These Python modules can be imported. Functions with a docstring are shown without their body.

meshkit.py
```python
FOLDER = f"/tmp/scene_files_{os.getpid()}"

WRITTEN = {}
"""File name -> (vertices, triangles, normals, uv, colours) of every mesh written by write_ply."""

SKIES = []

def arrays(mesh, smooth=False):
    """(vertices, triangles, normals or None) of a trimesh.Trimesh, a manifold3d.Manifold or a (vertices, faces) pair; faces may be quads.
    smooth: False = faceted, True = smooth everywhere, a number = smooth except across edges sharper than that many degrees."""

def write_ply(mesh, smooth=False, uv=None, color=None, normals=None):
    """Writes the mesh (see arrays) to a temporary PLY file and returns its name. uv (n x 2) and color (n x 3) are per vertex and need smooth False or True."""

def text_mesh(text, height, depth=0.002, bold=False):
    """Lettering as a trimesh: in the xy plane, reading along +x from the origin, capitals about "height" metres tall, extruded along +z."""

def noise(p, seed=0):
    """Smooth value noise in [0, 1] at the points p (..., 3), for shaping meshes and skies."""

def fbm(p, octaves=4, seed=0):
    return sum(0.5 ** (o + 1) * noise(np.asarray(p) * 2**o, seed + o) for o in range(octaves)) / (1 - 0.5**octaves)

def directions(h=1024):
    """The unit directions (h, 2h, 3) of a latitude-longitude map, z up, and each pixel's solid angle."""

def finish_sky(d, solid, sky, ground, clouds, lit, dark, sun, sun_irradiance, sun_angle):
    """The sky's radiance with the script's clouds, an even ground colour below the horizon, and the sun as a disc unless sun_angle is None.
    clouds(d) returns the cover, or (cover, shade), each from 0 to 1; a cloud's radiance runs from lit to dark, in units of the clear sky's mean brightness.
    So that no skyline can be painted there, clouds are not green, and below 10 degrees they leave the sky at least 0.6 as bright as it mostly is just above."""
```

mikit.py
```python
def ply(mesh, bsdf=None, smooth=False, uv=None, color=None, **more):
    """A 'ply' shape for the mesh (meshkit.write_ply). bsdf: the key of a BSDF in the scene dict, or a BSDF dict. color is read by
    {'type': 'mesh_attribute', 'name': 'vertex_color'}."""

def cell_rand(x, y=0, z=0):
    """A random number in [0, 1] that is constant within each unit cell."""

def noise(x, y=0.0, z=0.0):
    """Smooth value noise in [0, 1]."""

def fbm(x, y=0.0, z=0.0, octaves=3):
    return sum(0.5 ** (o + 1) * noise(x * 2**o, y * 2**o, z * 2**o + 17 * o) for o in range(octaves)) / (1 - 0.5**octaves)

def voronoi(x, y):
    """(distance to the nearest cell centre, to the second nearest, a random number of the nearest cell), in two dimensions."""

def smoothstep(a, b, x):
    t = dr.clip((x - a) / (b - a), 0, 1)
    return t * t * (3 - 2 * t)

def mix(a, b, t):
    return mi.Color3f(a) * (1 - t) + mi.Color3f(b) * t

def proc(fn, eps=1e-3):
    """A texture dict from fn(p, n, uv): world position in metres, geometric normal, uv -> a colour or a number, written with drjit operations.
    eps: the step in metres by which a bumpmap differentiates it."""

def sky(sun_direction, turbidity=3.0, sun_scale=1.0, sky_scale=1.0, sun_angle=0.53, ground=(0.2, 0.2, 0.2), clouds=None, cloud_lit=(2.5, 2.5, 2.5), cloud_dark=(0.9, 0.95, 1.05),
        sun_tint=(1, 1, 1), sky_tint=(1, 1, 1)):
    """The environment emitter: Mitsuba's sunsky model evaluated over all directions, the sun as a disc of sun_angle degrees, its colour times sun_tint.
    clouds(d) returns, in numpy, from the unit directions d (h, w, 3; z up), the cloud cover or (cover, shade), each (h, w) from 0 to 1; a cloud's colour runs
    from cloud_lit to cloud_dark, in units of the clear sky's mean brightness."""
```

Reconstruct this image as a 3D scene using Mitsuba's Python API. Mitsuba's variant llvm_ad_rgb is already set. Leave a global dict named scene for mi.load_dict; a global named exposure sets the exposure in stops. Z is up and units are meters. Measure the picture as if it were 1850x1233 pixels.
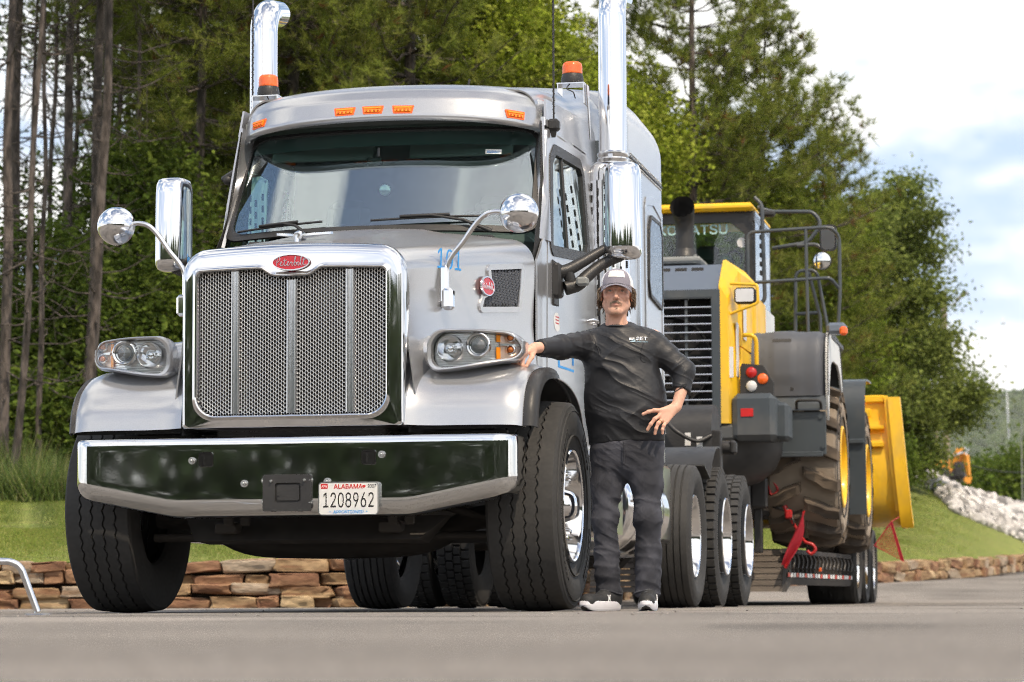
import math, random
import numpy as np, trimesh, manifold3d as m3, shapely.geometry as sg, shapely.affinity as sa
import drjit as dr, mitsuba as mi, mikit, meshkit
from mikit import proc, noise, fbm, voronoi, cell_rand, smoothstep, mix

scene, labels = {}, {}
T = mi.ScalarTransform4f
RNG = np.random.default_rng(7)
random.seed(7)

# ---------------------------------------------------------------- camera
CAM = np.array([3.88, -14.46, 0.055])
_y, _p, _r = np.radians([11.385, 5.368, -0.245])
_fh = np.array([-math.sin(_y), math.cos(_y), 0]); _rt = np.array([math.cos(_y), math.sin(_y), 0]); _up = np.array([0, 0, 1.0])
FWD = _fh * math.cos(_p) + _up * math.sin(_p)
UPV = -_rt * math.sin(_r) + (-_fh * math.sin(_p) + _up * math.cos(_p)) * math.cos(_r)
scene['camera'] = {'type': 'thinlens', 'fov': 20.965, 'fov_axis': 'x', 'near_clip': 0.05, 'far_clip': 6000.0,
                   'aperture_radius': 0.009, 'focus_distance': 14.3,
                   'to_world': T().look_at(origin=CAM.tolist(), target=(CAM + FWD).tolist(), up=UPV.tolist())}
# ---------------------------------------------------------------- light
exposure = 1.5
def clouds(d):
    p = np.stack([d[..., 0] / (d[..., 2] + .30), d[..., 1] / (d[..., 2] + .30), d[..., 2] * 0 + 1.7], -1)
    a = meshkit.fbm(p * 2.6 + np.array([9.985, 36.970, 0]), 6, 5)
    b = meshkit.fbm(p * 9.0 + np.array([1.3, 2.1, 4]), 5, 11)
    c = np.clip((a * .60 + b * .40 - .46) / .10, 0, 1)
    return c * c * (3 - 2 * c) * .97, np.clip((b - .5) * 1.6, 0, .6)
SUN = np.array([0.42, -0.64, 0.98])
scene['sky'] = mikit.sky(SUN.tolist(), turbidity=5.5, sun_scale=.85, sky_scale=2.0, clouds=clouds, cloud_lit=(2.05, 2.02, 1.95), cloud_dark=(1.5, 1.5, 1.5), sky_tint=(1.22, 1.08, .95))

# ---------------------------------------------------------------- entry helpers
def add(key, mesh, mat, smooth=32, **kw):
    """one entry of the scene under a key that is not yet taken"""
    k, i = key, 0
    while k in scene or k in labels and key.count('__') == 0 and k != key:
        i += 1; k = '%s_%03d' % (key, i)
    scene[k] = mikit.ply(mesh, mat, smooth, **kw)
    return k
USED = {}
def thing(name, label=None, cat=None, group=None, kind=None):
    n = USED.get(name, 0); USED[name] = n + 1
    k = name if n == 0 else '%s_%03d' % (name, n)
    d = {}
    if label: d['label'] = label
    if cat: d['category'] = cat
    if group: d['group'] = group
    if kind: d['kind'] = kind
    if d: labels[k] = d
    return k
def sub(parent, name, label=None):
    """a numbered key below parent (for parts that have pieces of their own)"""
    full = parent + '__' + name
    n = USED.get(full, 0); USED[full] = n + 1
    k = full if n == 0 else '%s_%03d' % (full, n)
    if label: labels[k] = {'label': label}
    return k
def part(parent, name, mesh, mat, smooth=32, label=None, **kw):
    k = sub(parent, name, label)
    scene[k] = mikit.ply(mesh, mat, smooth, **kw)
    return k

# ---------------------------------------------------------------- mesh helpers
A = np.array
def mesh(v, f): return trimesh.Trimesh(np.asarray(v, float), np.asarray(f, int), process=False)
def cat(*ms):
    ms = [m for m in (ms[0] if len(ms) == 1 and isinstance(ms[0], (list, tuple)) else ms)]
    return trimesh.util.concatenate(ms)
def hull(p): return trimesh.convex.convex_hull(np.asarray(p, float))
def box(c, s, b=0.0, rot=None):
    """box with centre c, size s, chamfer b"""
    h = np.array(s, float) / 2
    pts = []
    for sx in (-1, 1):
        for sy in (-1, 1):
            for sz in (-1, 1):
                k = np.array([sx, sy, sz])
                if b <= 0: pts.append(k * h)
                else:
                    for a in range(3):
                        q = h - b; q = q.copy(); q[a] = h[a]; pts.append(k * q)
    m = hull(pts)
    if rot is not None: m.apply_transform(rotm(*rot))
    m.apply_translation(c)
    return m
def box2(a, b, ch=0.0): return box((A(a) + A(b)) / 2, np.abs(A(b) - A(a)), ch)
def rotm(ax, deg): return trimesh.transformations.rotation_matrix(math.radians(deg), ax)
def moved(m, t=(0, 0, 0), rot=None, s=None):
    m = m.copy()
    if s is not None: m.apply_scale(s)
    if rot is not None:
        for r in (rot if isinstance(rot, list) else [rot]): m.apply_transform(rotm(*r))
    m.apply_translation(t); return m
def mirx(m):
    v = np.array(m.vertices); v[:, 0] *= -1
    return mesh(v, np.array(m.faces)[:, ::-1])
def smooth_path(p, k=8):
    p = np.asarray(p, float); q = np.vstack([2 * p[0] - p[1], p, 2 * p[-1] - p[-2]]); out = []
    for i in range(len(p) - 1):
        a, b, c, d = q[i:i + 4]
        for t in np.linspace(0, 1, k, endpoint=False):
            out.append(.5 * (2 * b + (c - a) * t + (2 * a - 5 * b + 4 * c - d) * t * t + (3 * b - a - 3 * c + d) * t ** 3))
    return np.array(out + [p[-1]])
def bend_path(p, r, k=5):
    """polyline with its corners rounded"""
    p = [A(x, dtype=float) for x in p]; out = [p[0]]
    for i in range(1, len(p) - 1):
        a, b, c = p[i - 1:i + 2]; u, v = a - b, c - b; lu, lv = np.linalg.norm(u), np.linalg.norm(v)
        t = min(r, lu * .49, lv * .49); s, e = b + u / lu * t, b + v / lv * t
        for w in np.linspace(0, 1, k): out.append((1 - w) ** 2 * s + 2 * w * (1 - w) * b + w * w * e)
    return np.array(out + [p[-1]])
def frames(p):
    t = np.gradient(p, axis=0); t /= np.linalg.norm(t, axis=1, keepdims=True) + 1e-12
    a = np.cross(t[0], [0, 0, 1.0] if abs(t[0][2]) < .9 else [1.0, 0, 0]); a /= np.linalg.norm(a); out = []
    for i in range(len(p)):
        a = a - t[i] * (a @ t[i]); a /= np.linalg.norm(a); out.append((t[i], a, np.cross(t[i], a)))
    return out
def tube(p, r, n=10, caps=True, flat=1.0):
    p = np.asarray(p, float); r = np.broadcast_to(np.asarray(r, float), (len(p),)); fr = frames(p)
    ang = np.arange(n) * 2 * np.pi / n
    v = np.vstack([p[i] + r[i] * (np.cos(ang)[:, None] * fr[i][1] + np.sin(ang)[:, None] * fr[i][2] * flat) for i in range(len(p))])
    return rings_mesh(v.reshape(len(p), n, 3), caps, caps)
def rings_mesh(R, cap0=True, cap1=True, closed=True):
    R = np.asarray(R, float); m, n = R.shape[:2]; f = []
    J = np.arange(n if closed else n - 1); K = (J + 1) % n
    for i in range(m - 1):
        a, b = i * n, (i + 1) * n
        f.append(np.stack([a + J, a + K, b + K], 1)); f.append(np.stack([a + J, b + K, b + J], 1))
    v = [R.reshape(-1, 3)]; nv = m * n
    for on, i in ((cap0, 0), (cap1, m - 1)):
        if on:
            v.append(np.vstack([R[i], R[i].mean(0)[None]])); a = nv; c = nv + n
            q = np.stack([a + K, a + J, np.full(len(J), c)], 1)
            f.append(q if i == 0 else q[:, ::-1]); nv += n + 1
    return mesh(np.vstack(v), np.vstack(f))
def sheet(P):
    return rings_mesh(P, False, False, closed=False)
def slab(P, t):
    """a sheet (m,n,3) given thickness t (along its normals)"""
    P = np.asarray(P, float); m, n = P.shape[:2]
    du, dv = np.gradient(P, axis=0), np.gradient(P, axis=1)
    N = np.cross(du, dv); N /= np.linalg.norm(N, axis=2, keepdims=True) + 1e-12
    Q = P + N * t
    a, b = sheet(P), sheet(Q); b.invert()
    rim = []
    for s in (np.s_[0, :], np.s_[-1, :], np.s_[:, 0], np.s_[:, -1]): rim.append(sheet(np.stack([P[s], Q[s]])))
    return cat([a, b] + rim)
def lathe(prof, n=48, axis='x', caps=False):
    """profile [(radius, position along the axis)]"""
    prof = np.asarray(prof, float); ang = np.arange(n) * 2 * np.pi / n
    r, h = prof[:, 0][:, None], prof[:, 1][:, None] + 0 * ang
    c, s = r * np.cos(ang), r * np.sin(ang)
    R = np.stack({'x': (h, c, s), 'y': (s, h, c), 'z': (c, s, h)}[axis], -1)
    return rings_mesh(R, caps, caps)
def cyl(a, b, r, n=20, bev=0.0):
    a, b = A(a, dtype=float), A(b, dtype=float); d = b - a; L = np.linalg.norm(d); d = d / L
    if bev: return tube(np.array([a, a + d * 1e-4, a + d * bev, b - d * bev, b - d * 1e-4, b]), [r - bev, r - bev, r, r, r - bev, r - bev], n)
    return tube(np.array([a, b]), r, n)
def ball(c, r, n=3):
    m = trimesh.creation.icosphere(n); m.apply_scale(r); m.apply_translation(c); return m
def poly(pts): return sg.Polygon(pts)
def rrect(x0, y0, x1, y1, r, k=6): return sg.box(x0 + r, y0 + r, x1 - r, y1 - r).buffer(r, quad_segs=k)
def ext(pg, depth, plane='xz', at=0.0):
    """polygon extruded: plane 'xz' grows along +y, 'yz' along +x, 'xy' along +z, starting at 'at'"""
    gs = [g for g in getattr(pg, 'geoms', [pg]) if g.geom_type == 'Polygon' and g.area > 1e-9]
    m = cat([trimesh.creation.extrude_polygon(g, depth, engine='earcut') for g in gs])
    v = np.array(m.vertices)
    if plane == 'xz': m = mesh(np.stack([v[:, 0], v[:, 2] + at, v[:, 1]], 1), np.array(m.faces)[:, ::-1])
    elif plane == 'yz': m = mesh(np.stack([v[:, 2] + at, v[:, 0], v[:, 1]], 1), np.array(m.faces))
    else: m = mesh(v + [0, 0, at], np.array(m.faces))
    return m
def text(s, h, depth, o, ux, uz, bold=False, center=True, width=None):
    """lettering standing at o, reading along ux, with its up along uz"""
    m = meshkit.text_mesh(s, h, depth, bold); v = np.array(m.vertices)
    x0, x1 = v[:, 0].min(), v[:, 0].max()
    if width: v[:, 0] = (v[:, 0] - x0) * width / (x1 - x0); x0, x1 = 0, width
    if center: v[:, 0] -= (x0 + x1) / 2; v[:, 1] -= h / 2
    ux, uz = A(ux, dtype=float), A(uz, dtype=float); ux /= np.linalg.norm(ux); uz -= ux * (ux @ uz); uz /= np.linalg.norm(uz)
    un = np.cross(ux, uz)
    return mesh(A(o) + v[:, :1] * ux + v[:, 1:2] * uz + v[:, 2:] * un, m.faces)
def sm(m, angle=40): return m
def lerp(a, b, t): return a + (b - a) * t
def sstep(a, b, x):
    t = np.clip((np.asarray(x, float) - a) / (b - a), 0, 1); return t * t * (3 - 2 * t)

# ---------------------------------------------------------------- materials
def rgb(*c): return {'type': 'rgb', 'value': list(map(float, c if len(c) > 1 else c * 3))}
def val(c): return c if isinstance(c, dict) else rgb(*(c if hasattr(c, '__len__') else (c,)))
def mat(name, color, rough=.5, metal=0.0, spec=.5, coat=0.0, bump=None, bscale=1.0, **kw):
    d = {'type': 'principled', 'base_color': val(color), 'roughness': rough, 'metallic': metal}
    if metal == 0: d['specular'] = spec
    if coat: d['clearcoat'] = coat; d['clearcoat_gloss'] = kw.pop('gloss', .97)
    d.update(kw)
    if bump is not None: d = {'type': 'bumpmap', 'arbitrary': bump, 'scale': bscale, 'bsdf': d}
    scene[name] = {'type': 'twosided', 'bsdf': d}
def leafmat(name, trans=.75, rough=.5):
    scene[name] = {'type': 'principledthin', 'base_color': {'type': 'mesh_attribute', 'name': 'vertex_color'}, 'roughness': rough, 'diff_trans': trans, 'spec_trans': 0.0, 'eta': 1.4}
VC = {'type': 'mesh_attribute', 'name': 'vertex_color'}

def _dust(p, n, uv):
    return smoothstep(.45, .75, fbm(p.x * 9, p.y * 9, p.z * 9, 4))
def f_paint(p, n, uv):
    k = noise(p.x * 900, p.y * 900, p.z * 900)
    return mix((.44, .447, .462), (.55, .557, .572), k)
mat('paint_silver', proc(f_paint), .22, .75, coat=1.0, gloss=.985)
def r_chrome(p, n, uv):
    s = smoothstep(.5, .8, fbm(p.x * 14, p.y * 14, p.z * 5, 4))
    d = smoothstep(.80, .86, noise(p.x * 260, p.y * 260, p.z * 260))
    return .02 + .03 * s + .06 * d * smoothstep(.4, .7, noise(p.x * 3, p.y * 3, p.z * 3 + 5))
mat('chrome', (.80, .80, .81), proc(r_chrome), 1.0)
mat('chrome_clean', (.84, .84, .85), .035, 1.0)
def f_bumper(p, n, uv):
    d = smoothstep(.66, .74, noise(p.x * 130, p.y * 130, p.z * 130)) * smoothstep(.35, .7, fbm(p.x * 4, p.y * 4, p.z * 4))
    sc = smoothstep(.93, .97, noise(p.x * 330, p.y * 50, p.z * 14)) * .6
    return mix((.76, .77, .77), (.60, .59, .57), dr.minimum(d + sc, 1) * .7)
def r_bumper(p, n, uv):
    d = smoothstep(.62, .74, noise(p.x * 130, p.y * 130, p.z * 130)) * smoothstep(.35, .7, fbm(p.x * 4, p.y * 4, p.z * 4))
    return .022 + .05 * d + .025 * fbm(p.x * 8, p.y * 8, p.z * 20)
mat('chrome_bumper', proc(f_bumper), proc(r_bumper), 1.0)
mat('alu', (.80, .80, .81), .16, 1.0)
mat('alu_polish', (.86, .86, .87), .07, 1.0)
mat('screen_metal', (.66, .66, .645), .30, 1.0)
mat('steel_bolt', (.62, .62, .60), .28, 1.0)
mat('black_plastic', proc(lambda p, n, uv: mix((.018, .018, .019), (.038, .037, .036), fbm(p.x * 11, p.y * 11, p.z * 11, 4))), .45)
mat('black_gloss', .012, .16)
mat('black_matte', .016, .8)
mat('dark_inside', .012, .9)
def f_frame(p, n, uv):
    return mix((.020, .019, .018), (.055, .048, .042), fbm(p.x * 7, p.y * 7, p.z * 7, 4))
mat('frame_black', proc(f_frame), .7)
def f_rubber(p, n, uv):
    k = fbm(p.x * 6, p.y * 6, p.z * 6, 4); s = noise(p.x * 70, p.y * 70, p.z * 70)
    return mix((.026, .026, .0265), (.058, .057, .055), k * .7 + s * .3)
mat('rubber', proc(f_rubber), .72, spec=.35)
def f_mud(p, n, uv):
    k = fbm(p.x * 5, p.y * 5, p.z * 5, 4)
    return mix((.060, .050, .042), (.14, .11, .082), smoothstep(.3, .7, k))
mat('rubber_muddy', proc(f_mud), .85, spec=.2)
mat('interior', (.065, .07, .07), .7)
mat('interior_light', (.22, .23, .225), .7)
mat('red_badge', (.50, .012, .03), .18, coat=1.0)
mat('red_paint', (.42, .02, .02), .35)
mat('white_print', .78, .5)
mat('blue_print', (.03, .28, .68), .45)
mat('black_print', .012, .5)
mat('red_print', (.55, .03, .03), .45)
mat('orange_print', (.75, .22, .03), .45)
mat('plate_white', (.70, .70, .68), .4)
mat('amber_lens', (.95, .30, .01), .12, spec=.6, coat=.6)
mat('orange_lens', (.85, .13, .01), .10, spec=.6, coat=.8)
mat('red_lens', (.45, .01, .01), .12, coat=.6)
mat('clear_lens_white', (.62, .63, .64), .08, coat=.6)
def f_yellow(p, n, uv): return mix((.82, .49, .012), (.54, .36, .07), .55 * smoothstep(.48, .8, fbm(p.x * 5, p.y * 5, p.z * 2.2, 5)))
mat('yellow_paint', proc(f_yellow), proc(lambda p, n, uv: .26 + .3 * fbm(p.x * 6, p.y * 6, p.z * 3, 3)), coat=.4)
mat('charcoal_paint', proc(lambda p, n, uv: mix((.050, .062, .072), (.12, .115, .105), .5 * smoothstep(.5, .85, fbm(p.x * 5, p.y * 5, p.z * 2.5, 5)))), .36, coat=.35)
def f_greyplast(p, n, uv): return mix((.066, .074, .092), (.095, .105, .125), fbm(p.x * 5, p.y * 5, p.z * 5, 4))
mat('fender_grey', proc(f_greyplast), .55)
scene['pane_clear'] = {'type': 'thindielectric', 'int_ior': 1.5, 'specular_transmittance': rgb(.93, .95, .95)}
scene['pane_tinted'] = {'type': 'thindielectric', 'int_ior': 2.9, 'specular_reflectance': rgb(.88, .98, 1.0), 'specular_transmittance': rgb(.60, .82, .76)}
scene['pane_green'] = {'type': 'thindielectric', 'int_ior': 1.5, 'specular_transmittance': rgb(.40, .66, .58)}
scene['pane_dark'] = {'type': 'thindielectric', 'int_ior': 1.52, 'specular_transmittance': rgb(.22, .26, .27)}
mat('mirror_glass', (.85, .87, .88), .01, 1.0)

def conform(pg, fn, depth=0.004, nx=24, ny=16):
    """a flat polygon in (u, v) laid on the surface fn(u, v, w) -> (n,3), from w = 0 to w = depth"""
    vs, fs, key = [], [], {}
    def vid(p):
        k = (round(p[0], 6), round(p[1], 6))
        if k not in key: key[k] = len(vs); vs.append(k)
        return key[k]
    x0, y0, x1, y1 = pg.bounds
    gx, gy = np.linspace(x0, x1, nx + 1), np.linspace(y0, y1, ny + 1)
    import shapely
    shapely.prepare(pg)
    for i in range(nx):
        for j in range(ny):
            c = sg.box(gx[i], gy[j], gx[i + 1], gy[j + 1])
            q = c if pg.contains(c) else pg.intersection(c)
            for g in getattr(q, 'geoms', [q]):
                if g.geom_type != 'Polygon' or g.area < 1e-10: continue
                g = sg.polygon.orient(g)
                if len(g.interiors) == 0 and len(g.exterior.coords) == 5 and g.equals(c):
                    a = [vid(p) for p in list(g.exterior.coords)[:-1]]; fs += [[a[0], a[1], a[2]], [a[0], a[2], a[3]]]; continue
                v, f = trimesh.creation.triangulate_polygon(g, engine='earcut')
                for t in f:
                    a = [vid(v[k]) for k in t]
                    if len(set(a)) == 3:
                        p, q2, r = (A(vs[k]) for k in a)
                        s = (q2[0] - p[0]) * (r[1] - p[1]) - (q2[1] - p[1]) * (r[0] - p[0])
                        fs.append(a if s > 0 else a[::-1])
    vs, fs = A(vs), A(fs)
    top = mesh(fn(vs[:, 0], vs[:, 1], depth), fs)
    if depth == 0: return top
    bot = mesh(fn(vs[:, 0], vs[:, 1], 0.0), fs[:, ::-1])
    e = np.sort(np.vstack([fs[:, [0, 1]], fs[:, [1, 2]], fs[:, [2, 0]]]), 1)
    u, cnt = np.unique(e, axis=0, return_counts=True); b = u[cnt == 1]
    n = len(vs); sv = np.vstack([top.vertices, bot.vertices])
    side = mesh(sv, np.vstack([np.stack([b[:, 0], b[:, 1], b[:, 1] + n], 1), np.stack([b[:, 0], b[:, 1] + n, b[:, 0] + n], 1)]))
    return cat([top, bot, side])
mat('glass_bead', (.10, .11, .12), .03, spec=.9, coat=1.0)
mat('glass_black', (.012, .016, .018), .03, spec=.8, coat=1.0)
def fxm(m, s): return m if s > 0 else mirx(m)
mat('white_paint', (.62, .63, .62), .4)
mat('chain_steel', (.10, .095, .09), .5, .7)
mat('red_cloth', proc(lambda p, n, uv: mix((.30, .010, .022), (.42, .02, .035), fbm(p.x * 12, p.y * 12, p.z * 12, 3))), .8)
mat('reflector_red', (.55, .02, .02), .25, coat=.5)
mat('deck_wood', proc(lambda p, n, uv: mix((.06, .05, .043), (.16, .135, .11), fbm(p.x * 3, p.y * 30, p.z * 30, 4))), .8)
mat('loader_grey', (.15, .18, .225), .28, .3, coat=.7)
mat('sign_blue', (.35, .5, .6), .5)
mat('teal_print', (.42, .62, .58), .5)
mat('eye_white', (.62, .58, .54), .12, coat=1.0)
mat('amber_dim', (.55, .16, .03), .15, coat=.6)
mat('peach_bowl', (.80, .58, .46), .25, .7)
mat('rubber_dusty', proc(lambda p, n, uv: mix((.20, .165, .13), (.33, .275, .215), fbm(p.x * 7, p.y * 7, p.z * 7, 4))), .9, spec=.2)
mat('wood_dark', (.036, .056, .022), .95, spec=.1)
mat('dash_grey', (.16, .175, .17), .6)
mat('bowl_silver', (.86, .86, .87), .35, 1.0)
mat('header_tint', (.10, .15, .145), .5)
# ================================================================ the setting
# t: metres to the right, d: metres ahead of the photographer's spot, on the ground
FH, RT = _fh[:2], _rt[:2]
def gw(t, d, z):
    t, d, z = np.broadcast_arrays(A(t, float), A(d, float), A(z, float))
    return np.stack([CAM[0] + t * RT[0] + d * FH[0], CAM[1] + t * RT[1] + d * FH[1], z], -1)
def at(px, d): return (px - 925) / 5000 * d
WT = A([(-60, 30), (-14, 27.4), (-9, 26.4), (-5, 26.0), (-1.5, 26.2), (-.2, 28), (.6, 32), (1.6, 38), (2.8, 43), (4.2, 46.5), (6.5, 50), (9.5, 57), (13, 70), (17, 88), (60, 200)])
def wall_d(t): return np.interp(t, WT[:, 0], WT[:, 1])
def road_z(d): return .022 * np.logaddexp(0, (np.asarray(d, float) - 34) / 1.5) * 1.5
def wall_h(t): return np.interp(t, [-14, -1.5, 4, 17], [.46, .46, .40, .36])
def bank_z(t, d):
    """height of the grass behind the wall"""
    t, d = np.asarray(t, float), np.asarray(d, float); dw = wall_d(t); n = np.maximum(d - dw, 0)
    N = np.interp(t, [-5, 3, 6, 9, 12, 14.5, 18], [60, 50, 46, 38, 28, 20, 8]); K = np.interp(t, [5, 9, 12, 14.5, 16, 18], [.085, .115, .150, .142, .142, .18])
    return road_z(dw) + wall_h(t) - .03 + K * np.minimum(n, N) * sstep(-.3, 1.2, n) ** .3 + .012 * np.maximum(n - N, 0) + .12 * (meshkit.fbm(np.stack([t * .25, d * .25, t * 0], -1), 3) - .5) * sstep(.5, 4, n)
def f_asph(p, n, uv):
    big = fbm(p.x * .35, p.y * .35, 0, 4); st = fbm(p.x * 2.2, p.y * 2.2, 3, 3)
    ag = voronoi(p.x * 95, p.y * 95); g = ag[2]
    c = mix((.108, .099, .090), (.200, .184, .168), smoothstep(.25, .75, big) * .6 + st * .4); c = c * (1 - .35 * smoothstep(.60, .72, fbm(p.x * .9 + 7, p.y * .9, 0, 4)))
    return c * (.72 + .56 * g) + mi.Color3f(.10) * smoothstep(.93, .99, g)
def b_asph(p, n, uv):
    a = voronoi(p.x * 95, p.y * 95)
    return (.5 - a[0]) * .6 + fbm(p.x * 14, p.y * 14, 0, 3)
mat('asphalt', proc(f_asph), .86, bump=proc(b_asph, 2e-3), bscale=.004)
ts = np.concatenate([np.linspace(-400, -30, 12), np.linspace(-26, 40, 100), np.linspace(44, 500, 14)])
ds = np.concatenate([np.linspace(-300, -10, 12), np.linspace(-6, 30, 30), np.linspace(30.5, 120, 90), np.linspace(125, 500, 12)])
Tg, Dg = np.meshgrid(ts, ds, indexing='ij')
Zr = np.where(Dg > 160, road_z(160) - (Dg - 160) * .02, road_z(Dg))
scene['asphalt_lot'] = mikit.ply(sheet(gw(Tg, Dg, np.where(Dg > wall_d(Tg) + 1.5, Zr - .6, Zr))), 'asphalt', True)
labels['asphalt_lot'] = {'label': 'grey asphalt lot in front of and under the truck', 'kind': 'structure', 'category': 'asphalt'}
# patches of repair and dark drips on the lot come with the material; grass bank
def f_soil(p, n, uv):
    a = fbm(p.x * .8, p.y * .8, p.z * .8, 4); b = fbm(p.x * 9, p.y * 9, 0, 3)
    m = smoothstep(.35, .65, fbm(p.x * 2.6, p.y * 2.6, 5, 4)); return mix(mix(mix((.060, .095, .018), (.15, .175, .034), a), (.19, .19, .06), m * .45), (.12, .105, .05), smoothstep(.52, .75, b) * .6)
mat('turf_soil', proc(f_soil), .95)
ts = np.concatenate([np.linspace(-90, -16, 20), np.linspace(-15, 20, 120), np.linspace(21, 140, 30)])
ns = np.concatenate([[0, .05, .15, .3, .6, 1.0], np.linspace(1.5, 60, 60), np.linspace(62, 220, 30)])
Tg, Ng = np.meshgrid(ts, ns, indexing='ij'); Dg = wall_d(Tg) + .16 + Ng
scene['grass_bank'] = mikit.ply(sheet(gw(Tg, Dg, bank_z(Tg, Dg))), 'turf_soil', True)
labels['grass_bank'] = {'label': 'grass bank rising behind the low stone wall', 'kind': 'structure', 'category': 'grass bank'}

# ---- dry stone wall, every stone its own piece
def f_stone(lo, hi, red):
    def fn(p, n, uv):
        a = fbm(p.x * 4, p.y * 4, p.z * 7, 4); b = fbm(p.x * 22, p.y * 22, p.z * 30, 3); l = fbm(p.x * 3 + 9, p.y * 3, p.z * 26, 3)
        c = mix(mix(lo, hi, smoothstep(.28, .72, a)), red, smoothstep(.50, .70, l) * .6)
        return c * (.66 + .62 * b)
    return fn
def b_stone(p, n, uv): return fbm(p.x * 9, p.y * 9, p.z * 16, 5)
for i, (lo, hi, red) in enumerate((((.19, .115, .058), (.38, .265, .15), (.16, .07, .035)), ((.17, .085, .048), (.31, .18, .10), (.13, .055, .032)), ((.28, .19, .10), (.46, .35, .21), (.22, .11, .055)), ((.27, .21, .15), (.40, .33, .25), (.27, .16, .09)))):
    mat('wall_stone_%d' % i, proc(f_stone(lo, hi, red)), .9, bump=proc(b_stone, 3e-3), bscale=.03)
mat('wall_backing', (.05, .035, .022), .95)
WALL = thing('stone_wall', 'low dry stone retaining wall of rough brown stones along the grass bank', 'wall')
poly_w = A([p for p in WT[1:-1]]); seg = np.linalg.norm(np.diff(poly_w, axis=0), axis=1); cum = np.concatenate([[0], np.cumsum(seg)])
def wall_pt(s):
    return np.interp(s, cum, poly_w[:, 0]), np.interp(s, cum, poly_w[:, 1])
rs = random.Random(11)
ICO = trimesh.creation.icosphere(2)
def stone(L, D, Hh, seed):
    v = np.array(ICO.vertices); q = np.sign(v) * np.abs(v) ** .42; q /= np.abs(q).max(1, keepdims=True) ** .55
    nz = meshkit.noise(v * 1.7 + seed * 7.3, seed) - .5; n2 = meshkit.noise(v * 4.1 + seed, seed + 3) - .5
    q = q * (1 + .34 * nz + .17 * n2)[:, None]
    return q * A([L / 2, D / 2, Hh / 2])
st_i = 0
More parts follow.
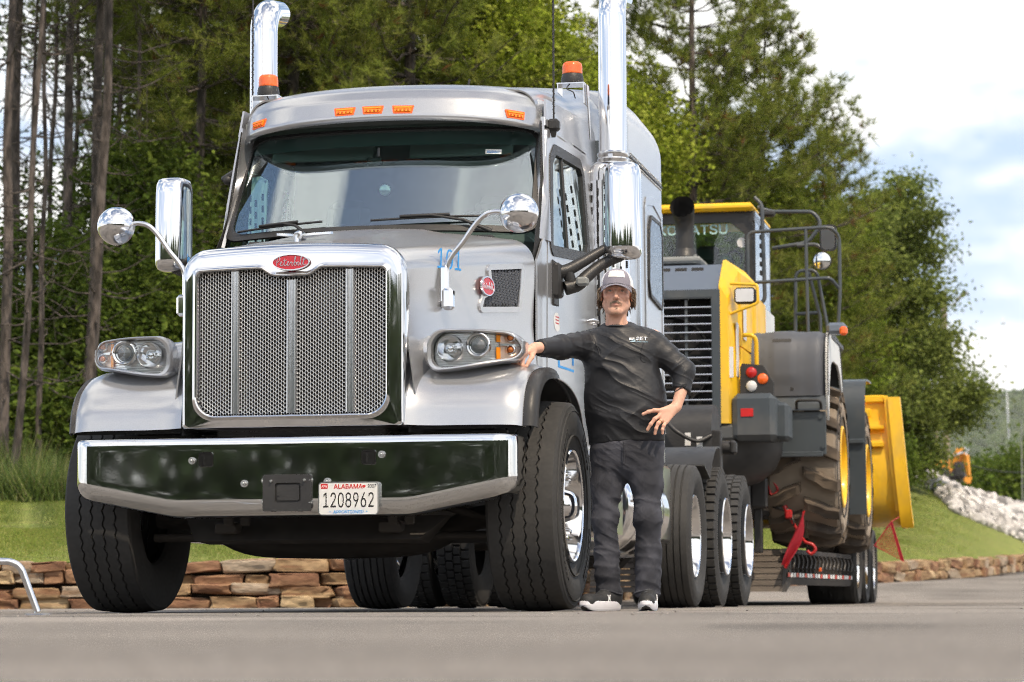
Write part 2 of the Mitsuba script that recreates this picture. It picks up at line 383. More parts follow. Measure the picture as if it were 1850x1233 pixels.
for s0, s1, courses, lmin, lmax in ((4.0, 17.2, 4, .16, .50), (17.2, 33, 3, .5, .9), (33, cum[-1] - 1, 2, .32, .78)):
    base = 0.0
    for c in range(courses):
        s = s0 + rs.uniform(-.3, 0)
        while s < s1:
            L = rs.uniform(lmin, lmax) * (1.0 if c % 3 else 1.1)
            tm, dm = wall_pt(s + L / 2); t2, d2 = wall_pt(s + L); t1, d1 = wall_pt(s)
            H = wall_h(tm); hc = H / courses; hh = hc * rs.uniform(.84, 1.16)
            a = math.atan2(d2 - d1, t2 - t1) + rs.uniform(-.05, .05); zb = road_z(dm) + c * hc + hc / 2 - .012 + .022 * math.sin(s * 1.7 + c * 2.1) * (c > 0)
            v = stone(L * 1.0, rs.uniform(.26, .38), hh, st_i); ti = rs.uniform(-.07, .07); v = v @ A([[math.cos(ti), 0, math.sin(ti)], [0, 1, 0], [-math.sin(ti), 0, math.cos(ti)]]) @ A([[math.cos(a), math.sin(a), 0], [-math.sin(a), math.cos(a), 0], [0, 0, 1]])
            off = rs.uniform(-.06, .05) - .02 * c
            P = gw(tm + v[:, 0] + off * math.sin(a), dm + v[:, 1] + .06 - off * math.cos(a), zb + v[:, 2] + rs.uniform(-.006, .006))
            part(WALL, 'stone', mesh(P, ICO.faces), 'wall_stone_%d' % rs.choice([0, 0, 1, 1, 2, 3]), 38)
            s += L; st_i += 1
ss = np.linspace(3, cum[-1], 120); wt, wd = wall_pt(ss)
bk = np.stack([gw(wt, wd + .10, road_z(wd) - .1), gw(wt, wd + .10, road_z(wd) + wall_h(wt) - .05), gw(wt, wd + .35, road_z(wd) + wall_h(wt) - .045)])
part(WALL, 'wall_core', sheet(bk), 'wall_backing', False)

# ---- grass blades
mat('grass_blade', VC, .6, spec=.3)
def blades(t, d, h, w, cols, lean=.5, seed=1):
    g = np.random.default_rng(seed); n = len(t); b = gw(t, d, bank_z(t, d) - .01)
    a = g.uniform(0, 2 * np.pi, n); hh = h * g.uniform(.5, 1.25, n); l = lean * hh * g.uniform(.2, 1, n); b2 = g.uniform(0, 2 * np.pi, n)
    dx = np.stack([np.cos(a), np.sin(a), 0 * a], 1) * (w * g.uniform(.6, 1.3, n))[:, None]
    tip = b + np.stack([np.cos(b2) * l, np.sin(b2) * l, hh], 1)
    v = np.stack([b - dx, b + dx, tip], 1).reshape(-1, 3); f = np.arange(3 * n).reshape(-1, 3)
    k = g.integers(0, len(cols), n); c = A(cols)[k] * g.uniform(.75, 1.25, (n, 1))
    return v, f, np.repeat(c, 3, 0)
GC = [(.13, .19, .026), (.16, .22, .034), (.20, .245, .045), (.10, .15, .02), (.27, .26, .08)]
def spread(px0, px1, n0, n1, count, seed, keep=None):
    g = np.random.default_rng(seed); px = g.uniform(px0, px1, count); n = n0 + (n1 - n0) * g.uniform(0, 1, count) ** 1.0
    d = 30.0 + 0 * px
    for _ in range(12): d = .5 * d + .5 * (wall_d(at(px, d)) + .2 + n)
    return at(px, d), d
parts_g = []
for (a, b, n0, n1, cnt, h, w, sd) in ((-120, 1000, .0, 5, 70000, .042, .0055, 1), (-120, 420, 3.5, 18, 95000, .055, .008, 2), (1330, 2000, .0, 14, 70000, .05, .008, 3), (1450, 2000, 12, 50, 60000, .06, .012, 4)):
    t, d = spread(a, b, n0, n1, cnt, sd); parts_g.append(blades(t, d, h, w, GC, .6, sd))
off = np.cumsum([0] + [len(p[0]) for p in parts_g])
scene['short_grass'] = mikit.ply((np.vstack([p[0] for p in parts_g]), np.vstack([p[1] + o for p, o in zip(parts_g, off)])), 'grass_blade', False, color=np.vstack([p[2] for p in parts_g]))
labels['short_grass'] = {'label': 'short mown green grass covering the bank', 'category': 'grass', 'kind': 'stuff'}
t, d = spread(-60, 420, 11.0, 15.5, 15000, 9)
cl = meshkit.fbm(np.stack([t * 1.1, d * 1.1, 0 * t], 1), 3, 4)
kp = cl > .42; t, d, cl = t[kp], d[kp], cl[kp]
v, f, c = blades(t, d, .35 + 1.4 * (cl - .4), .011, [(.075, .12, .022), (.10, .14, .03), (.06, .10, .02), (.14, .15, .05)], .75, 31)
scene['tall_weeds'] = mikit.ply((v, f), 'grass_blade', False, color=c)
labels['tall_weeds'] = {'label': 'tall unmown weeds at the foot of the wood on the left', 'category': 'weeds', 'kind': 'stuff'}

# ---- heap of pale rip-rap stones on the bank at the right
mat('riprap_stone', VC, .9)
g = np.random.default_rng(5); V, F, Cc = [], [], []; base = trimesh.creation.icosphere(1); bv, bf = np.array(base.vertices), np.array(base.faces)
lowp = A([(1640, 96), (1665, 88), (1690, 80.5), (1725, 75.5), (1790, 78), (1850, 84), (2000, 92)])
cnt = 0
while cnt < 7500:
    px = g.uniform(1640, 1960); d = g.uniform(74, 100.5); lo = np.interp(px, lowp[:, 0], lowp[:, 1]) + g.normal(0, .4)
    if d < lo: continue
    t = at(px, d); r = .045 + .14 * g.uniform() ** 2 * (1.25 if g.uniform() < .1 else 1)
    v = bv * (1 + .45 * (meshkit.noise(bv * 1.4 + cnt * 3.7, cnt) - .5))[:, None] * (r * g.uniform(.7, 1.25, 3))
    a = g.uniform(0, 6.28); v = v @ A([[math.cos(a), math.sin(a), 0], [-math.sin(a), math.cos(a), 0], [0, 0, 1]])
    V.append(v + gw(t, d, bank_z(t, d) + .05 + .25 * sstep(0, 3, d - lo) + g.uniform(-.03, .10))); F.append(bf + cnt * len(bv)); k = g.choice([.16, .32, .44, .54, .62]) * g.uniform(.8, 1.2)
    Cc.append(np.repeat((A([1.0, .965, .93]) * k)[None], len(bv), 0)); cnt += 1
scene['riprap_slope'] = mikit.ply((np.vstack(V), np.vstack(F)), 'riprap_stone', False, color=np.vstack(Cc))
labels['riprap_slope'] = {'label': 'pale grey broken stone heaped over the top of the grass bank', 'category': 'rubble', 'kind': 'stuff'}

# ---- grit and small stones lying on the lot
g = np.random.default_rng(15); n = 420; d = 10.5 + 30 * g.uniform(0, 1, n) ** 1.4; t = at(g.uniform(-60, 1900, n), d); ok = d < wall_d(t) - .25; t, d = t[ok], d[ok]; n = len(t)
b0 = trimesh.creation.icosphere(0); v0, f0 = np.array(b0.vertices), np.array(b0.faces); r = .002 + .005 * g.uniform(0, 1, n) ** 3
near = (wall_d(t) - d) < 1.5; r = np.where(near, r * 1.8, r)
v = (gw(t, d, road_z(d) + r * .4)[:, None, :] + v0[None] * r[:, None, None] * g.uniform(.7, 1.3, (n, 1, 3))).reshape(-1, 3)
scene['road_grit'] = mikit.ply((v, (f0[None] + (np.arange(n) * len(v0))[:, None, None]).reshape(-1, 3)), 'riprap_stone', False, color=np.repeat((A([1, .93, .86]) * g.uniform(.10, .38, (n, 1))), len(v0), 0))
labels['road_grit'] = {'label': 'loose grit and small stones on the asphalt lot', 'category': 'grit', 'kind': 'stuff'}
# ================================================================ trees
mat('bark_pine', proc(lambda p, n, uv: mix((.038, .032, .029), (.135, .112, .10), smoothstep(.3, .75, fbm(p.x * 16, p.y * 16, p.z * 4.0, 4)))), .95, bump=proc(lambda p, n, uv: fbm(p.x * 16, p.y * 16, p.z * 4, 4), 6e-3), bscale=.05)
mat('bark_grey', proc(lambda p, n, uv: mix((.06, .053, .046), (.17, .15, .13), fbm(p.x * 8, p.y * 8, p.z * 2.5, 4))), .95)
leafmat('foliage', .60, .42)
leafmat('needles', .65, .45)
def quad_leaves(P, size, cols, g, up=.35, droop=0.0):
    n = len(P); a = g.normal(size=(n, 3)); a[:, 2] = a[:, 2] * .6 - droop; a /= np.linalg.norm(a, axis=1, keepdims=True)
    nn = g.normal(size=(n, 3)) + [0, 0, up * 2]; b = np.cross(nn, a); b /= np.linalg.norm(b, axis=1, keepdims=True) + 1e-9
    s = (size * g.uniform(.65, 1.3, n))[:, None]; fold = np.cross(a, b) * s * .12
    v = np.stack([P - a * s * .5, P + b * s * .30 + fold, P + a * s * .55, P - b * s * .30 + fold], 1).reshape(-1, 3)
    i = np.arange(n)[:, None] * 4
    f = np.concatenate([i + [0, 1, 2], i + [0, 2, 3]], 1).reshape(-1, 3)
    return v, f, np.repeat(cols, 4, 0)
def limb(a, b, r0, r1, g, sag=.1, k=7, n=6):
    a, b = A(a, float), A(b, float); L = np.linalg.norm(b - a); q = np.linspace(0, 1, k)[:, None]
    p = a + (b - a) * q + np.sin(q * math.pi) * A([0, 0, -sag * L]) + g.normal(size=(k, 3)) * .018 * L * np.sin(q * math.pi)
    return tube(p, np.linspace(r0, r1, k), n)
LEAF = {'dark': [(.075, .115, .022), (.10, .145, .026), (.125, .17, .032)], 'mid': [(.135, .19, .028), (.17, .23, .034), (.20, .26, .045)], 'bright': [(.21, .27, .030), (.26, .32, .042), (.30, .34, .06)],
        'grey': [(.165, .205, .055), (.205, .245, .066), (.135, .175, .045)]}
def broadleaf(label, blobs, trunk, tone, nclump, per, leaf=.11, seed=0, group=None, name='broadleaf_tree', spread_=.30, limbs=16):
    """blobs: (t, d, z, r across, r along, r up); trunk: (t, d, radius)"""
    g = np.random.default_rng(seed); k = thing(name, label, 'tree', group)
    vol = A([b[3] * b[4] * b[5] for b in blobs]) ** .75; pick = g.choice(len(blobs), nclump, p=vol / vol.sum()); bl = A(blobs)[pick]
    u = g.normal(size=(nclump, 3)); u /= np.linalg.norm(u, axis=1, keepdims=True); rad = g.uniform(.35, 1.03, (nclump, 1)) ** .55
    C_ = bl[:, :3] + u * rad * bl[:, 3:6]
    C_ = C_[C_[:, 2] > bank_z(C_[:, 0], C_[:, 1]) + .3]
    m = len(C_); sp = spread_ * g.uniform(.6, 1.5, (m, 1, 1))
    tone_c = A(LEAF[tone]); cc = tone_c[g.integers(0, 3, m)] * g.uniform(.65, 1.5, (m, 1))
    P = C_[:, None, :] + g.normal(size=(m, per, 3)) * sp * A([1, 1, .62])
    cols = np.repeat(cc, per, 0) * g.uniform(.8, 1.2, (m * per, 1))
    P = P.reshape(-1, 3); W = gw(P[:, 0], P[:, 1], P[:, 2])
    v, f, c = quad_leaves(W, leaf, cols, g, droop=.2)
    scene[k + '__crown'] = mikit.ply((v, f), 'foliage', False, color=c)
    tz = float(bank_z(trunk[0], trunk[1])); top = A(blobs)[:, 2].max()
    tp = gw(trunk[0] + g.normal(size=6) * .05 * np.arange(6) / 2, trunk[1] + 0 * np.arange(6), np.linspace(tz - .2, top, 6)); rr = np.linspace(trunk[2], trunk[2] * .35, 6); rr[0] *= 1.25
    part(k, 'trunk', tube(smooth_path(tp, 3), np.interp(np.linspace(0, 5, 16), range(6), rr), 9), 'bark_grey', True)
    ls = []
    for i in g.choice(m, min(limbs, m), replace=False):
        e = gw(*C_[i]); q = g.uniform(.3, .85); s = tp[0] + (tp[-1] - tp[0]) * min(q, max(.2, (e[2] - tp[0][2]) / (tp[-1][2] - tp[0][2] + 1e-6) * .8))
        ls.append(limb(s, e, trunk[2] * .32, .012, g, -.08))
    part(k, 'limbs', cat(ls), 'bark_grey', True); labels[k + '__limbs'] = {'kind': 'stuff'}
    return k
TUFT = None
def tufts(P, D, length, width, cols, g, k=12):
    """bunches of pine needles at P pointing along D"""
    n = len(P); d = D[:, None, :] * .75 + g.normal(size=(n, k, 3)) * .55; d /= np.linalg.norm(d, axis=2, keepdims=True)
    L = length * g.uniform(.6, 1.25, (n, k, 1)); b = np.cross(d, g.normal(size=(n, k, 3))); b /= np.linalg.norm(b, axis=2, keepdims=True) + 1e-9
    o = P[:, None, :] + d * L * .05; v = np.stack([o - b * width, o + b * width, o + d * L], 2).reshape(-1, 3)
    return v, np.arange(len(v)).reshape(-1, 3), np.repeat(np.repeat(cols, k, 0) * g.uniform(.75, 1.25, (n * k, 1)), 3, 0)
PINE = A([(.14, .18, .036), (.17, .21, .042), (.20, .235, .05), (.22, .24, .065)])
def pine(label, t, d, h, cb, R, rad, seed, group=None, lean=0.0, whorl=.55, per=5, dead=10, tone=1.0, k_need=12, need=.20, sub_n=7, wid=.0085, ups=.25):
    g = np.random.default_rng(seed); k = thing('pine_tree', label, 'tree', group); z0 = float(bank_z(t, d)) - .2
    n = 12; q = np.linspace(0, 1, n)
    tp = gw(t + lean * q * h + np.cumsum(g.normal(size=n)) * .035, d + np.cumsum(g.normal(size=n)) * .03, z0 + q * h)
    rr = rad * (1 - .82 * q ** 1.1); rr[0] *= 1.3
    part(k, 'trunk', tube(smooth_path(tp, 3), np.interp(np.linspace(0, n - 1, 3 * (n - 1) + 1), range(n), rr), 11), 'bark_pine', True)
    at_ = lambda z: A([np.interp(z, tp[:, 2], tp[:, i]) for i in range(3)])
    P, D, ls, dl = [], [], [], []
    z = z0 + cb
    while z < z0 + h * .985:
        f = (z - z0 - cb) / (h - cb); reach = R * (1 - f) ** .75 * (.55 + .45 * min(1, f * 5 + .35))
        for _ in range(per):
            a = g.uniform(0, 2 * math.pi); L = reach * g.uniform(.55, 1.1) + .15; s = at_(z)
            e = s + A([math.cos(a) * L, math.sin(a) * L, L * g.uniform(-.05, .35) + ups * L * f])
            m = limb(s, e, max(.012, rad * .22 * (1 - .6 * f)), .008, g, .10, 6, 5); ls.append(m)
            ns = max(3, int(sub_n * L / 2))
            for __ in range(ns):
                w = g.uniform(.28, 1.0); b = s + (e - s) * w + A([0, 0, -.10 * L * math.sin(w * math.pi)])
                dr_ = (e - s) / L * .7 + A([g.normal() * .7, g.normal() * .7, g.uniform(.0, .8)]); dr_ /= np.linalg.norm(dr_); l2 = g.uniform(.15, .5) * (.4 + .35 * L) 
                tip = b + dr_ * l2; ls.append(tube(A([b, tip]), [.008, .004], 3, False))
                for w2 in (.45, .75, 1.0, 1.0): P.append(b + (tip - b) * w2 + g.normal(size=3) * .05); D.append(dr_ + [0, 0, .25])
        z += whorl * g.uniform(.6, 1.4)
    for _ in range(dead):
        zz = z0 + g.uniform(.18, 1.0) * cb; s = at_(zz); a = g.uniform(0, 2 * math.pi); L = g.uniform(.4, 1.7)
        e = s + A([math.cos(a) * L, math.sin(a) * L, L * g.uniform(-.25, .45)]); dl.append(limb(s, e, .016, .004, g, .12, 6, 4))
        for __ in range(2): 
            b = s + (e - s) * g.uniform(.4, .9); dl.append(limb(b, b + g.normal(size=3) * .25 * L, .007, .003, g, 0, 4, 3))
    part(k, 'branches', cat(ls + dl), 'bark_pine', True); labels[k + '__branches'] = {'kind': 'stuff'}
    P, D = A(P), A(D); D /= np.linalg.norm(D, axis=1, keepdims=True)
    cl = PINE[g.integers(0, 4, len(P))] * tone * g.uniform(.8, 1.2, (len(P), 1))
    br = g.uniform(size=len(P)) < .03; cl[br] = (.16, .085, .035)
    v, f, c = tufts(P, D, need, wid, cl, g, k_need)
    scene[k + '__crown'] = mikit.ply((v, f), 'needles', False, color=c)
    return k
def zpx(py, d): return .055 + (1088 - py) / 5000 * d
def blob(px, py, d, rx, ry, deep=None):
    s = d / 5000; return (at(px, d), d, zpx(py, d), rx * s, (deep or rx) * s, ry * s)
# pines of the wood on the left: bare lower trunks
LP = [(6, 41, 15, 8.6, 1.9, .09, 0), (28, 46, 17, 9.4, 2.2, .11, .0), (15, 40.5, 15, 8.8, 1.6, .06, .043), (66, 43, 14, 8.6, 1.7, .05, .012), (113, 48, 17, 9.0, 2.4, .11, .0),
      (150, 44.5, 18, 8.2, 2.6, .105, .010), (146, 42, 17, 8.0, 2.5, .095, .040), (262, 54, 16, 6.0, 2.8, .09, .0), (338, 50, 18, 6.1, 3.3, .115, .004), (428, 56, 17, 5.6, 3.2, .11, .0),
      (47, 52, 15, 9.8, 1.6, .055, .006), (92, 50, 16, 9.5, 1.7, .06, -.004), (131, 55, 16, 9.6, 1.8, .07, .004), (205, 53, 16, 9.2, 2.0, .07, -.006), (236, 49, 15, 8.8, 1.9, .055, .01), (300, 57, 17, 7.0, 2.4, .08, .0)]
LL = ['pine trunk at the left edge of the photo', 'thick dark pine trunk second from the left edge', 'thin leaning pine trunk near the left edge', 'thin straight pine left of the two thick trunks', 'mossy pine trunk standing behind in the wood left of the thick pair',
      'thick reddish straight pine trunk behind the leaning grey one', 'thick grey leaning pine trunk beside the left headlight', 'pine standing back in the wood left of the tall chrome mirror', 'tall pine directly behind the left door mirror', 'pine behind the left exhaust stack', 'very thin pine stem deep in the wood between the two leftmost thick trunks', 'thin pine stem left of the mossy trunk', 'thin pine stem just left of the thick reddish trunk', 'thin pine stem right of the leaning grey trunk', 'thin leaning pine stem above the left hood mirror', 'thin pine left of the tall chrome door mirror deep in the wood']
for i, ((px, d, h, cb, R, rad, ln), lb) in enumerate(zip(LP, LL)):
    pine(lb, at(px, d), d, h, cb, R, rad, 100 + i, 'pines of the wood', ln, .46, 6, 30 if i < 7 or i > 9 else 14, 1.15, sub_n=9)
for i, (px, d, h, cb, R) in enumerate(((520, 52, 17, 4.2, 4.0), (640, 57, 18, 4.6, 4.2), (745, 53, 17, 5.5, 3.8), (450, 60, 18, 5, 4.4), (850, 62, 18, 5.5, 4.0), (580, 64, 19, 5.0, 4.6))):
    pine(['dark full pine behind the left beacon', 'dark full pine behind the middle of the cab roof', 'dark pine behind the short roof aerial', 'deep dark pine filling the wood behind the left stack', 'pine at the back behind the bright broadleaf crown', 'pine at the back over the cab roof'][i],
         at(px, d), d, h, cb, R, .17, 130 + i, 'pines of the wood', 0, .42, 6, 6, 1.25, sub_n=9, k_need=13, need=.24, wid=.010)
# the tall open pine right of the stack
pine('tall open crowned pine against the sky right of the exhaust stack', at(1268, 60), 60, 16.5, 4.6, 4.2, .13, 151, None, 0, .50, 6, 3, 1.15, sub_n=10, k_need=14, need=.25, wid=.0095, ups=.75)
pine('smaller pine leaning out at the right of the tall open pine', at(1390, 63), 63, 12.0, 3.2, 3.5, .10, 152, None, .012, .38, 7, 3, 1.1, sub_n=10, k_need=14, need=.24, wid=.010, ups=.5)
pine('small pine between the loader cab and the broadleaf tree', at(1505, 66), 66, 9.3, 2.0, 2.1, .08, 153, None, 0, .42, 5, 3, 1.1, sub_n=9, k_need=13, need=.22, wid=.010, ups=.4)
# broadleaf trees
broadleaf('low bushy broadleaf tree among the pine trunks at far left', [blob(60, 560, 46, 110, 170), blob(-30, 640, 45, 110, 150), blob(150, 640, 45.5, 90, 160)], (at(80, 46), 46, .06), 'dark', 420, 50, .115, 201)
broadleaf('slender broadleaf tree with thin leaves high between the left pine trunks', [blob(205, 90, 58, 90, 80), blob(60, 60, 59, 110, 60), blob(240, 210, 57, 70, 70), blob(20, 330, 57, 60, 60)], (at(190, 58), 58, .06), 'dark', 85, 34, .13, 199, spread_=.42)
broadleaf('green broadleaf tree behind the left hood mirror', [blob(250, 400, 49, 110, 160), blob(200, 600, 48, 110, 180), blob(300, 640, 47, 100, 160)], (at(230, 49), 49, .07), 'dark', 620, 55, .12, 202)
broadleaf('broadleaf tree in the wood behind the left door mirror', [blob(350, 300, 56, 120, 170), blob(380, 560, 54, 110, 220)], (at(370, 55), 55, .08), 'mid', 560, 55, .13, 203)
broadleaf('tall bright green broadleaf crown above the right half of the cab roof', [blob(905, 60, 55, 110, 110), blob(960, 160, 54, 130, 120), blob(860, 170, 56, 130, 110), blob(1020, 230, 54, 80, 90)], (at(930, 56), 56, .10), 'bright', 800, 55, .125, 204)
broadleaf('bright green broadleaf tree behind the tall left stack', [blob(560, 150, 62, 160, 130), blob(700, 190, 63, 170, 100), blob(490, 300, 60, 120, 160)], (at(560, 62), 62, .11), 'mid', 640, 50, .14, 205)
broadleaf('broadleaf tree close behind the right beacon', [blob(1085, 200, 58, 80, 110), blob(1130, 270, 57, 110, 120)], (at(1080, 58), 58, .09), 'bright', 480, 50, .12, 206)
broadleaf('mid green broadleaf tree behind the yellow loader roof', [blob(1250, 330, 64, 130, 110), blob(1330, 400, 63, 130, 110), blob(1200, 450, 62, 140, 140)], (at(1270, 64), 64, .10), 'mid', 640, 55, .13, 207)
broadleaf('broadleaf tree behind the loader handrail', [blob(1440, 440, 68, 130, 110), blob(1400, 560, 67, 150, 150), blob(1480, 640, 67, 120, 150)], (at(1430, 68), 68, .11), 'mid', 700, 55, .135, 208)
BIG = [(1640, 345, 38, 34), (1600, 385, 50, 42), (1668, 395, 40, 34), (1560, 430, 60, 50), (1640, 455, 55, 46), (1690, 470, 26, 22), (1590, 520, 75, 60), (1665, 545, 52, 44), (1530, 560, 80, 80), (1620, 610, 80, 60), (1690, 625, 44, 36), (1560, 670, 85, 70), (1680, 690, 72, 52), (1745, 715, 44, 34), (1620, 740, 85, 60), (1725, 752, 48, 32), (1540, 790, 80, 90), (1625, 815, 66, 48), (1660, 842, 38, 30), (1590, 450, 70, 60)]
broadleaf('large broadleaf tree standing alone at the right above the loader bucket', [blob(x, y, 80 + 2 * math.sin(i * 1.7), a, b) for i, (x, y, a, b) in enumerate(BIG)], (at(1610, 82), 82, .16), 'grey', 1500, 50, .145, 209, spread_=.27, limbs=26)
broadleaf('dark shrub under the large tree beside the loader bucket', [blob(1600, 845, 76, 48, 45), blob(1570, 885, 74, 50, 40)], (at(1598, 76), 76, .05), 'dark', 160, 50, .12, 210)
for i, (px, py, d, rx, ry) in enumerate(((1842, 878, 150, 36, 36), (1800, 884, 165, 34, 26), (1900, 860, 160, 46, 60), (1770, 880, 170, 30, 24))):
    broadleaf(['dark broadleaf tree at the right edge of the photo below the hill', 'small dark tree left of the one at the right edge', 'tall tree just past the right edge of the photo', 'dark tree behind the orange excavator'][i], [blob(px, py, d, rx, ry), blob(px - 8, py + 30, d, rx, ry)], (at(px, d), d, .15), 'dark', 220, 45, .34, 220 + i, spread_=.7)
# understorey that closes the foot of the wood
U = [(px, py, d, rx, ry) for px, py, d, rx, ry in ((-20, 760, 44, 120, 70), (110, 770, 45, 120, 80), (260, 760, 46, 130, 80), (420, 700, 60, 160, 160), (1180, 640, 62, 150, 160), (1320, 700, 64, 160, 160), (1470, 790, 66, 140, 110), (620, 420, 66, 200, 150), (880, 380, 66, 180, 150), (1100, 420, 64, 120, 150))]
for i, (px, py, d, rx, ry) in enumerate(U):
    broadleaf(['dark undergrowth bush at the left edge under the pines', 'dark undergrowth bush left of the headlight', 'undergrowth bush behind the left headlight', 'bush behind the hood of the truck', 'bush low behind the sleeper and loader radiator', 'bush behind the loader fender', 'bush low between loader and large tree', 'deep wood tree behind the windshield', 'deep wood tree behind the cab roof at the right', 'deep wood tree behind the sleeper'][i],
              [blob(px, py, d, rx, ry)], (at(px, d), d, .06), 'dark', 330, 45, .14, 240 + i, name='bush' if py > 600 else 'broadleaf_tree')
# ---- wooded hill far away, and the wood across the lot behind the photographer
def f_hill(p, n, uv): return mix((.035, .055, .022), (.075, .10, .04), fbm(p.x * .05, p.y * .05, p.z * .05, 4))
mat('hill_wood', proc(f_hill), .95)
th_, dh = np.meshgrid(np.linspace(-1500, 2600, 90), np.linspace(2800, 4300, 26), indexing='ij')
hz = 265 * np.exp(-((dh - 4000) / 620) ** 2) * (.72 + .5 * meshkit.fbm(np.stack([th_ / 420, dh / 600, 0 * th_], -1), 4, 3)) + 25
scene['far_hill'] = mikit.ply(sheet(gw(th_, dh, hz - 6)), 'hill_wood', True); labels['far_hill'] = {'label': 'wooded hill far away on the right', 'category': 'hill', 'kind': 'structure'}
g = np.random.default_rng(77); V, F, Cc, n = [], [], [], 0; b1 = trimesh.creation.icosphere(1); v1, f1 = np.array(b1.vertices), np.array(b1.faces)
for i in range(5200):
    d = g.uniform(3200, 4050); t = at(g.uniform(1560, 2000), d); z = np.interp(0, [0], [0])
    V.append((t, d)); 
tt, dd = A(V).T
zz = 265 * np.exp(-((dd - 4000) / 620) ** 2) * (.72 + .5 * meshkit.fbm(np.stack([tt / 420, dd / 600, 0 * tt], -1), 4, 3)) + 25
s = g.uniform(4, 8.5, len(tt)); W = gw(tt, dd, zz - 3)
vv_ = (W[:, None, :] + v1[None] * (s[:, None, None] * (1 + .5 * (meshkit.noise(v1[None] * 1.5 + W[:, None, :] * .37) - .5))[..., None] * A([1, 1, 1.25]))).reshape(-1, 3)
ff = (f1[None] + (np.arange(len(tt)) * len(v1))[:, None, None]).reshape(-1, 3)
mat('far_crown', VC, .95)
scene['hill_trees'] = mikit.ply((vv_, ff), 'far_crown', False, color=np.repeat(A([(.035, .06, .018), (.05, .08, .022), (.065, .095, .03)])[g.integers(0, 3, len(tt))] * g.uniform(.7, 1.1, (len(tt), 1)), len(v1), 0))
labels['hill_trees'] = {'label': 'trees covering the far wooded hill', 'category': 'wood', 'kind': 'stuff'}
g = np.random.default_rng(78); n = 80000; a = g.uniform(math.radians(112), math.radians(248), n); r = 84 + g.uniform(0, 16, n); ph = g.uniform(0, 1, n) ** .85
hmax = 10.0 + 7.0 * meshkit.fbm(np.stack([a * 11, 0 * a, 0 * a], 1), 4, 2)
P = np.stack([np.sin(a) * r, np.cos(a) * r, hmax * ph], 1); W = gw(P[:, 0], P[:, 1], P[:, 2])
tone_w = .45 + 1.1 * meshkit.fbm(W * .45, 3, 9)
v, f, c = quad_leaves(W, 1.05, A([(.095, .130, .065), (.12, .158, .075), (.145, .19, .09)])[g.integers(0, 3, n)] * tone_w[:, None], g)
leafmat('wood_leaf', .7, .6)
scene['wood_across_the_lot'] = mikit.ply((v, f), 'wood_leaf', False, color=c); labels['wood_across_the_lot'] = {'label': 'wood across the lot, seen mirrored in the chrome bumper', 'category': 'wood', 'kind': 'stuff'}
# ================================================================ the lorry (x to its driver's side, y backwards, front axle at y = 0)
TK = thing('semi_truck', 'silver heavy haul semi truck with tall chrome grille and sleeper cab facing the camera', 'truck')

# ---- bumper
def bumper():
    path = [(-1.165, -.66)] + [(-1.165 + .11 * (1 - math.cos(a)), -.82 - .11 * math.sin(a)) for a in np.linspace(0, math.pi / 2, 9)]
    path += [(x, -.93 - .012 * (1 - (x / 1.05) ** 2)) for x in np.linspace(-1.0, 1.0, 41)]
    path += [(1.165 - .11 * (1 - math.cos(a)), -.82 - .11 * math.sin(a)) for a in np.linspace(math.pi / 2, 0, 9)] + [(1.165, -.66)]
    path = A(path); t = np.gradient(path, axis=0); t /= np.linalg.norm(t, axis=1, keepdims=True); n = np.stack([-t[:, 1], t[:, 0]], 1)
    rows = []
    for (px, py), (nx, ny) in zip(path, n):
        zb = .482 + .105 * float(np.clip((abs(px) - .62) / .54, 0, 1))
        zt = .893
        pr = [(.09, zt - .012), (.045, zt - .001), (.018, zt), (.006, zt - .006), (.001, zt - .016), (.0, zt - .04)]
        pr += [(0, z) for z in np.linspace(zt - .07, zb + .095, 7)]
        pr += [(.062 * (1 - math.cos(a)), zb + .095 - .092 * math.sin(a)) for a in np.linspace(.12, 1.25, 8)] + [(.10, zb + .004), (.14, zb + .004)]
        rows.append([(px + nx * o, py + ny * o, z) for o, z in pr])
    return slab(A(rows), .006)
BU = part(TK, 'bumper', bumper(), 'chrome_bumper', 50)
def bolt(par, c, r=.014, axis='y', name='bolt', s=-1):
    d = A({'y': (0, 1, 0), 'x': (1, 0, 0), 'z': (0, 0, 1)}[axis], float) * s; c = A(c, float)
    part(par, name, cat(cyl(c, c + d * .005, r * 1.45, 18), cyl(c + d * .005, c + d * .017, r, 6), ball(c + d * .014, r * .55, 1)), 'steel_bolt', 25)
for x, z in ((-.51, .775), (.487, .793), (-.232, .655), (.205, .66), (-.13, .668), (.115, .668), (-.13, .56), (.115, .555)):
    bolt(BU, (x, -.944, z), .013 if abs(x) > .14 else .009)
for x in (-.437, .419):
    fr = ext(rrect(x - .038, .742, x + .038, .818, .014).difference(rrect(x - .031, .749, x + .031, .811, .01)), .006, 'xz', -.948)
    part(BU, 'tow_hook_opening', cat(fr, ext(rrect(x - .031, .749, x + .031, .811, .01), .002, 'xz', -.9455), box((x - .012, -.947, .775), (.012, .006, .05), .002)), 'black_gloss', 25)
rp = rrect(-.13, .512, .122, .698, .01).difference(rrect(-.065, .556, .07, .655, .012))
part(BU, 'radar_housing', cat(ext(rp, .016, 'xz', -.962), ext(rrect(-.13, .512, .122, .698, .01), .004, 'xz', -.947), ext(rrect(-.055, .566, .06, .645, .01), .004, 'xz', -.956),
     cyl((-.05, -.957, .595), (-.05, -.961, .595), .006, 10), box((-.07, -.962, .515), (.03, .006, .012), .002), box((.07, -.962, .515), (.03, .006, .012), .002)), 'black_plastic', 25)
for x, z in ((-.085, .665), (.09, .668)): bolt(BU, (x, -.962, z), .005, name='screw')
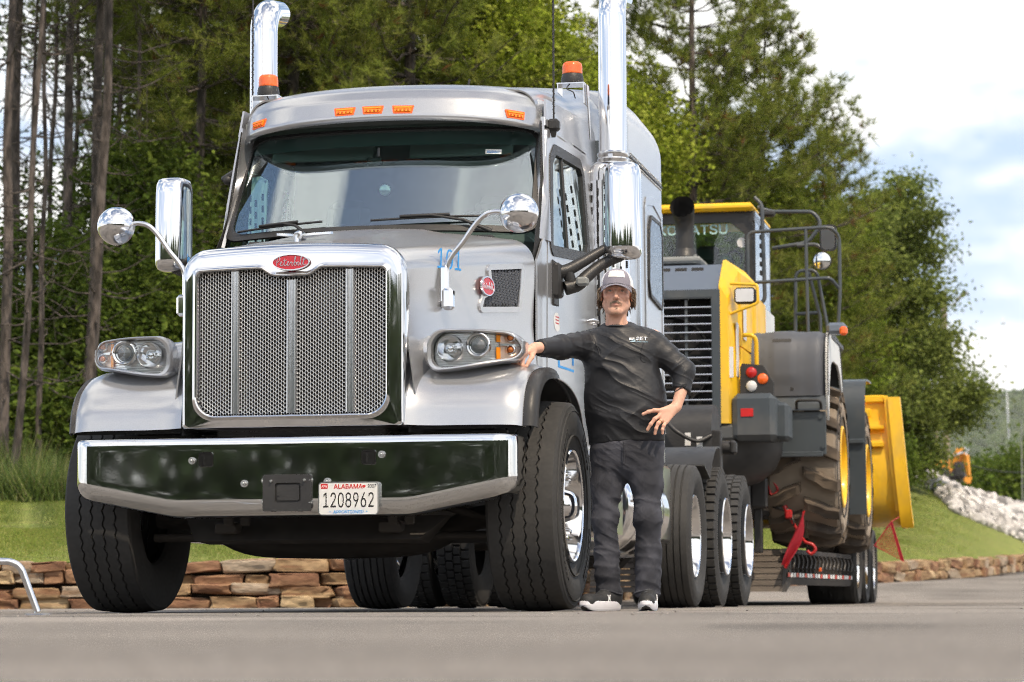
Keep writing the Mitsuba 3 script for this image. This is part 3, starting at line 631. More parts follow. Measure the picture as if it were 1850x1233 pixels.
# licence plate
LP = part(TK, 'license_plate', ext(rrect(.165, .488, .478, .657, .02), .004, 'xz', -.9715), 'plate_white', 25, 'white licence plate with black digits under the bumper edge')
rim = rrect(.165, .488, .478, .657, .02); part(LP, 'plate_frame', ext(rim.difference(rim.buffer(-.005)), .003, 'xz', -.9735), 'alu', 25)
def plate_txt(s, h, x, z, m, bold=False, width=None, name='lettering'):
    part(LP, name, text(s, h, .0012, (x, -.9716, z), (1, 0, 0), (0, 0, 1), bold, width=width), m, False)
plate_txt('1208962', .074, .3215, .565, 'black_print', False, .262)
plate_txt('ALABAMA', .022, .320, .633, 'red_print', True, .15)
plate_txt('APPORTIONED', .015, .3215, .505, 'blue_print', True, .158)
plate_txt('2027', .016, .443, .634, 'black_print', True, .043)
part(LP, 'sticker', ext(rrect(.178, .622, .214, .647, .002), .001, 'xz', -.9726), 'red_print', False)
plate_txt('APR', .013, .196, .634, 'white_print', False, .028)
hx, hz = .402, .634
part(LP, 'heart', ext(sg.Point(hx - .004, hz).buffer(.005).union(sg.Point(hx + .004, hz).buffer(.005)).union(poly([(hx - .009, hz - .001), (hx + .009, hz - .001), (hx, hz - .012)])), .001, 'xz', -.9726), 'red_print', False)
part(LP, 'dots', cat([cyl((x, -.9716, .506), (x, -.9727, .506), .0035, 10) for x in (.226, .417)]), 'blue_print', False)

# ---- grille shell
def contour(x0, x1, z0, z1, rt, rb, n=14, dip=None, crown=0.0):
    """closed outline, always the same number of points, from the bottom left anticlockwise seen from the front"""
    pts = []
    for (cx, cz, r, a0) in ((x0 + rb, z0 + rb, rb, 180), (x1 - rb, z0 + rb, rb, 270), (x1 - rt, z1 - rt, rt, 0), (x0 + rt, z1 - rt, rt, 90)):
        arc = [(cx + r * math.cos(math.radians(a0 + t)), cz + r * math.sin(math.radians(a0 + t))) for t in np.linspace(0, 90, n)]
        pts += arc
        nxt = {180: (x1 - rb, z0), 270: (x1, z1 - rt), 0: (x0 + rt, z1), 90: (x0, z0 + rb)}[a0]
        k = 41 if a0 == 0 else 8
        for t in np.linspace(0, 1, k + 1)[1:-1]:
            pts.append((lerp(arc[-1][0], nxt[0], t), lerp(arc[-1][1], nxt[1], t)))
    p = A(pts); up = p[:, 1] > (z0 + z1) / 2
    hw = (x1 - x0) / 2; c = (x0 + x1) / 2
    p[:, 1] += np.where(up, crown * (1 - ((p[:, 0] - c) / hw) ** 2), 0)
    if dip: p[:, 1] -= np.where(up, dip[0] * sstep(dip[2], dip[1], np.abs(p[:, 0] - c)), 0)
    return p
def ring3(p, y): return np.stack([p[:, 0], np.full(len(p), y) if np.isscalar(y) else y, p[:, 1]], 1)
GX0, GX1 = -.583, .597
O = lambda d, **k: contour(GX0 + d, GX1 - d, .935 + d * .3, 1.858 - d * 2.0, max(.13 - d, .03), .02, crown=.028, **k)
I = lambda d: contour(-.495 + d, .503 - d, 1.003 + d, 1.742 - d, .03, .105 - d * .5, dip=(.042, .085, .17), crown=.012)
R = [ring3(O(0), -.70), ring3(O(0), -.85), ring3(O(.001), -.880), ring3(O(.004), -.899), ring3(O(.009), -.911), ring3(O(.016), -.919), ring3(O(.024), -.9225), ring3(O(.031), -.9233), ring3(O(.036), -.9236)]
R += [ring3(I(-.026), -.9246), ring3(I(-.02), -.9252), ring3(I(-.014), -.931), ring3(I(-.008), -.934), ring3(I(-.002), -.931), ring3(I(.002), -.922), ring3(I(.002), -.87)]
GS = part(TK, 'grille_shell', rings_mesh(A(R), False, False), 'chrome', 35)
# expanded metal screen: staggered hexagonal loops
def screen(pg, px, pz, t, y, d, plane='xz'):
    x0, z0, x1, z1 = pg.bounds; vs, fs, nv = [], [], 0
    hexa = A([(-.5, 0), (-.28, .44), (.28, .44), (.5, 0), (.28, -.44), (-.28, -.44)])
    inn = pg.buffer(-px * .15); import shapely; shapely.prepare(inn)
    for r in range(int((z1 - z0) / (pz * .5)) + 2):
        for c in range(int((x1 - x0) / (px * 1.5)) + 3):
            cx, cz = x0 + c * px * 1.56 + (r % 2) * px * .78, z0 + r * pz * .5
            if not inn.contains(sg.Point(cx, cz)): continue
            o = hexa * [px * 1.04, pz * 1.04]; i = hexa * [px * 1.04 - 2 * t * 1.3, pz * 1.04 - 2 * t]
            P = np.vstack([np.c_[o, np.full(6, .0)], np.c_[i * .97, np.full(6, -d * .2)], np.c_[i, np.full(6, d)]]) + [cx, cz, 0]
            k = np.arange(6); k2 = (k + 1) % 6
            f = np.vstack([np.c_[k, k2, k2 + 6], np.c_[k, k2 + 6, k + 6], np.c_[k + 6, k2 + 6, k2 + 12], np.c_[k + 6, k2 + 12, k + 12]]) + nv
            vs.append(P); fs.append(f); nv += 18
    v = np.vstack(vs); f = np.vstack(fs)
    v3 = np.stack([v[:, 0], y + v[:, 2], v[:, 1]], 1)
    return v3, f
op = sg.Polygon(I(.0)).buffer(0)
v3, f = screen(op, .0180, .0205, .0019, -.894, .005)
k = part(GS, 'grille_mesh', mesh(v3, f), 'screen_metal', False); labels[k] = {'kind': 'stuff'}
part(GS, 'grille_backing', ext(op.buffer(.004), .01, 'xz', -.87), 'dark_inside', False)
for x0, x1, zt in ((-.3195, -.272, 1.745), (-.0265, .0325, 1.694), (.288, .336, 1.742)):
    w = (x1 - x0)
    bar = rings_mesh(A([[(x0 + a * w, y, z) for a, y in ((0, -.888), (.02, -.905), (.12, -.915), (.2, -.917), (.26, -.908), (.5, -.906), (.74, -.908), (.8, -.917), (.88, -.915), (.98, -.905), (1, -.888))] for z in (1.012, 1.03, zt - .02, zt)]), True, True)
    part(GS, 'grille_bar', bar, 'alu', 30)
# oval badge with script lettering
def script(strokes, o, ux, uz, s, r):
    ux, uz = A(ux, float), A(uz, float)
    return cat([tube(A([A(o) + ux * (x * s) + uz * (z * s) for x, z in smooth_path(st, 5)]), r, 6) for st in strokes])
PB = [[(0, -.3), (.25, .9), (.4, 2.0)], [(-.1, 1.5), (.3, 2.15), (.9, 2.1), (.95, 1.5), (.5, 1.05), (.15, 1.0)],
      [(.9, .45), (1.3, .75), (1.45, 1.0), (1.2, 1.1), (1.05, .55), (1.25, .15), (1.7, .3), (2.0, .9), (2.2, 1.8)], [(2.2, 1.8), (2.05, .5), (2.25, .1), (2.6, .4)], [(1.75, 1.35), (2.6, 1.45)],
      [(2.6, .4), (2.95, .75), (3.05, 1.0), (2.85, 1.1), (2.7, .55), (2.9, .15), (3.3, .35)], [(3.3, .35), (3.5, 1.0), (3.55, .8), (3.85, .95), (3.8, .3), (4.0, .15), (4.25, .5)],
      [(4.25, .5), (4.75, 1.9), (4.6, 2.1), (4.5, 1.5), (4.45, .2), (4.8, .15), (4.95, .6), (4.7, .9), (4.5, .7)], [(5.0, .6), (5.3, .95), (5.25, .3), (5.45, .1), (5.7, .5)], [(5.42, 1.35), (5.46, 1.42)],
      [(5.7, .5), (6.15, 1.9), (6.0, 2.1), (5.9, 1.4), (5.9, .3), (6.15, .1), (6.45, .5)], [(6.45, .5), (6.8, 1.9)], [(6.8, 1.9), (6.6, .4), (6.85, .1), (7.2, .4)], [(6.35, 1.35), (7.3, 1.5)]]
def oval_badge(par, c, a, b, fn):
    e = sa.scale(sg.Point(0, 0).buffer(1, quad_segs=20), a, b); e2 = sa.scale(sg.Point(0, 0).buffer(1, quad_segs=20), a - .006, b - .006)
    bd = part(par, 'badge', fn(ext(e.difference(e2), .010, 'xz', -.010)), 'chrome_clean', 30, 'red oval maker badge with chrome script')
    part(bd, 'badge_face', fn(ext(e2, .006, 'xz', -.006)), 'red_badge', False)
    s = a * 1.62 / 7.3
    part(bd, 'badge_script', fn(script(PB, (-3.55 * s, -.0075, -1.0 * s), (1, 0, .02), (0, 0, 1), s, max(.0016, a * .018))), 'chrome_clean', True)
    return bd
oval_badge(GS, None, .1, .043, lambda m: moved(m, (.0075, -.932, 1.7815)))

# ---- hood
HY0, HY1 = -.84, .70
def hood_w(y): return .588 + .372 * np.clip((np.asarray(y, float) + .86) / 1.56, 0, 1.4) ** .92
def hood_ring(y):
    t = np.clip((y + .86) / 1.56, 0, 1); w = float(hood_w(y)); zt = lerp(1.848, 2.085, t ** .95); r = lerp(.115, .155, t); cr = lerp(.03, .065, t)
    pts = []
    for z in np.linspace(1.02, zt - r, 9)[:-1]:
        fl = .045 * (1 - sstep(1.02, 1.5, z)) - .012 * math.exp(-((z - 1.62) / .14) ** 2)
        pts.append((w + fl, z))
    for a in np.linspace(0, math.pi / 2, 10): pts.append((w - r + r * math.cos(a), zt - r + r * math.sin(a)))
    for x in np.linspace(w - r, 0, 14)[1:]:
        q = x / (w - r); b = .016 * sstep(.52, .40, q)
        pts.append((x, zt + cr * (1 - q * q) + b))
    pts = pts + [(-x, z) for x, z in pts[-2::-1]]
    return [(x, y, z) for x, z in pts]
HO = part(TK, 'hood', slab(A([hood_ring(y) for y in np.linspace(HY0, HY1, 26)]), -.008), 'paint_silver', 35)
def hood_side(u, v, w, s=1):
    y, z = np.asarray(u, float), np.asarray(v, float)
    fl = .045 * (1 - sstep(1.02, 1.5, z)) - .012 * np.exp(-((z - 1.62) / .14) ** 2)
    return np.stack([s * (hood_w(y) + fl + w), y, z], 1)
# hood ornament
og = cat(tube(smooth_path([(0, -.80, 1.895), (0, -.79, 1.932), (0, -.74, 1.948), (0, -.66, 1.945)], 4), [.012] * 4 + [.024] * 4 + [.022] * 4 + [.008], 10),
         slab(A([[(-.145, -.67, 1.970), (-.07, -.74, 1.957), (0, -.76, 1.948), (.07, -.74, 1.957), (.145, -.67, 1.970)], [(-.15, -.645, 1.972), (-.07, -.66, 1.96), (0, -.67, 1.95), (.07, -.66, 1.96), (.15, -.645, 1.972)]]), .012))
part(HO, 'hood_ornament', og, 'alu', 40)
# side air intake with its round badge, painted number
for s in (1, -1):
    vp = poly([(.10, 1.835), (.49, 1.885), (.475, 1.68), (.02, 1.635), (.04, 1.675), (.10, 1.70), (.13, 1.75)])
    ring = vp.buffer(.035, quad_segs=6).difference(vp.buffer(.004))
    fn = lambda u, v, w, s=s: hood_side(u, v, w, s)
    V = part(HO, 'air_intake', conform(ring, fn, .012, 14, 10), 'paint_silver', 35)
    part(V, 'intake_backing', conform(vp.buffer(.006), fn, .003, 12, 8), 'dark_inside', False)
    sv, sf = screen(vp, .0235, .028, .0034, 0, .004)
    q = fn(sv[:, 0], sv[:, 2], 0.007 - sv[:, 1]); k = part(V, 'intake_mesh', mesh(q, sf), 'fender_grey', False)
    labels[k] = {'kind': 'stuff'}
    c = hood_side(A([.04]), A([1.745]), .0, s)[0]
    tn = hood_side(A([.07]), A([1.745]), .0, s)[0] - c; tn /= np.linalg.norm(tn)
    Mx = np.eye(4); Mx[:3, 0] = tn * s; Mx[:3, 2] = (0, 0, 1); Mx[:3, 1] = -np.cross(Mx[:3, 0], Mx[:3, 2]); Mx[:3, 3] = c + [s * .016, 0, 0]
    oval_badge(HO, None, .083, .053, lambda m, Mx=Mx: m.copy().apply_transform(Mx))
    d = text('101', .105, .0015, (0, 0, 0), (1, 0, 0), (0, 0, 1), False, width=.27)
    dv = np.array(d.vertices); yy = -.385 + dv[:, 0] * s; zz = 1.842 + dv[:, 2] + .05 * dv[:, 0]
    part(HO, 'number', mesh(hood_side(yy, zz, .0018 - dv[:, 1] , s), d.faces), 'blue_print', False)
part(TK, 'windshield_cowl', box2((-.72, .70, 1.95), (.72, .80, 2.115), .01), 'black_plastic')

# ---- front fenders
FA = smooth_path([(-.865, .938), (-.835, 1.06), (-.74, 1.18), (-.55, 1.265), (-.22, 1.30), (.15, 1.29), (.45, 1.23), (.64, 1.11), (.72, .94)], 5)
def fender(s):
    t = np.gradient(FA, axis=0); t /= np.linalg.norm(t, axis=1, keepdims=True); n = np.stack([-t[:, 1], t[:, 0]], 1)
    st = [(.585, .03), (.61, .022), (.66, .010), (.74, .003), (.85, 0), (.98, 0), (1.08, -.003), (1.13, -.010), (1.165, -.022), (1.187, -.040), (1.197, -.060)]
    return [[(s * x, FA[i, 0] + n[i, 0] * o, FA[i, 1] + n[i, 1] * o) for x, o in st] for i in range(len(FA))], n
for s in (1, -1):
    P, n = fender(s)
    m = slab(A(P) if s > 0 else A(P)[:, ::-1], -.006)
    FE = part(TK, 'front_fender', m, 'paint_silver', 40)
    st = [(1.185, -.046), (1.20, -.036), (1.222, -.034), (1.240, -.042), (1.250, -.058), (1.252, -.085)]
    nf = int(len(FA) * .62); tw = lambda i: float(1 - .75 * sstep(nf * .75, nf, i)) * (1 if s > 0 else .45)
    Q = A([[(s * (1.185 + (x - 1.185) * tw(i)), FA[i, 0] + n[i, 0] * o, FA[i, 1] + n[i, 1] * o) for x, o in st] for i in range(nf)])
    Q2 = A([[(s * (1.19 + .055 * w), FA[i, 0] + n[i, 0] * (-.055 - .03 * w), FA[i, 1] + n[i, 1] * (-.055 - .03 * w)) for w in np.linspace(0, 1 if s > 0 else .5, 6)] for i in range(nf - 7, len(FA))])
    part(FE, 'fender_lip', slab(Q2 if s > 0 else Q2[:, ::-1], -.006), 'paint_silver', 40)
    part(FE, 'fender_trim', slab(Q if s > 0 else Q[:, ::-1], -.008), 'black_plastic', 40)
    inner = A([[(s * x, FA[i, 0] + n[i, 0] * -.07, FA[i, 1] + n[i, 1] * -.07) for x in (.6, .9, 1.19)] for i in range(len(FA))])
    part(FE, 'wheel_arch_liner', cat(slab(inner, -.004), ext(poly([tuple(q) for q in FA * [.97, .97]]), .01, 'yz', s * .6)), 'black_matte', 40)

# ---- headlamps
def pod_ring(y, d, ex=.022):
    c = contour(.70 + d - ex, 1.158 - d, 1.225 + d - ex * .25, 1.435 - d + ex * .15, .085, .06)
    x = c[:, 0]; sh = sstep(.70, 1.16, x); z = c[:, 1] + .0
    z = np.where(c[:, 1] < 1.33, z + .055 * sh ** 1.3, z - .012 * sh ** 2)
    yy = y + .16 * np.clip((x - .86) / .30, 0, 1) ** 2.0
    return np.stack([x, yy, z], 1)
def pod_front(x): return .16 * np.clip((np.asarray(x) - .86) / .30, 0, 1) ** 2.0
for s in (1, -1):
    fx = (lambda m: m) if s > 0 else mirx
    R = [pod_ring(-.44, .06), pod_ring(-.50, .035), pod_ring(-.58, .012), pod_ring(-.68, .0), pod_ring(-.755, .0), pod_ring(-.775, .004), pod_ring(-.785, .009), pod_ring(-.783, .012, .008), pod_ring(-.752, .016, .004)]
    HL = part(TK, 'headlight', fx(rings_mesh(A(R), True, False)), 'paint_silver', 35)
    arm = rings_mesh(A([[(x, -.60 + .105 * math.cos(a) * k, 1.325 + .100 * math.sin(a) * k) for a in np.linspace(0, 2 * math.pi, 20, endpoint=False)] for x, k in ((.585, 1.0), (.66, .97), (.72, .93))]), True, True)
    part(HL, 'headlight_arm', fx(arm), 'paint_silver', 40)
    part(HL, 'headlight_arm_cap', fx(rings_mesh(A([[(x, -.60 + .105 * math.cos(a) * k, 1.325 + .095 * math.sin(a) * k) for a in np.linspace(0, 2 * math.pi, 20, endpoint=False)] for x, k in ((.575, 1.25), (.600, 1.25), (.606, 1.18))]), True, True)), 'paint_silver', 40)
    fr = lambda u, v, w: np.stack([u, -.775 + pod_front(u) - w, v], 1)
    c = pod_ring(-.78, .015, .004); lens = poly(c[:, [0, 2]]).buffer(0)
    part(HL, 'headlight_bowl', fx(conform(lens, lambda u, v, w: fr(u, v, w - .055), .004, 16, 8)), 'bowl_silver', 30)
    # horizontal ribs of the reflector
    ribs = []
    for z in np.arange(1.245, 1.43, .0125):
        seg = lens.buffer(-.006).intersection(sg.box(.70, z, 1.03, z + .006))
        if not seg.is_empty: ribs.append(conform(seg, lambda u, v, w: fr(u, v, w - .050), .007, 8, 1))
    part(HL, 'reflector_ribs', fx(cat(ribs)), 'alu', False)
    lx, lz = .800, 1.338      # high beam reflector
    oy = float(-.775 + pod_front(lx))
    prof = [(.066, -.012), (.070, -.004), (.064, -.004), (.060, .004), (.048, .022), (.030, .036), (.016, .042), (.016, .020), (.012, .012), (.0005, .010)]
    part(HL, 'high_beam', fx(moved(lathe([(r, y) for r, y in prof], 36, 'y'), (lx, oy + .008, lz))), 'alu_polish', 25)
    px_, pz = .945, 1.352
    oy = float(-.775 + pod_front(px_))
    part(HL, 'projector_ring', fx(moved(lathe([(.064, .02), (.064, -.008), (.058, -.012), (.050, -.006), (.046, .006), (.040, .008)], 36, 'y'), (px_, oy + .008, pz))), 'chrome_clean', 25)
    part(HL, 'projector_lens', fx(moved(lathe([(.042, .012), (.040, .002), (.034, -.006), (.022, -.012), (.0005, -.015)], 30, 'y'), (px_, oy + .008, pz))), 'glass_bead', True)
    for z in (1.325, 1.388):
        part(HL, 'turn_lamp', fx(moved(lathe([(.014, .012), (.013, -.002), (.008, -.007), (.0005, -.009)], 20, 'y'), (1.095, -.775 + float(pod_front(1.095)) + .012, z + .008))), 'amber_dim', True)
        part(HL, 'turn_lamp_ring', fx(moved(lathe([(.024, .014), (.024, -.002), (.019, -.006), (.015, .01)], 20, 'y'), (1.095, -.775 + float(pod_front(1.095)) + .012, z + .008))), 'alu', 25)
    part(HL, 'turn_bowl', fx(conform(lens.buffer(-.003).intersection(sg.box(1.04, 1.2, 1.2, 1.5)), lambda u, v, w: fr(u, v, w - .046), .003, 5, 6)), 'peach_bowl', True)
    seg = lens.buffer(-.004).intersection(sg.box(1.026, 1.2, 1.044, 1.45)).difference(sg.box(1.0, 1.345, 1.1, 1.372))
    part(HL, 'side_reflector', fx(conform(seg, lambda u, v, w: fr(u, v, w - .04), .006, 2, 6)), 'amber_lens', False)
    seg = lens.buffer(-.004).intersection(sg.box(1.046, 1.352, 1.2, 1.364))
    part(HL, 'lamp_divider', fx(conform(seg, lambda u, v, w: fr(u, v, w - .035), .012, 6, 1)), 'alu', False)
    part(HL, 'headlight_lens', fx(conform(lens, lambda u, v, w: fr(u, v, .006 + w), 0, 16, 8)), 'pane_clear', True)

# ---- ball mirrors on the hood
for s in (1, -1):
    fx = (lambda m: m) if s > 0 else mirx
    c = A((1.10, -.46, 2.065))
    sph = lathe([(.0005, -.102), (.03, -.098), (.058, -.084), (.082, -.06), (.098, -.028), (.1035, 0), (.1035, .012), (.100, .02), (.088, .022)], 48, 'y')
    HM = part(TK, 'hood_mirror', fx(moved(sph, c)), 'chrome_clean', True, 'round chrome hood mirror on a bent arm')
    part(HM, 'mirror_glass', fx(moved(lathe([(.0005, .03), (.05, .028), (.097, .02)], 32, 'y'), c)), 'mirror_glass', True)
    arm = smooth_path([(.715, -.46, 1.64), (.716, -.46, 1.79), (.742, -.46, 1.85), (.80, -.46, 1.92), (.865, -.46, 2.01), (.915, -.46, 2.058), (.965, -.46, 2.075), (1.02, -.462, 2.072)], 6)
    part(HM, 'mirror_arm', fx(tube(arm, .0135, 12)), 'alu', True)
    part(HM, 'mirror_base', fx(cat(box((.722, -.46, 1.625), (.062, .075, .115), .016), box((.70, -.46, 1.70), (.045, .05, .20), .012))), 'chrome_clean', 30)
# ---- cab body
def ws(u, v, w):
    """windshield surface: u across (-1..1), v up (0..1)"""
    u, v = np.asarray(u, float), np.asarray(v, float)
    x = u * (.925 - .035 * v); y = .735 + .42 * v + .20 * np.abs(u) ** 2.3 - w
    z = 2.145 + .665 * v + .012 * (1 - u * u) * (1 - v) + w * .5
    return np.stack([x, y, z], 1)
def side_x(y, z):
    y, z = np.asarray(y, float), np.asarray(z, float)
    return .955 + .085 * np.clip((y - .9) / 1.7, 0, 1) ** .8 - .055 * np.clip((z - 2.05) / .75, 0, 1.4)
def side(u, v, w, s=1): return np.stack([s * (side_x(u, v) + w), np.asarray(u, float), np.asarray(v, float)], 1)
CB = part(TK, 'cab', cat(
    # core behind the panels: rear wall, floor and the roof's underside
    box2((-1.03, 2.60, 1.0), (1.03, 2.66, 2.95)), box2((-.95, .80, .98), (.95, 2.6, 1.04)), box2((-.90, 1.25, 2.86), (.90, 2.62, 2.90))), 'dash_grey', False)
wr = rrect(-1.0, 0.0, 1.0, 1.0, .10); wi = rrect(-.965, .045, .965, .985, .11)
part(CB, 'windshield_gasket', conform(wr.buffer(.012).difference(wi), ws, .014, 40, 20), 'black_plastic', 40)
part(CB, 'windshield', conform(wi.buffer(.02), lambda u, v, w: ws(u, v, .004 + w), 0, 40, 16), 'pane_tinted', True)
part(CB, 'windshield_sticker', cat(conform(sg.box(.655, .745, .755, .79), lambda u, v, w: ws(u, v, .006 + w), .001, 4, 2)), 'plate_white', False)
part(CB, 'sticker_print', cat([conform(sg.box(.665, .770 - k * .009, .745 - .02 * (k % 2), .774 - k * .009), lambda u, v, w: ws(u, v, .0072 + w), .0005, 2, 1) for k in range(3)]), 'blue_print', False)
part(CB, 'header_band', conform(rrect(-.97, .86, .97, .99, .02), lambda u, v, w: ws(u, v, -.012 + w), .002, 30, 3), 'header_tint', True)
for s in (1, -1):
    # A pillar: from the windshield's edge round to the door
    rows = []
    for t in np.linspace(-.06, 1.08, 14):
        a = ws([.992], [t], 0.006)[0]; z = a[2]; yd = 1.06 + .13 * t
        b = side([yd], [z], .006)[0]
        rows.append([(s * lerp(a[0], b[0], sstep(0, 1, q) ** .55 if q < 1 else 1), lerp(a[1], b[1], q), z) for q in np.linspace(0, 1, 9)])
    part(CB, 'pillar', slab(A(rows) if s > 0 else A(rows)[:, ::-1], -.02), 'paint_silver', 45)
    fs = lambda u, v, w, s=s: side(u, v, w, s)
    # cowl side panel between the hood and the door
    cow = poly([(.712, 1.0), (.955, 1.0), (.985, 1.96), (1.0, 2.14), (.90, 2.09), (.712, 1.97)])
    part(CB, 'cowl_panel', conform(cow, lambda u, v, w, s=s: np.stack([s * (lerp(hood_w(np.minimum(u, .7)) - .0, side_x(u, v), sstep(.7, .95, u)) + w), u, v], 1), .012, 10, 16), 'paint_silver', 35)
    door = poly([(.965, .98), (2.22, .98), (2.26, 2.0), (2.24, 2.80), (1.22, 2.80), (1.08, 2.42), (.995, 2.0)]).buffer(-.02).buffer(.02)
    win = poly([(1.075, 2.06), (2.03, 2.13), (2.10, 2.20), (2.10, 2.66), (2.04, 2.715), (1.36, 2.70), (1.24, 2.62)]).buffer(-.04).buffer(.04)
    D = part(CB, 'door', conform(door.difference(win), fs, .016, 20, 26), 'paint_silver', 35)
    part(D, 'window_frame', conform(win.buffer(.028).difference(win.buffer(-.035)), lambda u, v, w, s=s: side(u, v, w - .006, s), .028, 16, 12), 'black_plastic', 35)
    part(D, 'window', conform(win.buffer(-.02), lambda u, v, w, s=s: side(u, v, w + .006, s), 0, 12, 8), 'pane_tinted', True)
    part(D, 'vent_bar', fxm(tube(side(A([1.52, 1.55]), A([2.07, 2.71]), .008), .012, 6), s), 'black_plastic', 30)
    hd = tube(smooth_path(side(A([2.0, 2.01, 2.08, 2.15, 2.16]), A([1.74, 1.75, 1.752, 1.75, 1.74]), 0.018) + A([(0, 0, 0), (.03, 0, 0), (.035, 0, 0), (.03, 0, 0), (0, 0, 0)]), 4), .012, 8)
    part(D, 'door_handle', fxm(hd, s), 'chrome_clean', True)
    rear = poly([(2.28, .98), (2.66, .98), (2.66, 2.95), (2.26, 2.86), (2.28, 2.0)]); rw = rrect(2.35, 2.15, 2.56, 2.68, .05)
    part(CB, 'rear_panel', conform(rear.difference(rw), fs, .012, 8, 26), 'paint_silver', 35)
    part(CB, 'rear_window', conform(rw.buffer(.01), fs, .006, 4, 6), 'glass_black', 25)
    part(CB, 'seam_filler', conform(poly([(.70, .97), (2.7, .97), (2.7, 2.84), (1.18, 2.84), (1.0, 2.3), (.72, 2.0)]).difference(win.buffer(.02)), lambda u, v, w, s=s: side(u, v, w - .012, s), .004, 14, 14), 'black_matte', False)
    # roof line over the door
    top = poly([(1.20, 2.815), (2.66, 2.815), (2.66, 3.05), (1.26, 2.98)])
    part(CB, 'roof_side', conform(top, fs, .012, 14, 6), 'paint_silver', 35)
    part(CB, 'step_skirt', fxm(box2((.80, .78, .56), (1.10, 2.05, .97), .02), s), 'paint_silver', 30)
    part(CB, 'step', fxm(cat(box2((1.0, .85, .40), (1.16, 1.75, .44), .008), box2((1.05, .85, .70), (1.17, 1.75, .735), .008)), s), 'alu', 25)
part(CB, 'door_sticker', conform(sg.Point(1.20, 1.66).buffer(.055), lambda u, v, w: side(1.2 + (u - 1.2) * 1.4, v, .0165 + w, 1), .0012, 8, 8), 'plate_white', False)
part(CB, 'door_sticker_print', cat([conform(sg.box(1.165, 1.685 - k * .018, 1.235, 1.692 - k * .018), lambda u, v, w: side(1.2 + (u - 1.2) * 1.2, v, .018 + w, 1), .0006, 2, 1) for k in range(3)]), 'red_print', False)
E1 = sg.box(1.22, 1.565, 1.62, 1.58).union(sg.box(1.22, 1.40, 1.26, 1.58)).union(sg.box(1.58, 1.44, 1.62, 1.58)).union(sg.box(1.22, 1.40, 1.62, 1.415))
part(CB, 'door_lettering', conform(E1, lambda u, v, w: side(u, v, .0165 + w, 1), .0014, 10, 6), 'blue_print', False)
# inside the cab
part(CB, 'dashboard', cat(box2((-.88, 1.05, 1.9), (.88, 1.42, 2.165), .05), box2((.22, 1.2, 2.12), (.68, 1.42, 2.25), .04)), 'dash_grey', 35)
part(CB, 'steering_wheel', moved(cat(tube(A([(.21 * math.cos(a), 0, .21 * math.sin(a)) for a in np.linspace(0, 2 * math.pi, 33)]), .015, 8), box((0, 0, 0), (.38, .03, .05), .01), box((0, 0, -.1), (.05, .03, .18), .01)), (.45, 1.48, 2.2), ([1, 0, 0], -38)), 'black_plastic', 35)
for s in (-1, 1):
    st = cat(box((0, .0, 1.95), (.5, .14, .75), .06), box((0, -.02, 2.43), (.27, .11, .2), .05), box((0, -.25, 1.6), (.5, .5, .14), .05))
    part(CB, 'seat', moved(st, (.47 * s, 2.05, 0)), 'dash_grey', 35)
    part(CB, 'sun_flap', moved(box((0, 0, 0), (.62, .02, .17), .006), (.42 * s, 1.26, 2.73), ([1, 0, 0], -25)), 'interior_light', 30)
part(CB, 'dash_camera', cat(box((-.06, 1.06, 2.615), (.09, .04, .045), .008), cyl((-.03, 1.05, 2.69), (-.03, 1.05, 2.64), .01, 8)), 'black_gloss', 30)
part(CB, 'cab_curtain', box2((-.95, 2.50, 1.2), (.95, 2.54, 2.85)), 'dash_grey')
part(CB, 'round_dash_mirror', moved(lathe([(.034, 0), (.034, -.01), (.028, -.014), (.0005, -.015)], 24, 'y'), (.01, 1.04, 2.44)), 'chrome_clean', True)
# wipers
for x0, x1, px_ in ((-.80, -.28, -.36), (.0, .60, .66)):
    bl = ws(np.linspace(x0, x1, 12) / .885, np.linspace(.055, .085, 12) if x0 < -.5 else np.linspace(.075, .115, 12), .03)
    W_ = part(CB, 'wiper_blade', cat(tube(bl, .007, 6), tube(bl[3:9] + [0, -.012, .012], .009, 6)), 'black_plastic', True)
    mid = bl[6] + [0, -.015, .012]
    part(W_, 'wiper_arm', tube(A([mid, mid + (ws([px_ / .885], [-.02], .03)[0] - mid) * .55 + [0, 0, .02], ws([px_ / .885], [-.03], .035)[0]]), [.006, .009, .013], 8), 'black_plastic', True)

# ---- brow over the windshield
def brow(u, v, w):
    """u: -1 (left) .. 1 (right) across the front, v: 0 bottom .. 1 top"""
    u, v = np.asarray(u, float), np.asarray(v, float)
    n = 4.6; c = np.sin(u * math.pi / 2)
    k = np.interp(v, [0, .04, .10, .45, .62, .76, .88, 1.0], [.975, .995, 1.0, .985, .965, .90, .80, .62])
    X = .955 * c; yb = (1 - np.minimum(np.abs(c), 1) ** n) ** (1 / n)
    back = np.interp(v, [0, .04, .10, .45, .62, .76, .88, 1.0], [.03, .01, 0, .035, .085, .20, .40, .80])
    x = X * lerp(1, k, .75); y = 1.95 - 1.03 * yb + back * yb + .10 * (X / .955) ** 2 * yb
    zc = np.interp(v, [0, .04, .10, .45, .62, .76, .88, 1.0], [2.795, 2.785, 2.800, 2.915, 2.975, 3.025, 3.060, 3.095])
    z = zc + .055 * (1 - (X / .955) ** 2) * lerp(1.0, .55, v)
    return np.stack([x, y, z], -1)
vv = np.concatenate([[0, .02, .04, .07, .10], np.linspace(.15, 1, 24)])
U, V_ = np.meshgrid(np.linspace(-1, 1, 70), vv, indexing='ij')
BR = part(TK, 'sun_visor', slab(brow(U, V_, 0), .01), 'paint_silver', 40)
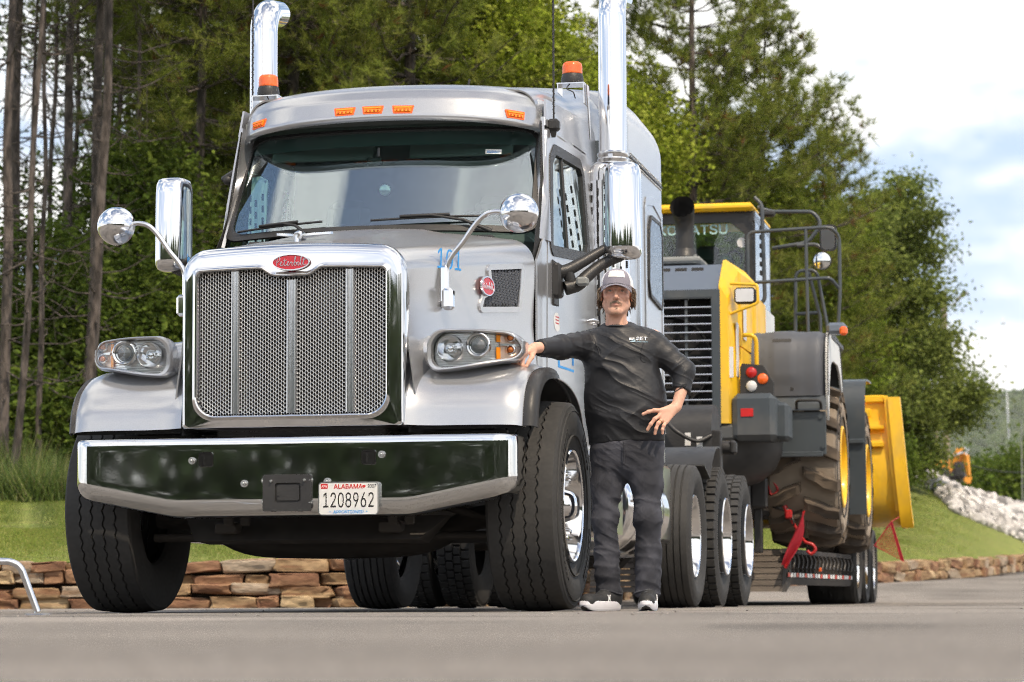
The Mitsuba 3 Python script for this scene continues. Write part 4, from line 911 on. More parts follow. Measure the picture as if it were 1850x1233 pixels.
def on_brow(x, z):
    """the point of the brow's front at a given x and z, and its outward normal"""
    u = np.linspace(-.93, .93, 900); best = None
    for v in np.linspace(.1, .7, 240):
        p = brow(u, u * 0 + v, 0); i = np.argmin(np.abs(p[:, 0] - x) + np.abs(p[:, 2] - z))
        e = abs(p[i, 0] - x) + abs(p[i, 2] - z)
        if best is None or e < best[0]:
            a, b = brow(A([u[i] + .01]), A([v]), 0)[0] - p[i], brow(A([u[i]]), A([v + .02]), 0)[0] - p[i]
            n = np.cross(a, b); best = (e, p[i], n / np.linalg.norm(n), a / np.linalg.norm(a))
    return best[1:]
for x, z in ((-.762, 2.860), (-.205, 2.886), (-.034, 2.889), (.142, 2.886), (.768, 2.858)):
    p, n, t = on_brow(x, z)
    if n[1] > 0: n = -n
    upv = np.cross(n, t); upv *= np.sign(upv[2])
    Mx = np.eye(4); Mx[:3, 0] = t; Mx[:3, 1] = -n; Mx[:3, 2] = upv; Mx[:3, 3] = p
    base = poly([(-.060, .022), (.060, .022), (.052, -.020), (-.052, -.020)]).buffer(.005)
    inner = poly([(-.054, .018), (.054, .018), (.046, -.014), (-.046, -.014)])
    ML = part(BR, 'marker_light', ext(base, .014, 'xz', -.012).apply_transform(Mx), 'orange_lens', 30)
    part(ML, 'marker_lens', cat(ext(inner, .008, 'xz', -.019), ext(poly([(-.05, .006), (.05, .006), (.05, .015), (-.05, .015)]), .006, 'xz', -.024)).apply_transform(Mx), 'amber_lens', 30)
    part(ML, 'marker_bulb', cat([moved(ball((0, 0, 0), .0065, 2), (q, -.020, -.006)) for q in (-.034, -.012, .012, .034)]).apply_transform(Mx), 'orange_lens', True)

# ---- roof and sleeper
def roof_sec(y):
    hw = float(np.interp(y, [1.15, 1.5, 2.66, 2.80, 3.0, 4.40, 4.45], [.86, .925, .985, 1.12, 1.138, 1.143, 1.135]))
    zt = float(np.interp(y, [1.15, 1.4, 2.0, 2.6, 3.0, 3.6, 4.30, 4.45], [3.02, 3.075, 3.16, 3.28, 3.345, 3.375, 3.36, 3.32]))
    r = float(np.interp(y, [1.15, 2.0, 2.8, 4.45], [.12, .20, .23, .23]))
    zb = 2.78 if y < 2.70 else 1.0
    pts = [(hw + (.0 if y < 2.7 else .01 * (1 - k)), lerp(zb, zt - r, k)) for k in np.linspace(0, 1, 9)[:-1]]
    pts += [(hw - r + r * math.cos(a), zt - r + r * math.sin(a)) for a in np.linspace(0, math.pi / 2, 10)]
    pts += [(x, zt + .05 * (1 - (x / (hw - r)) ** 2)) for x in np.linspace(hw - r, 0, 8)[1:]]
    pts += [(-x, z) for x, z in pts[-2::-1]]
    return [(x, y, z) for x, z in pts]
part(TK, 'cab_roof', slab(A([roof_sec(y) for y in np.linspace(1.22, 2.69, 16)]), -.01), 'paint_silver', 40)
ys = np.concatenate([np.linspace(2.74, 3.0, 7), np.linspace(3.1, 4.36, 14), [4.41, 4.45]])
SLP = part(TK, 'sleeper', rings_mesh(A([roof_sec(y) for y in ys]), True, True), 'paint_silver', 35)
for s in (1, -1):
    X = lambda k: s * (1.146 + k)
    wn = rrect(3.72, 2.06, 4.30, 2.50, .10)
    wn = poly([(3.80, 2.10), (4.30, 2.06), (4.34, 2.12), (4.34, 2.56), (4.26, 2.62), (3.86, 2.62), (3.78, 2.54), (3.74, 2.18)]).buffer(-.03).buffer(.03)
    fs = lambda u, v, w, s=s: np.stack([s * (1.1445 + w + .008 * np.clip((2.6 - np.asarray(v, float)) / 1.6, 0, 1)), np.asarray(u, float), np.asarray(v, float)], 1)
    SW = part(SLP, 'sleeper_window', conform(wn, fs, .010, 6, 6), 'glass_black', 25)
    part(SW, 'window_rim', conform(wn.buffer(.022).difference(wn.buffer(-.003)), fs, .014, 8, 8), 'black_plastic', 30)
    bx = poly([(3.60, 1.2), (4.40, 1.2), (4.40, 2.72), (4.0, 2.78), (3.66, 2.74), (3.60, 2.66)])
    part(SLP, 'window_surround', conform(bx.difference(bx.buffer(-.055)), fs, .006, 8, 16), 'paint_silver', 30)
    riv = []
    for y in np.arange(3.02, 4.42, .052): riv.append((y, 2.93))
    for y in np.arange(3.02, 4.42, .052): riv.append((y, 2.885))
    for z in np.arange(1.2, 2.70, .075): riv += [(3.628, z), (4.42, z)]
    k = part(SLP, 'rivets', cat([moved(trimesh.creation.icosphere(0), fs([y], [z], .002)[0], s=.0065) for y, z in riv]), 'steel_bolt', True)
    labels[k] = {'kind': 'stuff'}
    part(SLP, 'seam_strip', conform(sg.box(3.0, 2.902, 4.43, 2.914), fs, .004, 8, 1), 'black_plastic', False)
    part(SLP, 'trim_strip', conform(sg.box(3.30, 1.1, 3.335, 2.8), fs, .012, 1, 8), 'chrome_clean', False)
# ---- door mirrors on black brackets
for s in (1, -1):
    c = A((1.366, 1.28, 0)); 
    rings = []
    for z, k in ((2.028, .35), (2.030, .62), (2.040, .86), (2.062, .97), (2.10, 1.0), (2.3, 1.0), (2.50, .985), (2.552, .95), (2.580, .86), (2.592, .66), (2.596, .35)):
        rings.append([(c[0] + .106 * k * np.sign(math.cos(a)) * abs(math.cos(a)) ** .62, c[1] + .06 - (.15 * k * abs(math.sin(a)) ** .8 if a <= math.pi else -.015 * k * abs(math.sin(a)) ** .5), z) for a in np.linspace(0, 2 * math.pi, 44, endpoint=False)])
    DM = part(TK, 'door_mirror', fxm(rings_mesh(A(rings), True, True), s), 'chrome_clean', 40, 'tall chrome door mirror on black bracket')
    part(DM, 'mirror_glass', fxm(box2((1.275, 1.352, 2.07), (1.457, 1.362, 2.56), .004), s), 'mirror_glass', 30)
    part(DM, 'mirror_rim', fxm(ext(rrect(1.268, 2.05, 1.466, 2.575, .04).difference(rrect(1.28, 2.065, 1.454, 2.56, .035)), .016, 'xz', 1.35), s), 'black_plastic', 30)
    up = smooth_path([(1.00, 1.14, 1.94), (1.06, 1.16, 1.955), (1.14, 1.21, 2.005), (1.24, 1.27, 2.075), (1.32, 1.30, 2.12)], 5)
    lo = smooth_path([(1.05, 1.16, 1.85), (1.12, 1.19, 1.875), (1.17, 1.23, 1.93), (1.25, 1.28, 2.00), (1.36, 1.30, 2.05)], 5)
    br = cat(tube(up, np.linspace(.040, .024, len(up)), 12), tube(lo, np.linspace(.042, .030, len(lo)), 12), box((1.005, 1.15, 1.895), (.06, .12, .20), .015), box((.975, 1.17, 1.88), (.045, .17, .27), .012),
             cyl((1.06, 1.16, 1.955), (1.09, 1.18, 1.86), .034, 12), box((1.33, 1.33, 2.11), (.10, .06, .14), .02))
    part(DM, 'mirror_bracket', fxm(br, s), 'black_plastic', 40)
    part(DM, 'camera_box', fxm(cat(box((1.155, 1.14, 1.885), (.07, .06, .05), .012)), s), 'interior_light', 35)
# ---- exhaust stacks
for s in (1, -1):
    top = [(1.132, 2.40, 2.80), (1.132, 2.40, 3.60)] + [(1.132 - .0 * k, 2.40 + .17 * (1 - math.cos(k)), 3.69 + .17 * math.sin(k)) for k in np.linspace(0, 1.25, 10)] + [(1.132, 2.70, 3.88)]
    top = A(top)
    EX = part(TK, 'exhaust_stack', fxm(cat(tube(top, .088, 36, caps=False), tube(top, .084, 36, caps=False)), s), 'chrome_clean', True, 'tall chrome exhaust stack with a curved top')
    part(EX, 'stack_clamp', fxm(cat(lathe([(.080, 2.765), (.095, 2.77), (.098, 2.79), (.092, 2.80), (.098, 2.815), (.098, 2.83), (.088, 2.84)], 36, 'z').apply_translation((1.132, 2.40, 0)), box((1.132, 2.30, 2.80), (.03, .02, .03), .003)), s), 'alu', 25)
    part(EX, 'muffler', fxm(cat(lathe([(.05, .95), (.118, .97), (.124, 1.0), (.124, 2.70), (.115, 2.75), (.085, 2.775)], 40, 'z').apply_translation((1.10, 2.42, 0))), s), 'chrome_clean', 40)
    sh = []
    for j in range(7):
        for i in range(20):
            a = math.radians(-150 + j * 20); z = 1.15 + i * .075 + (j % 2) * .037
            sh.append(moved(box((0, 0, 0), (.004, .013, .045)), (1.10 + .142 * math.cos(a), 2.42 + .142 * math.sin(a), z), ([0, 0, 1], math.degrees(a))))
    k = part(EX, 'shield_slots', fxm(cat(sh), s), 'black_matte', False); labels[k] = {'kind': 'stuff'}
    rr = A([[(1.10 + .14 * math.cos(a), 2.42 + .14 * math.sin(a), z) for a in np.radians(np.linspace(-165, -15, 16))] for z in (1.05, 2.65)])
    part(EX, 'heat_shield', fxm(slab(rr, .003), s), 'alu_polish', True)
# ---- beacons
for s in (1, -1):
    c = A((.962, 1.93, 0))
    BC = part(TK, 'beacon', fxm(moved(lathe([(.058, 3.250), (.061, 3.254), (.0605, 3.295), (.057, 3.313), (.046, 3.323), (.0005, 3.327)], 32, 'z'), c), s), 'orange_lens', True, 'orange warning beacon on a steel bracket')
    part(BC, 'beacon_core', fxm(moved(cat([box((0, 0, 3.28), (.05, .02, .04), .004)]), c), s), 'red_lens', 30)
    part(BC, 'beacon_base', fxm(moved(lathe([(.0005, 3.19), (.068, 3.192), (.070, 3.212), (.066, 3.236), (.062, 3.249), (.0005, 3.251)], 32, 'z'), c), s), 'black_plastic', 40)
    pl = cat(box((.962, 1.93, 3.184), (.17, .15, .006)), box((1.043, 1.93, 3.12), (.006, .15, .125)), box((.884, 1.93, 3.155), (.006, .15, .055)),
             hull([(1.05, 1.90, 3.18), (1.05, 1.98, 3.18), (1.05, 2.02, 2.86), (1.05, 2.04, 2.86), (1.056, 1.90, 3.18), (1.056, 1.98, 3.18), (1.056, 2.02, 2.86), (1.056, 2.04, 2.86)]))
    part(BC, 'beacon_bracket', fxm(pl, s), 'alu', False)
    part(BC, 'beacon_wire', fxm(tube(smooth_path([(.96, 1.88, 3.19), (.94, 1.86, 3.15), (.98, 1.85, 3.125), (.99, 1.87, 3.09)], 6), .004, 6), s), 'black_plastic', True)
# ---- aerials
for s, x in ((1, .962), (-1, -1.10)):
    y = 1.30 if s > 0 else 2.05
    zz = np.linspace(2.90, 4.6, 160); ang = np.linspace(0, 90 * math.pi, 160)
    AE = part(TK, 'aerial', cat(tube(A([(x, y, 2.86), (x, y, 4.7)]), .0055, 8), tube(np.stack([x + .007 * np.cos(ang * 1.0), y + .007 * np.sin(ang), zz], 1), .0032, 4)), 'black_plastic', True, 'thin black whip aerial')
    part(AE, 'aerial_mount', cat(box((x, y, 2.83), (.07, .07, .07), .014), hull([(x - .025, y - .02, 2.81), (x + .025, y - .02, 2.81), (x + .012, y - .01, 2.755), (x - .012, y - .01, 2.755), (x, y + .03, 2.80)])), 'black_plastic', 30)
part(TK, 'roof_aerial', tube(A([(.245, 2.2, 3.20), (.262, 2.2, 3.30)]), .007, 8), 'black_plastic', True)
part(TK, 'side_camera', cat(box((-.99, 1.25, 2.585), (.11, .10, .04), .012, ([0, 1, 0], -30)), ball((-1.0, 1.22, 2.56), .03, 2)), 'black_plastic', 40)
# ---- chassis
CH = part(TK, 'chassis', cat(box2((-.48, -.60, .68), (-.40, 9.1, .95), .01), box2((.40, -.60, .68), (.48, 9.1, .95), .01), box2((-.45, -.72, .62), (.45, -.62, .95), .01),
     box2((-.45, 5.0, .70), (.45, 5.1, .92)), box2((-.45, 8.9, .70), (.45, 9.0, .92)), box2((-1.05, -.55, .86), (1.05, -.50, .93))), 'frame_black', False)
part(CH, 'front_axle', cat(tube(smooth_path([(-1.0, 0, .52), (-.75, 0, .49), (-.5, 0, .375), (-.2, 0, .35), (.2, 0, .35), (.5, 0, .375), (.75, 0, .49), (1.0, 0, .52)], 5), .062, 12),
     box((-.44, 0, .44), (.12, 1.2, .06), .01), box((.44, 0, .44), (.12, 1.2, .06), .01)), 'frame_black', 40)
part(CH, 'oil_pan', cat(box2((-.26, -.1, .47), (.26, 1.3, .8), .06), box2((.05, -.35, .50), (.33, -.12, .75), .05)), 'frame_black', 35)
part(CH, 'red_tank', moved(lathe([(.0005, -.22), (.06, -.20), (.085, -.15), (.085, .15), (.06, .20), (.0005, .22)], 24, 'x'), (.33, -.35, .535)), 'red_paint', True)
part(CH, 'tie_rod', cat(cyl((-.95, -.22, .40), (.95, -.22, .40), .024, 10), cyl((.42, -.30, .62), (.90, -.10, .48), .022, 10), cyl((-.42, -.30, .62), (-.90, -.10, .48), .02, 10)), 'frame_black', 40)
part(CH, 'skid_plate', hull([(-.62, -.55, .375), (.58, -.55, .375), (-.70, -.45, .50), (.72, -.45, .50), (-.62, -.30, .36), (.58, -.30, .36), (-.66, -.2, .5), (.68, -.2, .5)]), 'frame_black', 30)
part(CH, 'air_hose', tube(smooth_path([(.50, -.55, .70), (.62, -.5, .58), (.70, -.42, .55), (.78, -.4, .62), (.85, -.35, .7)], 6), .022, 8), 'frame_black', True)
part(CH, 'red_coupling', cat(cyl((.69, -.52, .585), (.74, -.50, .60), .022, 10), cyl((.75, -.50, .60), (.78, -.49, .645), .018, 10)), 'red_paint', 40)
for x in (-.42, -.33, .46, .55): part(CH, 'axle_bracket', box((x, -.60, .50), (.05, .03, .10), .006), 'frame_black', False)
part(CH, 'cross_shaft', cat(cyl((0, 1.3, .62), (0, 6.8, .60), .07, 16), box2((-.3, 6.55, .32), (.3, 7.15, .78), .12), box2((-.3, 8.05, .32), (.3, 8.65, .78), .12)), 'frame_black', 35)
for y, r in ((5.31, .06), (6.86, .085), (8.35, .085)):
    part(CH, 'rear_axle', cyl((-1.0, y, .535), (1.0, y, .535), r, 14), 'frame_black', 40)
FT = part(TK, 'fuel_tank', moved(cat(lathe([(.0005, 0), (.20, .004), (.27, .02), (.292, .05), (.296, .09), (.296, 1.61), (.292, 1.65), (.27, 1.68), (.20, 1.696), (.0005, 1.70)], 44, 'y')), (.955, 2.30, .635)), 'alu_polish', 35)
for y in (2.7, 3.2, 3.65): part(FT, 'tank_strap', moved(lathe([(.298, -.025), (.301, -.024), (.301, .024), (.298, .025)], 44, 'y'), (.955, y, .635)), 'alu', 30)
part(FT, 'tank_step', box2((1.0, 2.35, .66), (1.29, 2.9, .70), .01), 'alu', 25)
part(TK, 'fuel_tank', moved(lathe([(.0005, 0), (.27, .02), (.296, .09), (.296, 1.61), (.27, 1.68), (.0005, 1.70)], 32, 'y'), (-.955, 2.30, .635)), 'alu_polish', 35)
part(TK, 'battery_box', box2((.92, 1.25, .42), (1.22, 2.15, .92), .03), 'alu', 30)
# ---- wheels
def zig(th, k, amp): 
    t = (th * k / (2 * math.pi)) % 1.0; return amp * (4 * np.abs(t - .5) - 1)
def tyre(R, w, rr, grooves, nth=180, zamp=.006, gd=.013, gw=.0045, zk=40):
    """tyre about the x axis, its outer side towards +x, centred at the origin; grooves: x positions (fraction of half width)"""
    hw = w / 2; tw = hw * .86
    xs, ds, gi = [], [], []
    for g in grooves:
        c = g * tw
        for o, d in ((-gw * 1.25, 0), (-gw * .75, gd), (gw * .75, gd), (gw * 1.25, 0)): xs.append(c + o); ds.append(d); gi.append(1)
    edge = [-tw, tw]
    cr = lambda x: .012 * (x / tw) ** 2
    th = np.arange(nth) * 2 * math.pi / nth
    cols = []
    # inner sidewall, then tread, then outer sidewall: (radius, x, wave, groove depth)
    side_ = [(rr - .004, .62), (rr + .006, .74), (rr + .022, .80), (rr + .05, .88), (lerp(rr, R, .45), .985), (lerp(rr, R, .60), 1.0), (lerp(rr, R, .76), .975), (R - .036, .925), (R - .030, .930), (R - .026, .905), (R - .016, .885)]
    def ribs(i, f): return 0
    for r, x in side_: cols.append((r, -x * hw, 0, 0))
    pts = sorted([(-tw, 0, 0)] + list(zip(xs, ds, gi)) + [(tw, 0, 0)])
    for x, d, g in pts: cols.append((R - cr(x) - d, x, g, d))
    for r, x in side_[::-1]: cols.append((r, x * hw, 0, 0))
    Rg = np.zeros((len(cols), nth, 3))
    for i, (r, x, g, d) in enumerate(cols):
        xx = x + (zig(th, zk, zamp) if g else 0)
        Rg[i, :, 0] = xx; Rg[i, :, 1] = -r * np.sin(th); Rg[i, :, 2] = r * np.cos(th)
    return rings_mesh(Rg, False, False)
def lug_tyre(R, w, rr, k=46):
    base = tyre(R - .016, w, rr, (), 120); hw = w / 2; tw = hw * .86; parts = [base]
    for i in range(k):
        for x0, x1, ph in ((-1.0, -.50, 0), (-.45, -.02, .5), (.03, .47, .15), (.52, 1.0, .6)):
            a0 = (i + ph) * 2 * math.pi / k; da = 2 * math.pi / k * .40
            r0, r1 = R - .022, R - .010 * max(abs(x0), abs(x1)) ** 3
            x0_, x1_ = x0 * tw, x1 * tw
            out = 1.035 if abs(x0) == 1 or abs(x1) == 1 else 1
            if x0 == -1: x0_ *= out
            if x1 == 1: x1_ *= out
            c, s_ = math.cos, math.sin
            P = []
            for r, q in ((r0, 1.0), (r1, .88)):
                for xx in (x0_, x1_):
                    for a in (a0 - da * q, a0 + da * q): P.append((xx if q == 1 else lerp((x0_ + x1_) / 2, xx, .94), -r * s_(a), r * c(a)))
            parts.append(mesh(P, [[0, 1, 5], [0, 5, 4], [1, 3, 7], [1, 7, 5], [3, 2, 6], [3, 6, 7], [2, 0, 4], [2, 4, 6], [4, 5, 7], [4, 7, 6]]))
        if i % 1 == 0:   # shoulder notches on the sidewall
            a0 = (i + .6) * 2 * math.pi / k; da = 2 * math.pi / k * .38; P = []
            for r, xx in ((R - .055, hw * .955), (R - .02, tw * 1.035), (R - .055, hw * .90), (R - .02, tw * .95)):
                for a in (a0 - da, a0 + da): P.append((xx, -r * math.sin(a), r * math.cos(a)))
            parts.append(hull(P))
    return cat(parts)
T_STEER = tyre(.557, .392, .292, (-.62, -.24, .14, .52), 240, .0075, .014, .0042, 52)
T_RIB = tyre(.515, .385, .292, (-.72, -.44, -.15, .15, .44, .72), 140, 0, .013, .0055)
T_RIB2 = T_RIB
T_LUG = lug_tyre(.545, .29, .292)
def side_marks(R, rr, w):
    """raised lettering blocks and rings on the outer sidewall"""
    ms = []; rnd = random.Random(4)
    for a0, n_ in ((20, 9), (200, 9), (110, 6), (290, 6)):
        for i in range(n_):
            a = math.radians(a0 + i * 5.2); r = lerp(rr, R, .56)
            ms.append(moved(box((0, 0, 0), (.006, .030 * rnd.uniform(.5, 1), .042), .001), (w / 2 * 1.0, -r * math.sin(a), r * math.cos(a)), ([1, 0, 0], math.degrees(a))))
    for f in (.30, .80):
        r = lerp(rr, R, f); ms.append(lathe([(r - .004, w / 2 * .955), (r, w / 2 * (1.0 if f < .5 else .985)), (r + .004, w / 2 * .955)], 90, 'x'))
    return cat(ms)
def mirror_if(m, s): return m if s > 0 else mirx(m)
def rim_front():
    return lathe([(.298, .165), (.300, .178), (.294, .186), (.284, .180), (.280, .165), (.277, .13), (.262, .06), (.258, .03), (.252, .015), (.236, .020), (.20, .055), (.175, .075), (.165, .078), (.10, .078), (.0005, .078)], 72, 'x')
def rim_rear(d=-.06):
    return lathe([(.298, .150), (.300, .160), (.294, .168), (.284, .162), (.280, .148), (.276, .11), (.262, .05), (.258, d + .04), (.250, d), (.20, d - .01), (.16, d + .02), (.0005, d + .02)], 64, 'x')
def lugs(R_, x, n=10, l=.035, r=.016):
    return [cat(tube(A([(x, R_ * math.cos(a), R_ * math.sin(a)), (x + l * .8, R_ * math.cos(a), R_ * math.sin(a)), (x + l, R_ * math.cos(a), R_ * math.sin(a))]), [r, r, r * .55], 10), lathe([(r * 1.5, x), (r * 1.5, x + .006), (r, x + .012)], 12, 'x').apply_translation((0, R_ * math.cos(a), R_ * math.sin(a)))) for a in np.arange(n) * 2 * math.pi / n + .15]
def put_wheel(par, name, x, y, z, s, ty, rim, hub, lug, marks=None, rot=0.0, tmat='rubber'):
    k = sub(par, name)
    def tr(m): return moved(mirror_if(m, s), (x, y, z), ([1, 0, 0], rot))
    part(k, 'tyre', tr(ty if marks is None else cat(ty, marks)), tmat, 30)
    if rim is not None: part(k, 'rim', tr(rim), 'alu_polish', 35)
    if hub is not None: part(k, 'hub', tr(hub), 'chrome_clean', 35)
    for l in lug: part(k, 'lug_nut', tr(l), 'chrome_clean', 35)
    return k
HUBF = lathe([(.112, .078), (.112, .105), (.104, .118), (.090, .135), (.080, .165), (.066, .185), (.040, .198), (.0005, .203)], 40, 'x')
HUBR = lathe([(.13, -.05), (.13, .0), (.115, .03), (.08, .05), (.075, .07), (.0005, .075)], 32, 'x')
MK = side_marks(.557, .292, .392)
put_wheel(TK, 'front_wheel', 1.115, 0, .557, 1, T_STEER, rim_front(), HUBF, lugs(.1675, .078, 10, .075, .017), MK, 11)
put_wheel(TK, 'front_wheel', -1.165, 0, .557, -1, T_STEER, rim_front(), HUBF, lugs(.1675, .078, 10, .075, .017), None, 23)
for s in (1, -1):
    put_wheel(TK, 'pusher_wheel', s * 1.07, 5.31, .515, s, T_RIB, rim_rear(-.10), HUBR, lugs(.167, -.09, 10, .03) if s > 0 else [], None, 5)
    for y in (6.86, 8.35):
        put_wheel(TK, 'drive_wheel', s * 1.11, y, .545, s, T_LUG, rim_rear(-.07), HUBR, [], None, 9 * y)
        put_wheel(TK, 'drive_wheel', s * .78, y, .545, s, T_LUG, None, None, [], None, 5 * y)
    # quarter fenders over the drive wheels and mud flaps
    qa = [(5.98 + 0.0, 1.06)] + [(6.86 - .68 * math.cos(a), .62 + .62 * math.sin(a)) for a in np.radians(np.linspace(35, 95, 10))]
    part(TK, 'quarter_fender', slab(A([[(s * x, y, z) for x in (.62, .9, 1.22)] for y, z in qa]), .012), 'black_plastic', 40)
    part(TK, 'side_box', fxm(box2((.70, 4.10, .45), (1.16, 4.62, .98), .02), s), 'alu', 30)
# ================================================================ the wheel loader on its trailer
LO = thing('wheel_loader', 'yellow and charcoal wheel loader seen from its radiator end, chained down on the trailer', 'wheel loader')
LX = .26
def lm(m):
    v = np.array(m.vertices); v[:, 0] = 2 * LX - v[:, 0]; return mesh(v, np.array(m.faces)[:, ::-1])
def both(m): return cat(m, lm(m))
def prism(pts, y0, y1, ch=0): return ext(poly(pts), y1 - y0, 'xz', y0)
# engine hood: charcoal core, sloped top, yellow flanks
hood_top = rings_mesh(A([[(LX - .52, y, z), (LX + .52, y, z), (LX + .52, y, z - .04), (LX - .52, y, z - .04)] for y, z in ((10.64, 2.90), (10.95, 3.16), (12.3, 3.22))]), True, True)
part(LO, 'engine_hood', cat(hood_top, box2((LX - .50, 10.92, 1.7), (LX + .50, 12.3, 3.12), .02)), 'loader_grey', 25)
HT = part(LO, 'hood_cover', cat(box((LX - .03, 11.35, 3.235), (.62, .5, .06), .02), *[cyl((LX - .03 + sx * .25, 11.35 + sy * .2, 3.26), (LX - .03 + sx * .25, 11.35 + sy * .2, 3.285), .015, 8) for sx in (-1, 1) for sy in (-1, 1)]), 'interior_light', 25)
for i in range(5):
    x0 = LX - .40 + i * .155
    part(LO, 'hood_slot', hull([(x0, 10.875, 3.100), (x0 + .11, 10.875, 3.100), (x0, 10.905, 3.128), (x0 + .11, 10.905, 3.128), (x0, 10.875, 3.095), (x0 + .11, 10.875, 3.095), (x0, 10.904, 3.131), (x0 + .11, 10.904, 3.131)]), 'black_matte', False)
gf = sg.box(LX - .515, 1.64, LX + .515, 2.89).difference(sg.box(LX - .435, 1.735, LX + .435, 2.81))
GR = part(LO, 'radiator_grille', cat(ext(gf, .07, 'xz', 10.60), ext(gf.buffer(-.012).difference(sg.box(LX - .41, 1.76, LX + .41, 2.785)), .01, 'xz', 10.594)), 'charcoal_paint', 25)
part(GR, 'radiator_core', box2((LX - .46, 10.80, 1.7), (LX + .46, 10.82, 2.85)), 'dark_inside', False)
part(GR, 'radiator_fan', cat([moved(box((0, 0, .22), (.13, .01, .34), .003, ([0, 0, 1], 25)), (LX, 10.76, 2.25), ([0, 1, 0], k * 51.4)) for k in range(7)] + [moved(lathe([(.41, -.04), (.42, -.04), (.42, .03), (.41, .03)], 40, 'y'), (LX, 10.76, 2.25)), cyl((LX, 10.74, 2.25), (LX, 10.78, 2.25), .07, 16)]), 'black_plastic', 30)
for k in range(13): part(GR, 'grille_rod', cyl((LX - .435, 10.615, 1.80 + k * .0775), (LX + .435, 10.615, 1.80 + k * .0775), .0105, 8), 'alu', True)
for x in (-.22, .20): part(GR, 'grille_post', box((LX + x, 10.635, 2.27), (.025, .02, 1.06)), 'charcoal_paint', False)
part(LO, 'hood_badge', text('G', .05, .003, (LX - .1, 10.612, 2.42), (1, 0, 0), (0, 0, 1), True), 'sign_blue', False)
for s in (0, 1):
    f = lm if s else (lambda m: m)
    fl = hull([(.765, 10.60, 1.66), (.765, 10.60, 2.93), (.845, 10.62, 1.66), (.845, 10.62, 2.80), (.80, 10.93, 3.20), (.765, 10.95, 3.20), (.90, 11.0, 3.10), (.765, 10.66, 1.66), (.90, 10.70, 1.66), (.90, 11.0, 2.0)])
    part(LO, 'hood_flank', f(cat(fl, hull([(.765, 10.98, 3.20), (.80, 10.98, 3.20), (.92, 11.02, 3.08), (.92, 10.98, 2.40), (.765, 10.98, 2.4), (.765, 12.3, 3.24), (.82, 12.3, 3.24), (.94, 12.3, 3.10), (.94, 12.3, 2.40), (.765, 12.3, 2.4)]))), 'yellow_paint', 25)
    part(LO, 'side_door', f(box2((.78, 10.98, 1.70), (.93, 12.3, 2.39), .015)), 'yellow_paint', 25)
    part(LO, 'hood_side_label', f(cat(box((.902, 10.86, 2.35), (.01, .16, .5), .002), box((.934, 11.2, 2.62), (.006, .22, .3), .002))), 'white_paint', False)
    part(LO, 'warning_label', f(ext(rrect(.852, 2.08, .890, 2.36, .004), .003, 'xz', 10.629)), 'plate_white', False)
    # work lamp on a yellow guard
    gd = bend_path([(.86, 10.70, 2.95), (1.115, 10.66, 2.93), (1.12, 10.66, 2.76), (.86, 10.70, 2.67)], .03, 4)
    WLm = part(LO, 'work_lamp', f(cat(box((.997, 10.72, 2.835), (.20, .12, .15), .025))), 'black_plastic', 30)
    part(WLm, 'lamp_glass', f(box((.997, 10.658, 2.835), (.165, .012, .118), .012)), 'clear_lens_white', 30)
    part(WLm, 'lamp_guard', f(tube(gd, .014, 8)), 'yellow_paint', True)
    pl = poly([(.93, 1.90), (1.235, 1.90), (1.235, 2.04), (1.14, 2.20), (.95, 2.22), (.93, 2.18)]).buffer(-.01).buffer(.01)
    TLp = part(LO, 'tail_lamp', f(ext(pl, .09, 'xz', 10.80)), 'black_plastic', 30)
    for x, z, m_ in ((1.035, 2.135, 'red_lens'), (1.138, 2.075, 'orange_lens'), (1.035, 2.01, 'clear_lens_white')):
        part(TLp, 'lamp_lens', f(moved(lathe([(.050, .0), (.050, -.012), (.040, -.022), (.020, -.028), (.0005, -.029)], 24, 'y'), (x, 10.80, z))), m_, True)
    cwp = cat(box2((.875, 10.58, 1.50), (1.27, 11.3, 1.93), .05), box2((1.24, 10.85, 1.52), (1.36, 11.3, 1.86), .03))
    part(LO, 'counterweight', f(cwp), 'charcoal_paint', 30)
    part(LO, 'rear_reflector', f(box((1.015, 10.574, 1.752), (.115, .008, .075), .002)), 'reflector_red', False)
    # yellow handrails beside the hood
    part(LO, 'handrail_yellow', f(tube(bend_path([(.94, 11.0, 2.50), (1.02, 10.98, 2.50), (1.06, 11.0, 2.46), (1.06, 11.05, 1.98), (.94, 11.05, 1.98)], .04, 4), .02, 8)), 'yellow_paint', True)
    # rear fender
    fa = [(11.72, 1.98), (11.70, 2.20), (11.74, 2.45), (11.86, 2.58), (12.1, 2.62), (12.9, 2.62), (13.2, 2.52), (13.45, 2.2)]
    fa = smooth_path(fa, 5)
    def sec(y, z, i, n=26):
        t = fa[min(i + 1, len(fa) - 1)] - fa[max(i - 1, 0)]; t /= np.linalg.norm(t); nn = A([-t[1], t[0]]); r = []
        for x in np.concatenate([np.linspace(.92, 1.56, 22), [1.59, 1.61, 1.625, 1.632]]):
            o = -.05 * sstep(1.54, 1.645, x) ** 1.5
            for c0, w_ in ((1.02, .012), (1.45, .012)): o -= .014 * math.exp(-((x - c0) / w_) ** 2)
            if 1.10 < x < 1.36: o += .010 * sstep(1.11, 1.125, x) * sstep(1.35, 1.335, x) * (1 if 3 < i < 40 else 0)
            r.append((x, y + nn[0] * o, z + nn[1] * o))
        return r
    FEN = part(LO, 'rear_fender', f(slab(A([sec(y, z, i) for i, (y, z) in enumerate(fa)]), .015)), 'fender_grey', 30)
    arch = [tuple(p) for p in fa] + [(13.40, 2.1), (13.15, 2.3), (12.9, 2.36), (12.35, 2.36), (12.1, 2.3), (11.93, 2.1), (11.84, 1.75)]
    part(FEN, 'fender_rim', f(cat(ext(poly(arch).buffer(0), .02, 'yz', 1.634))), 'white_paint' , 25)
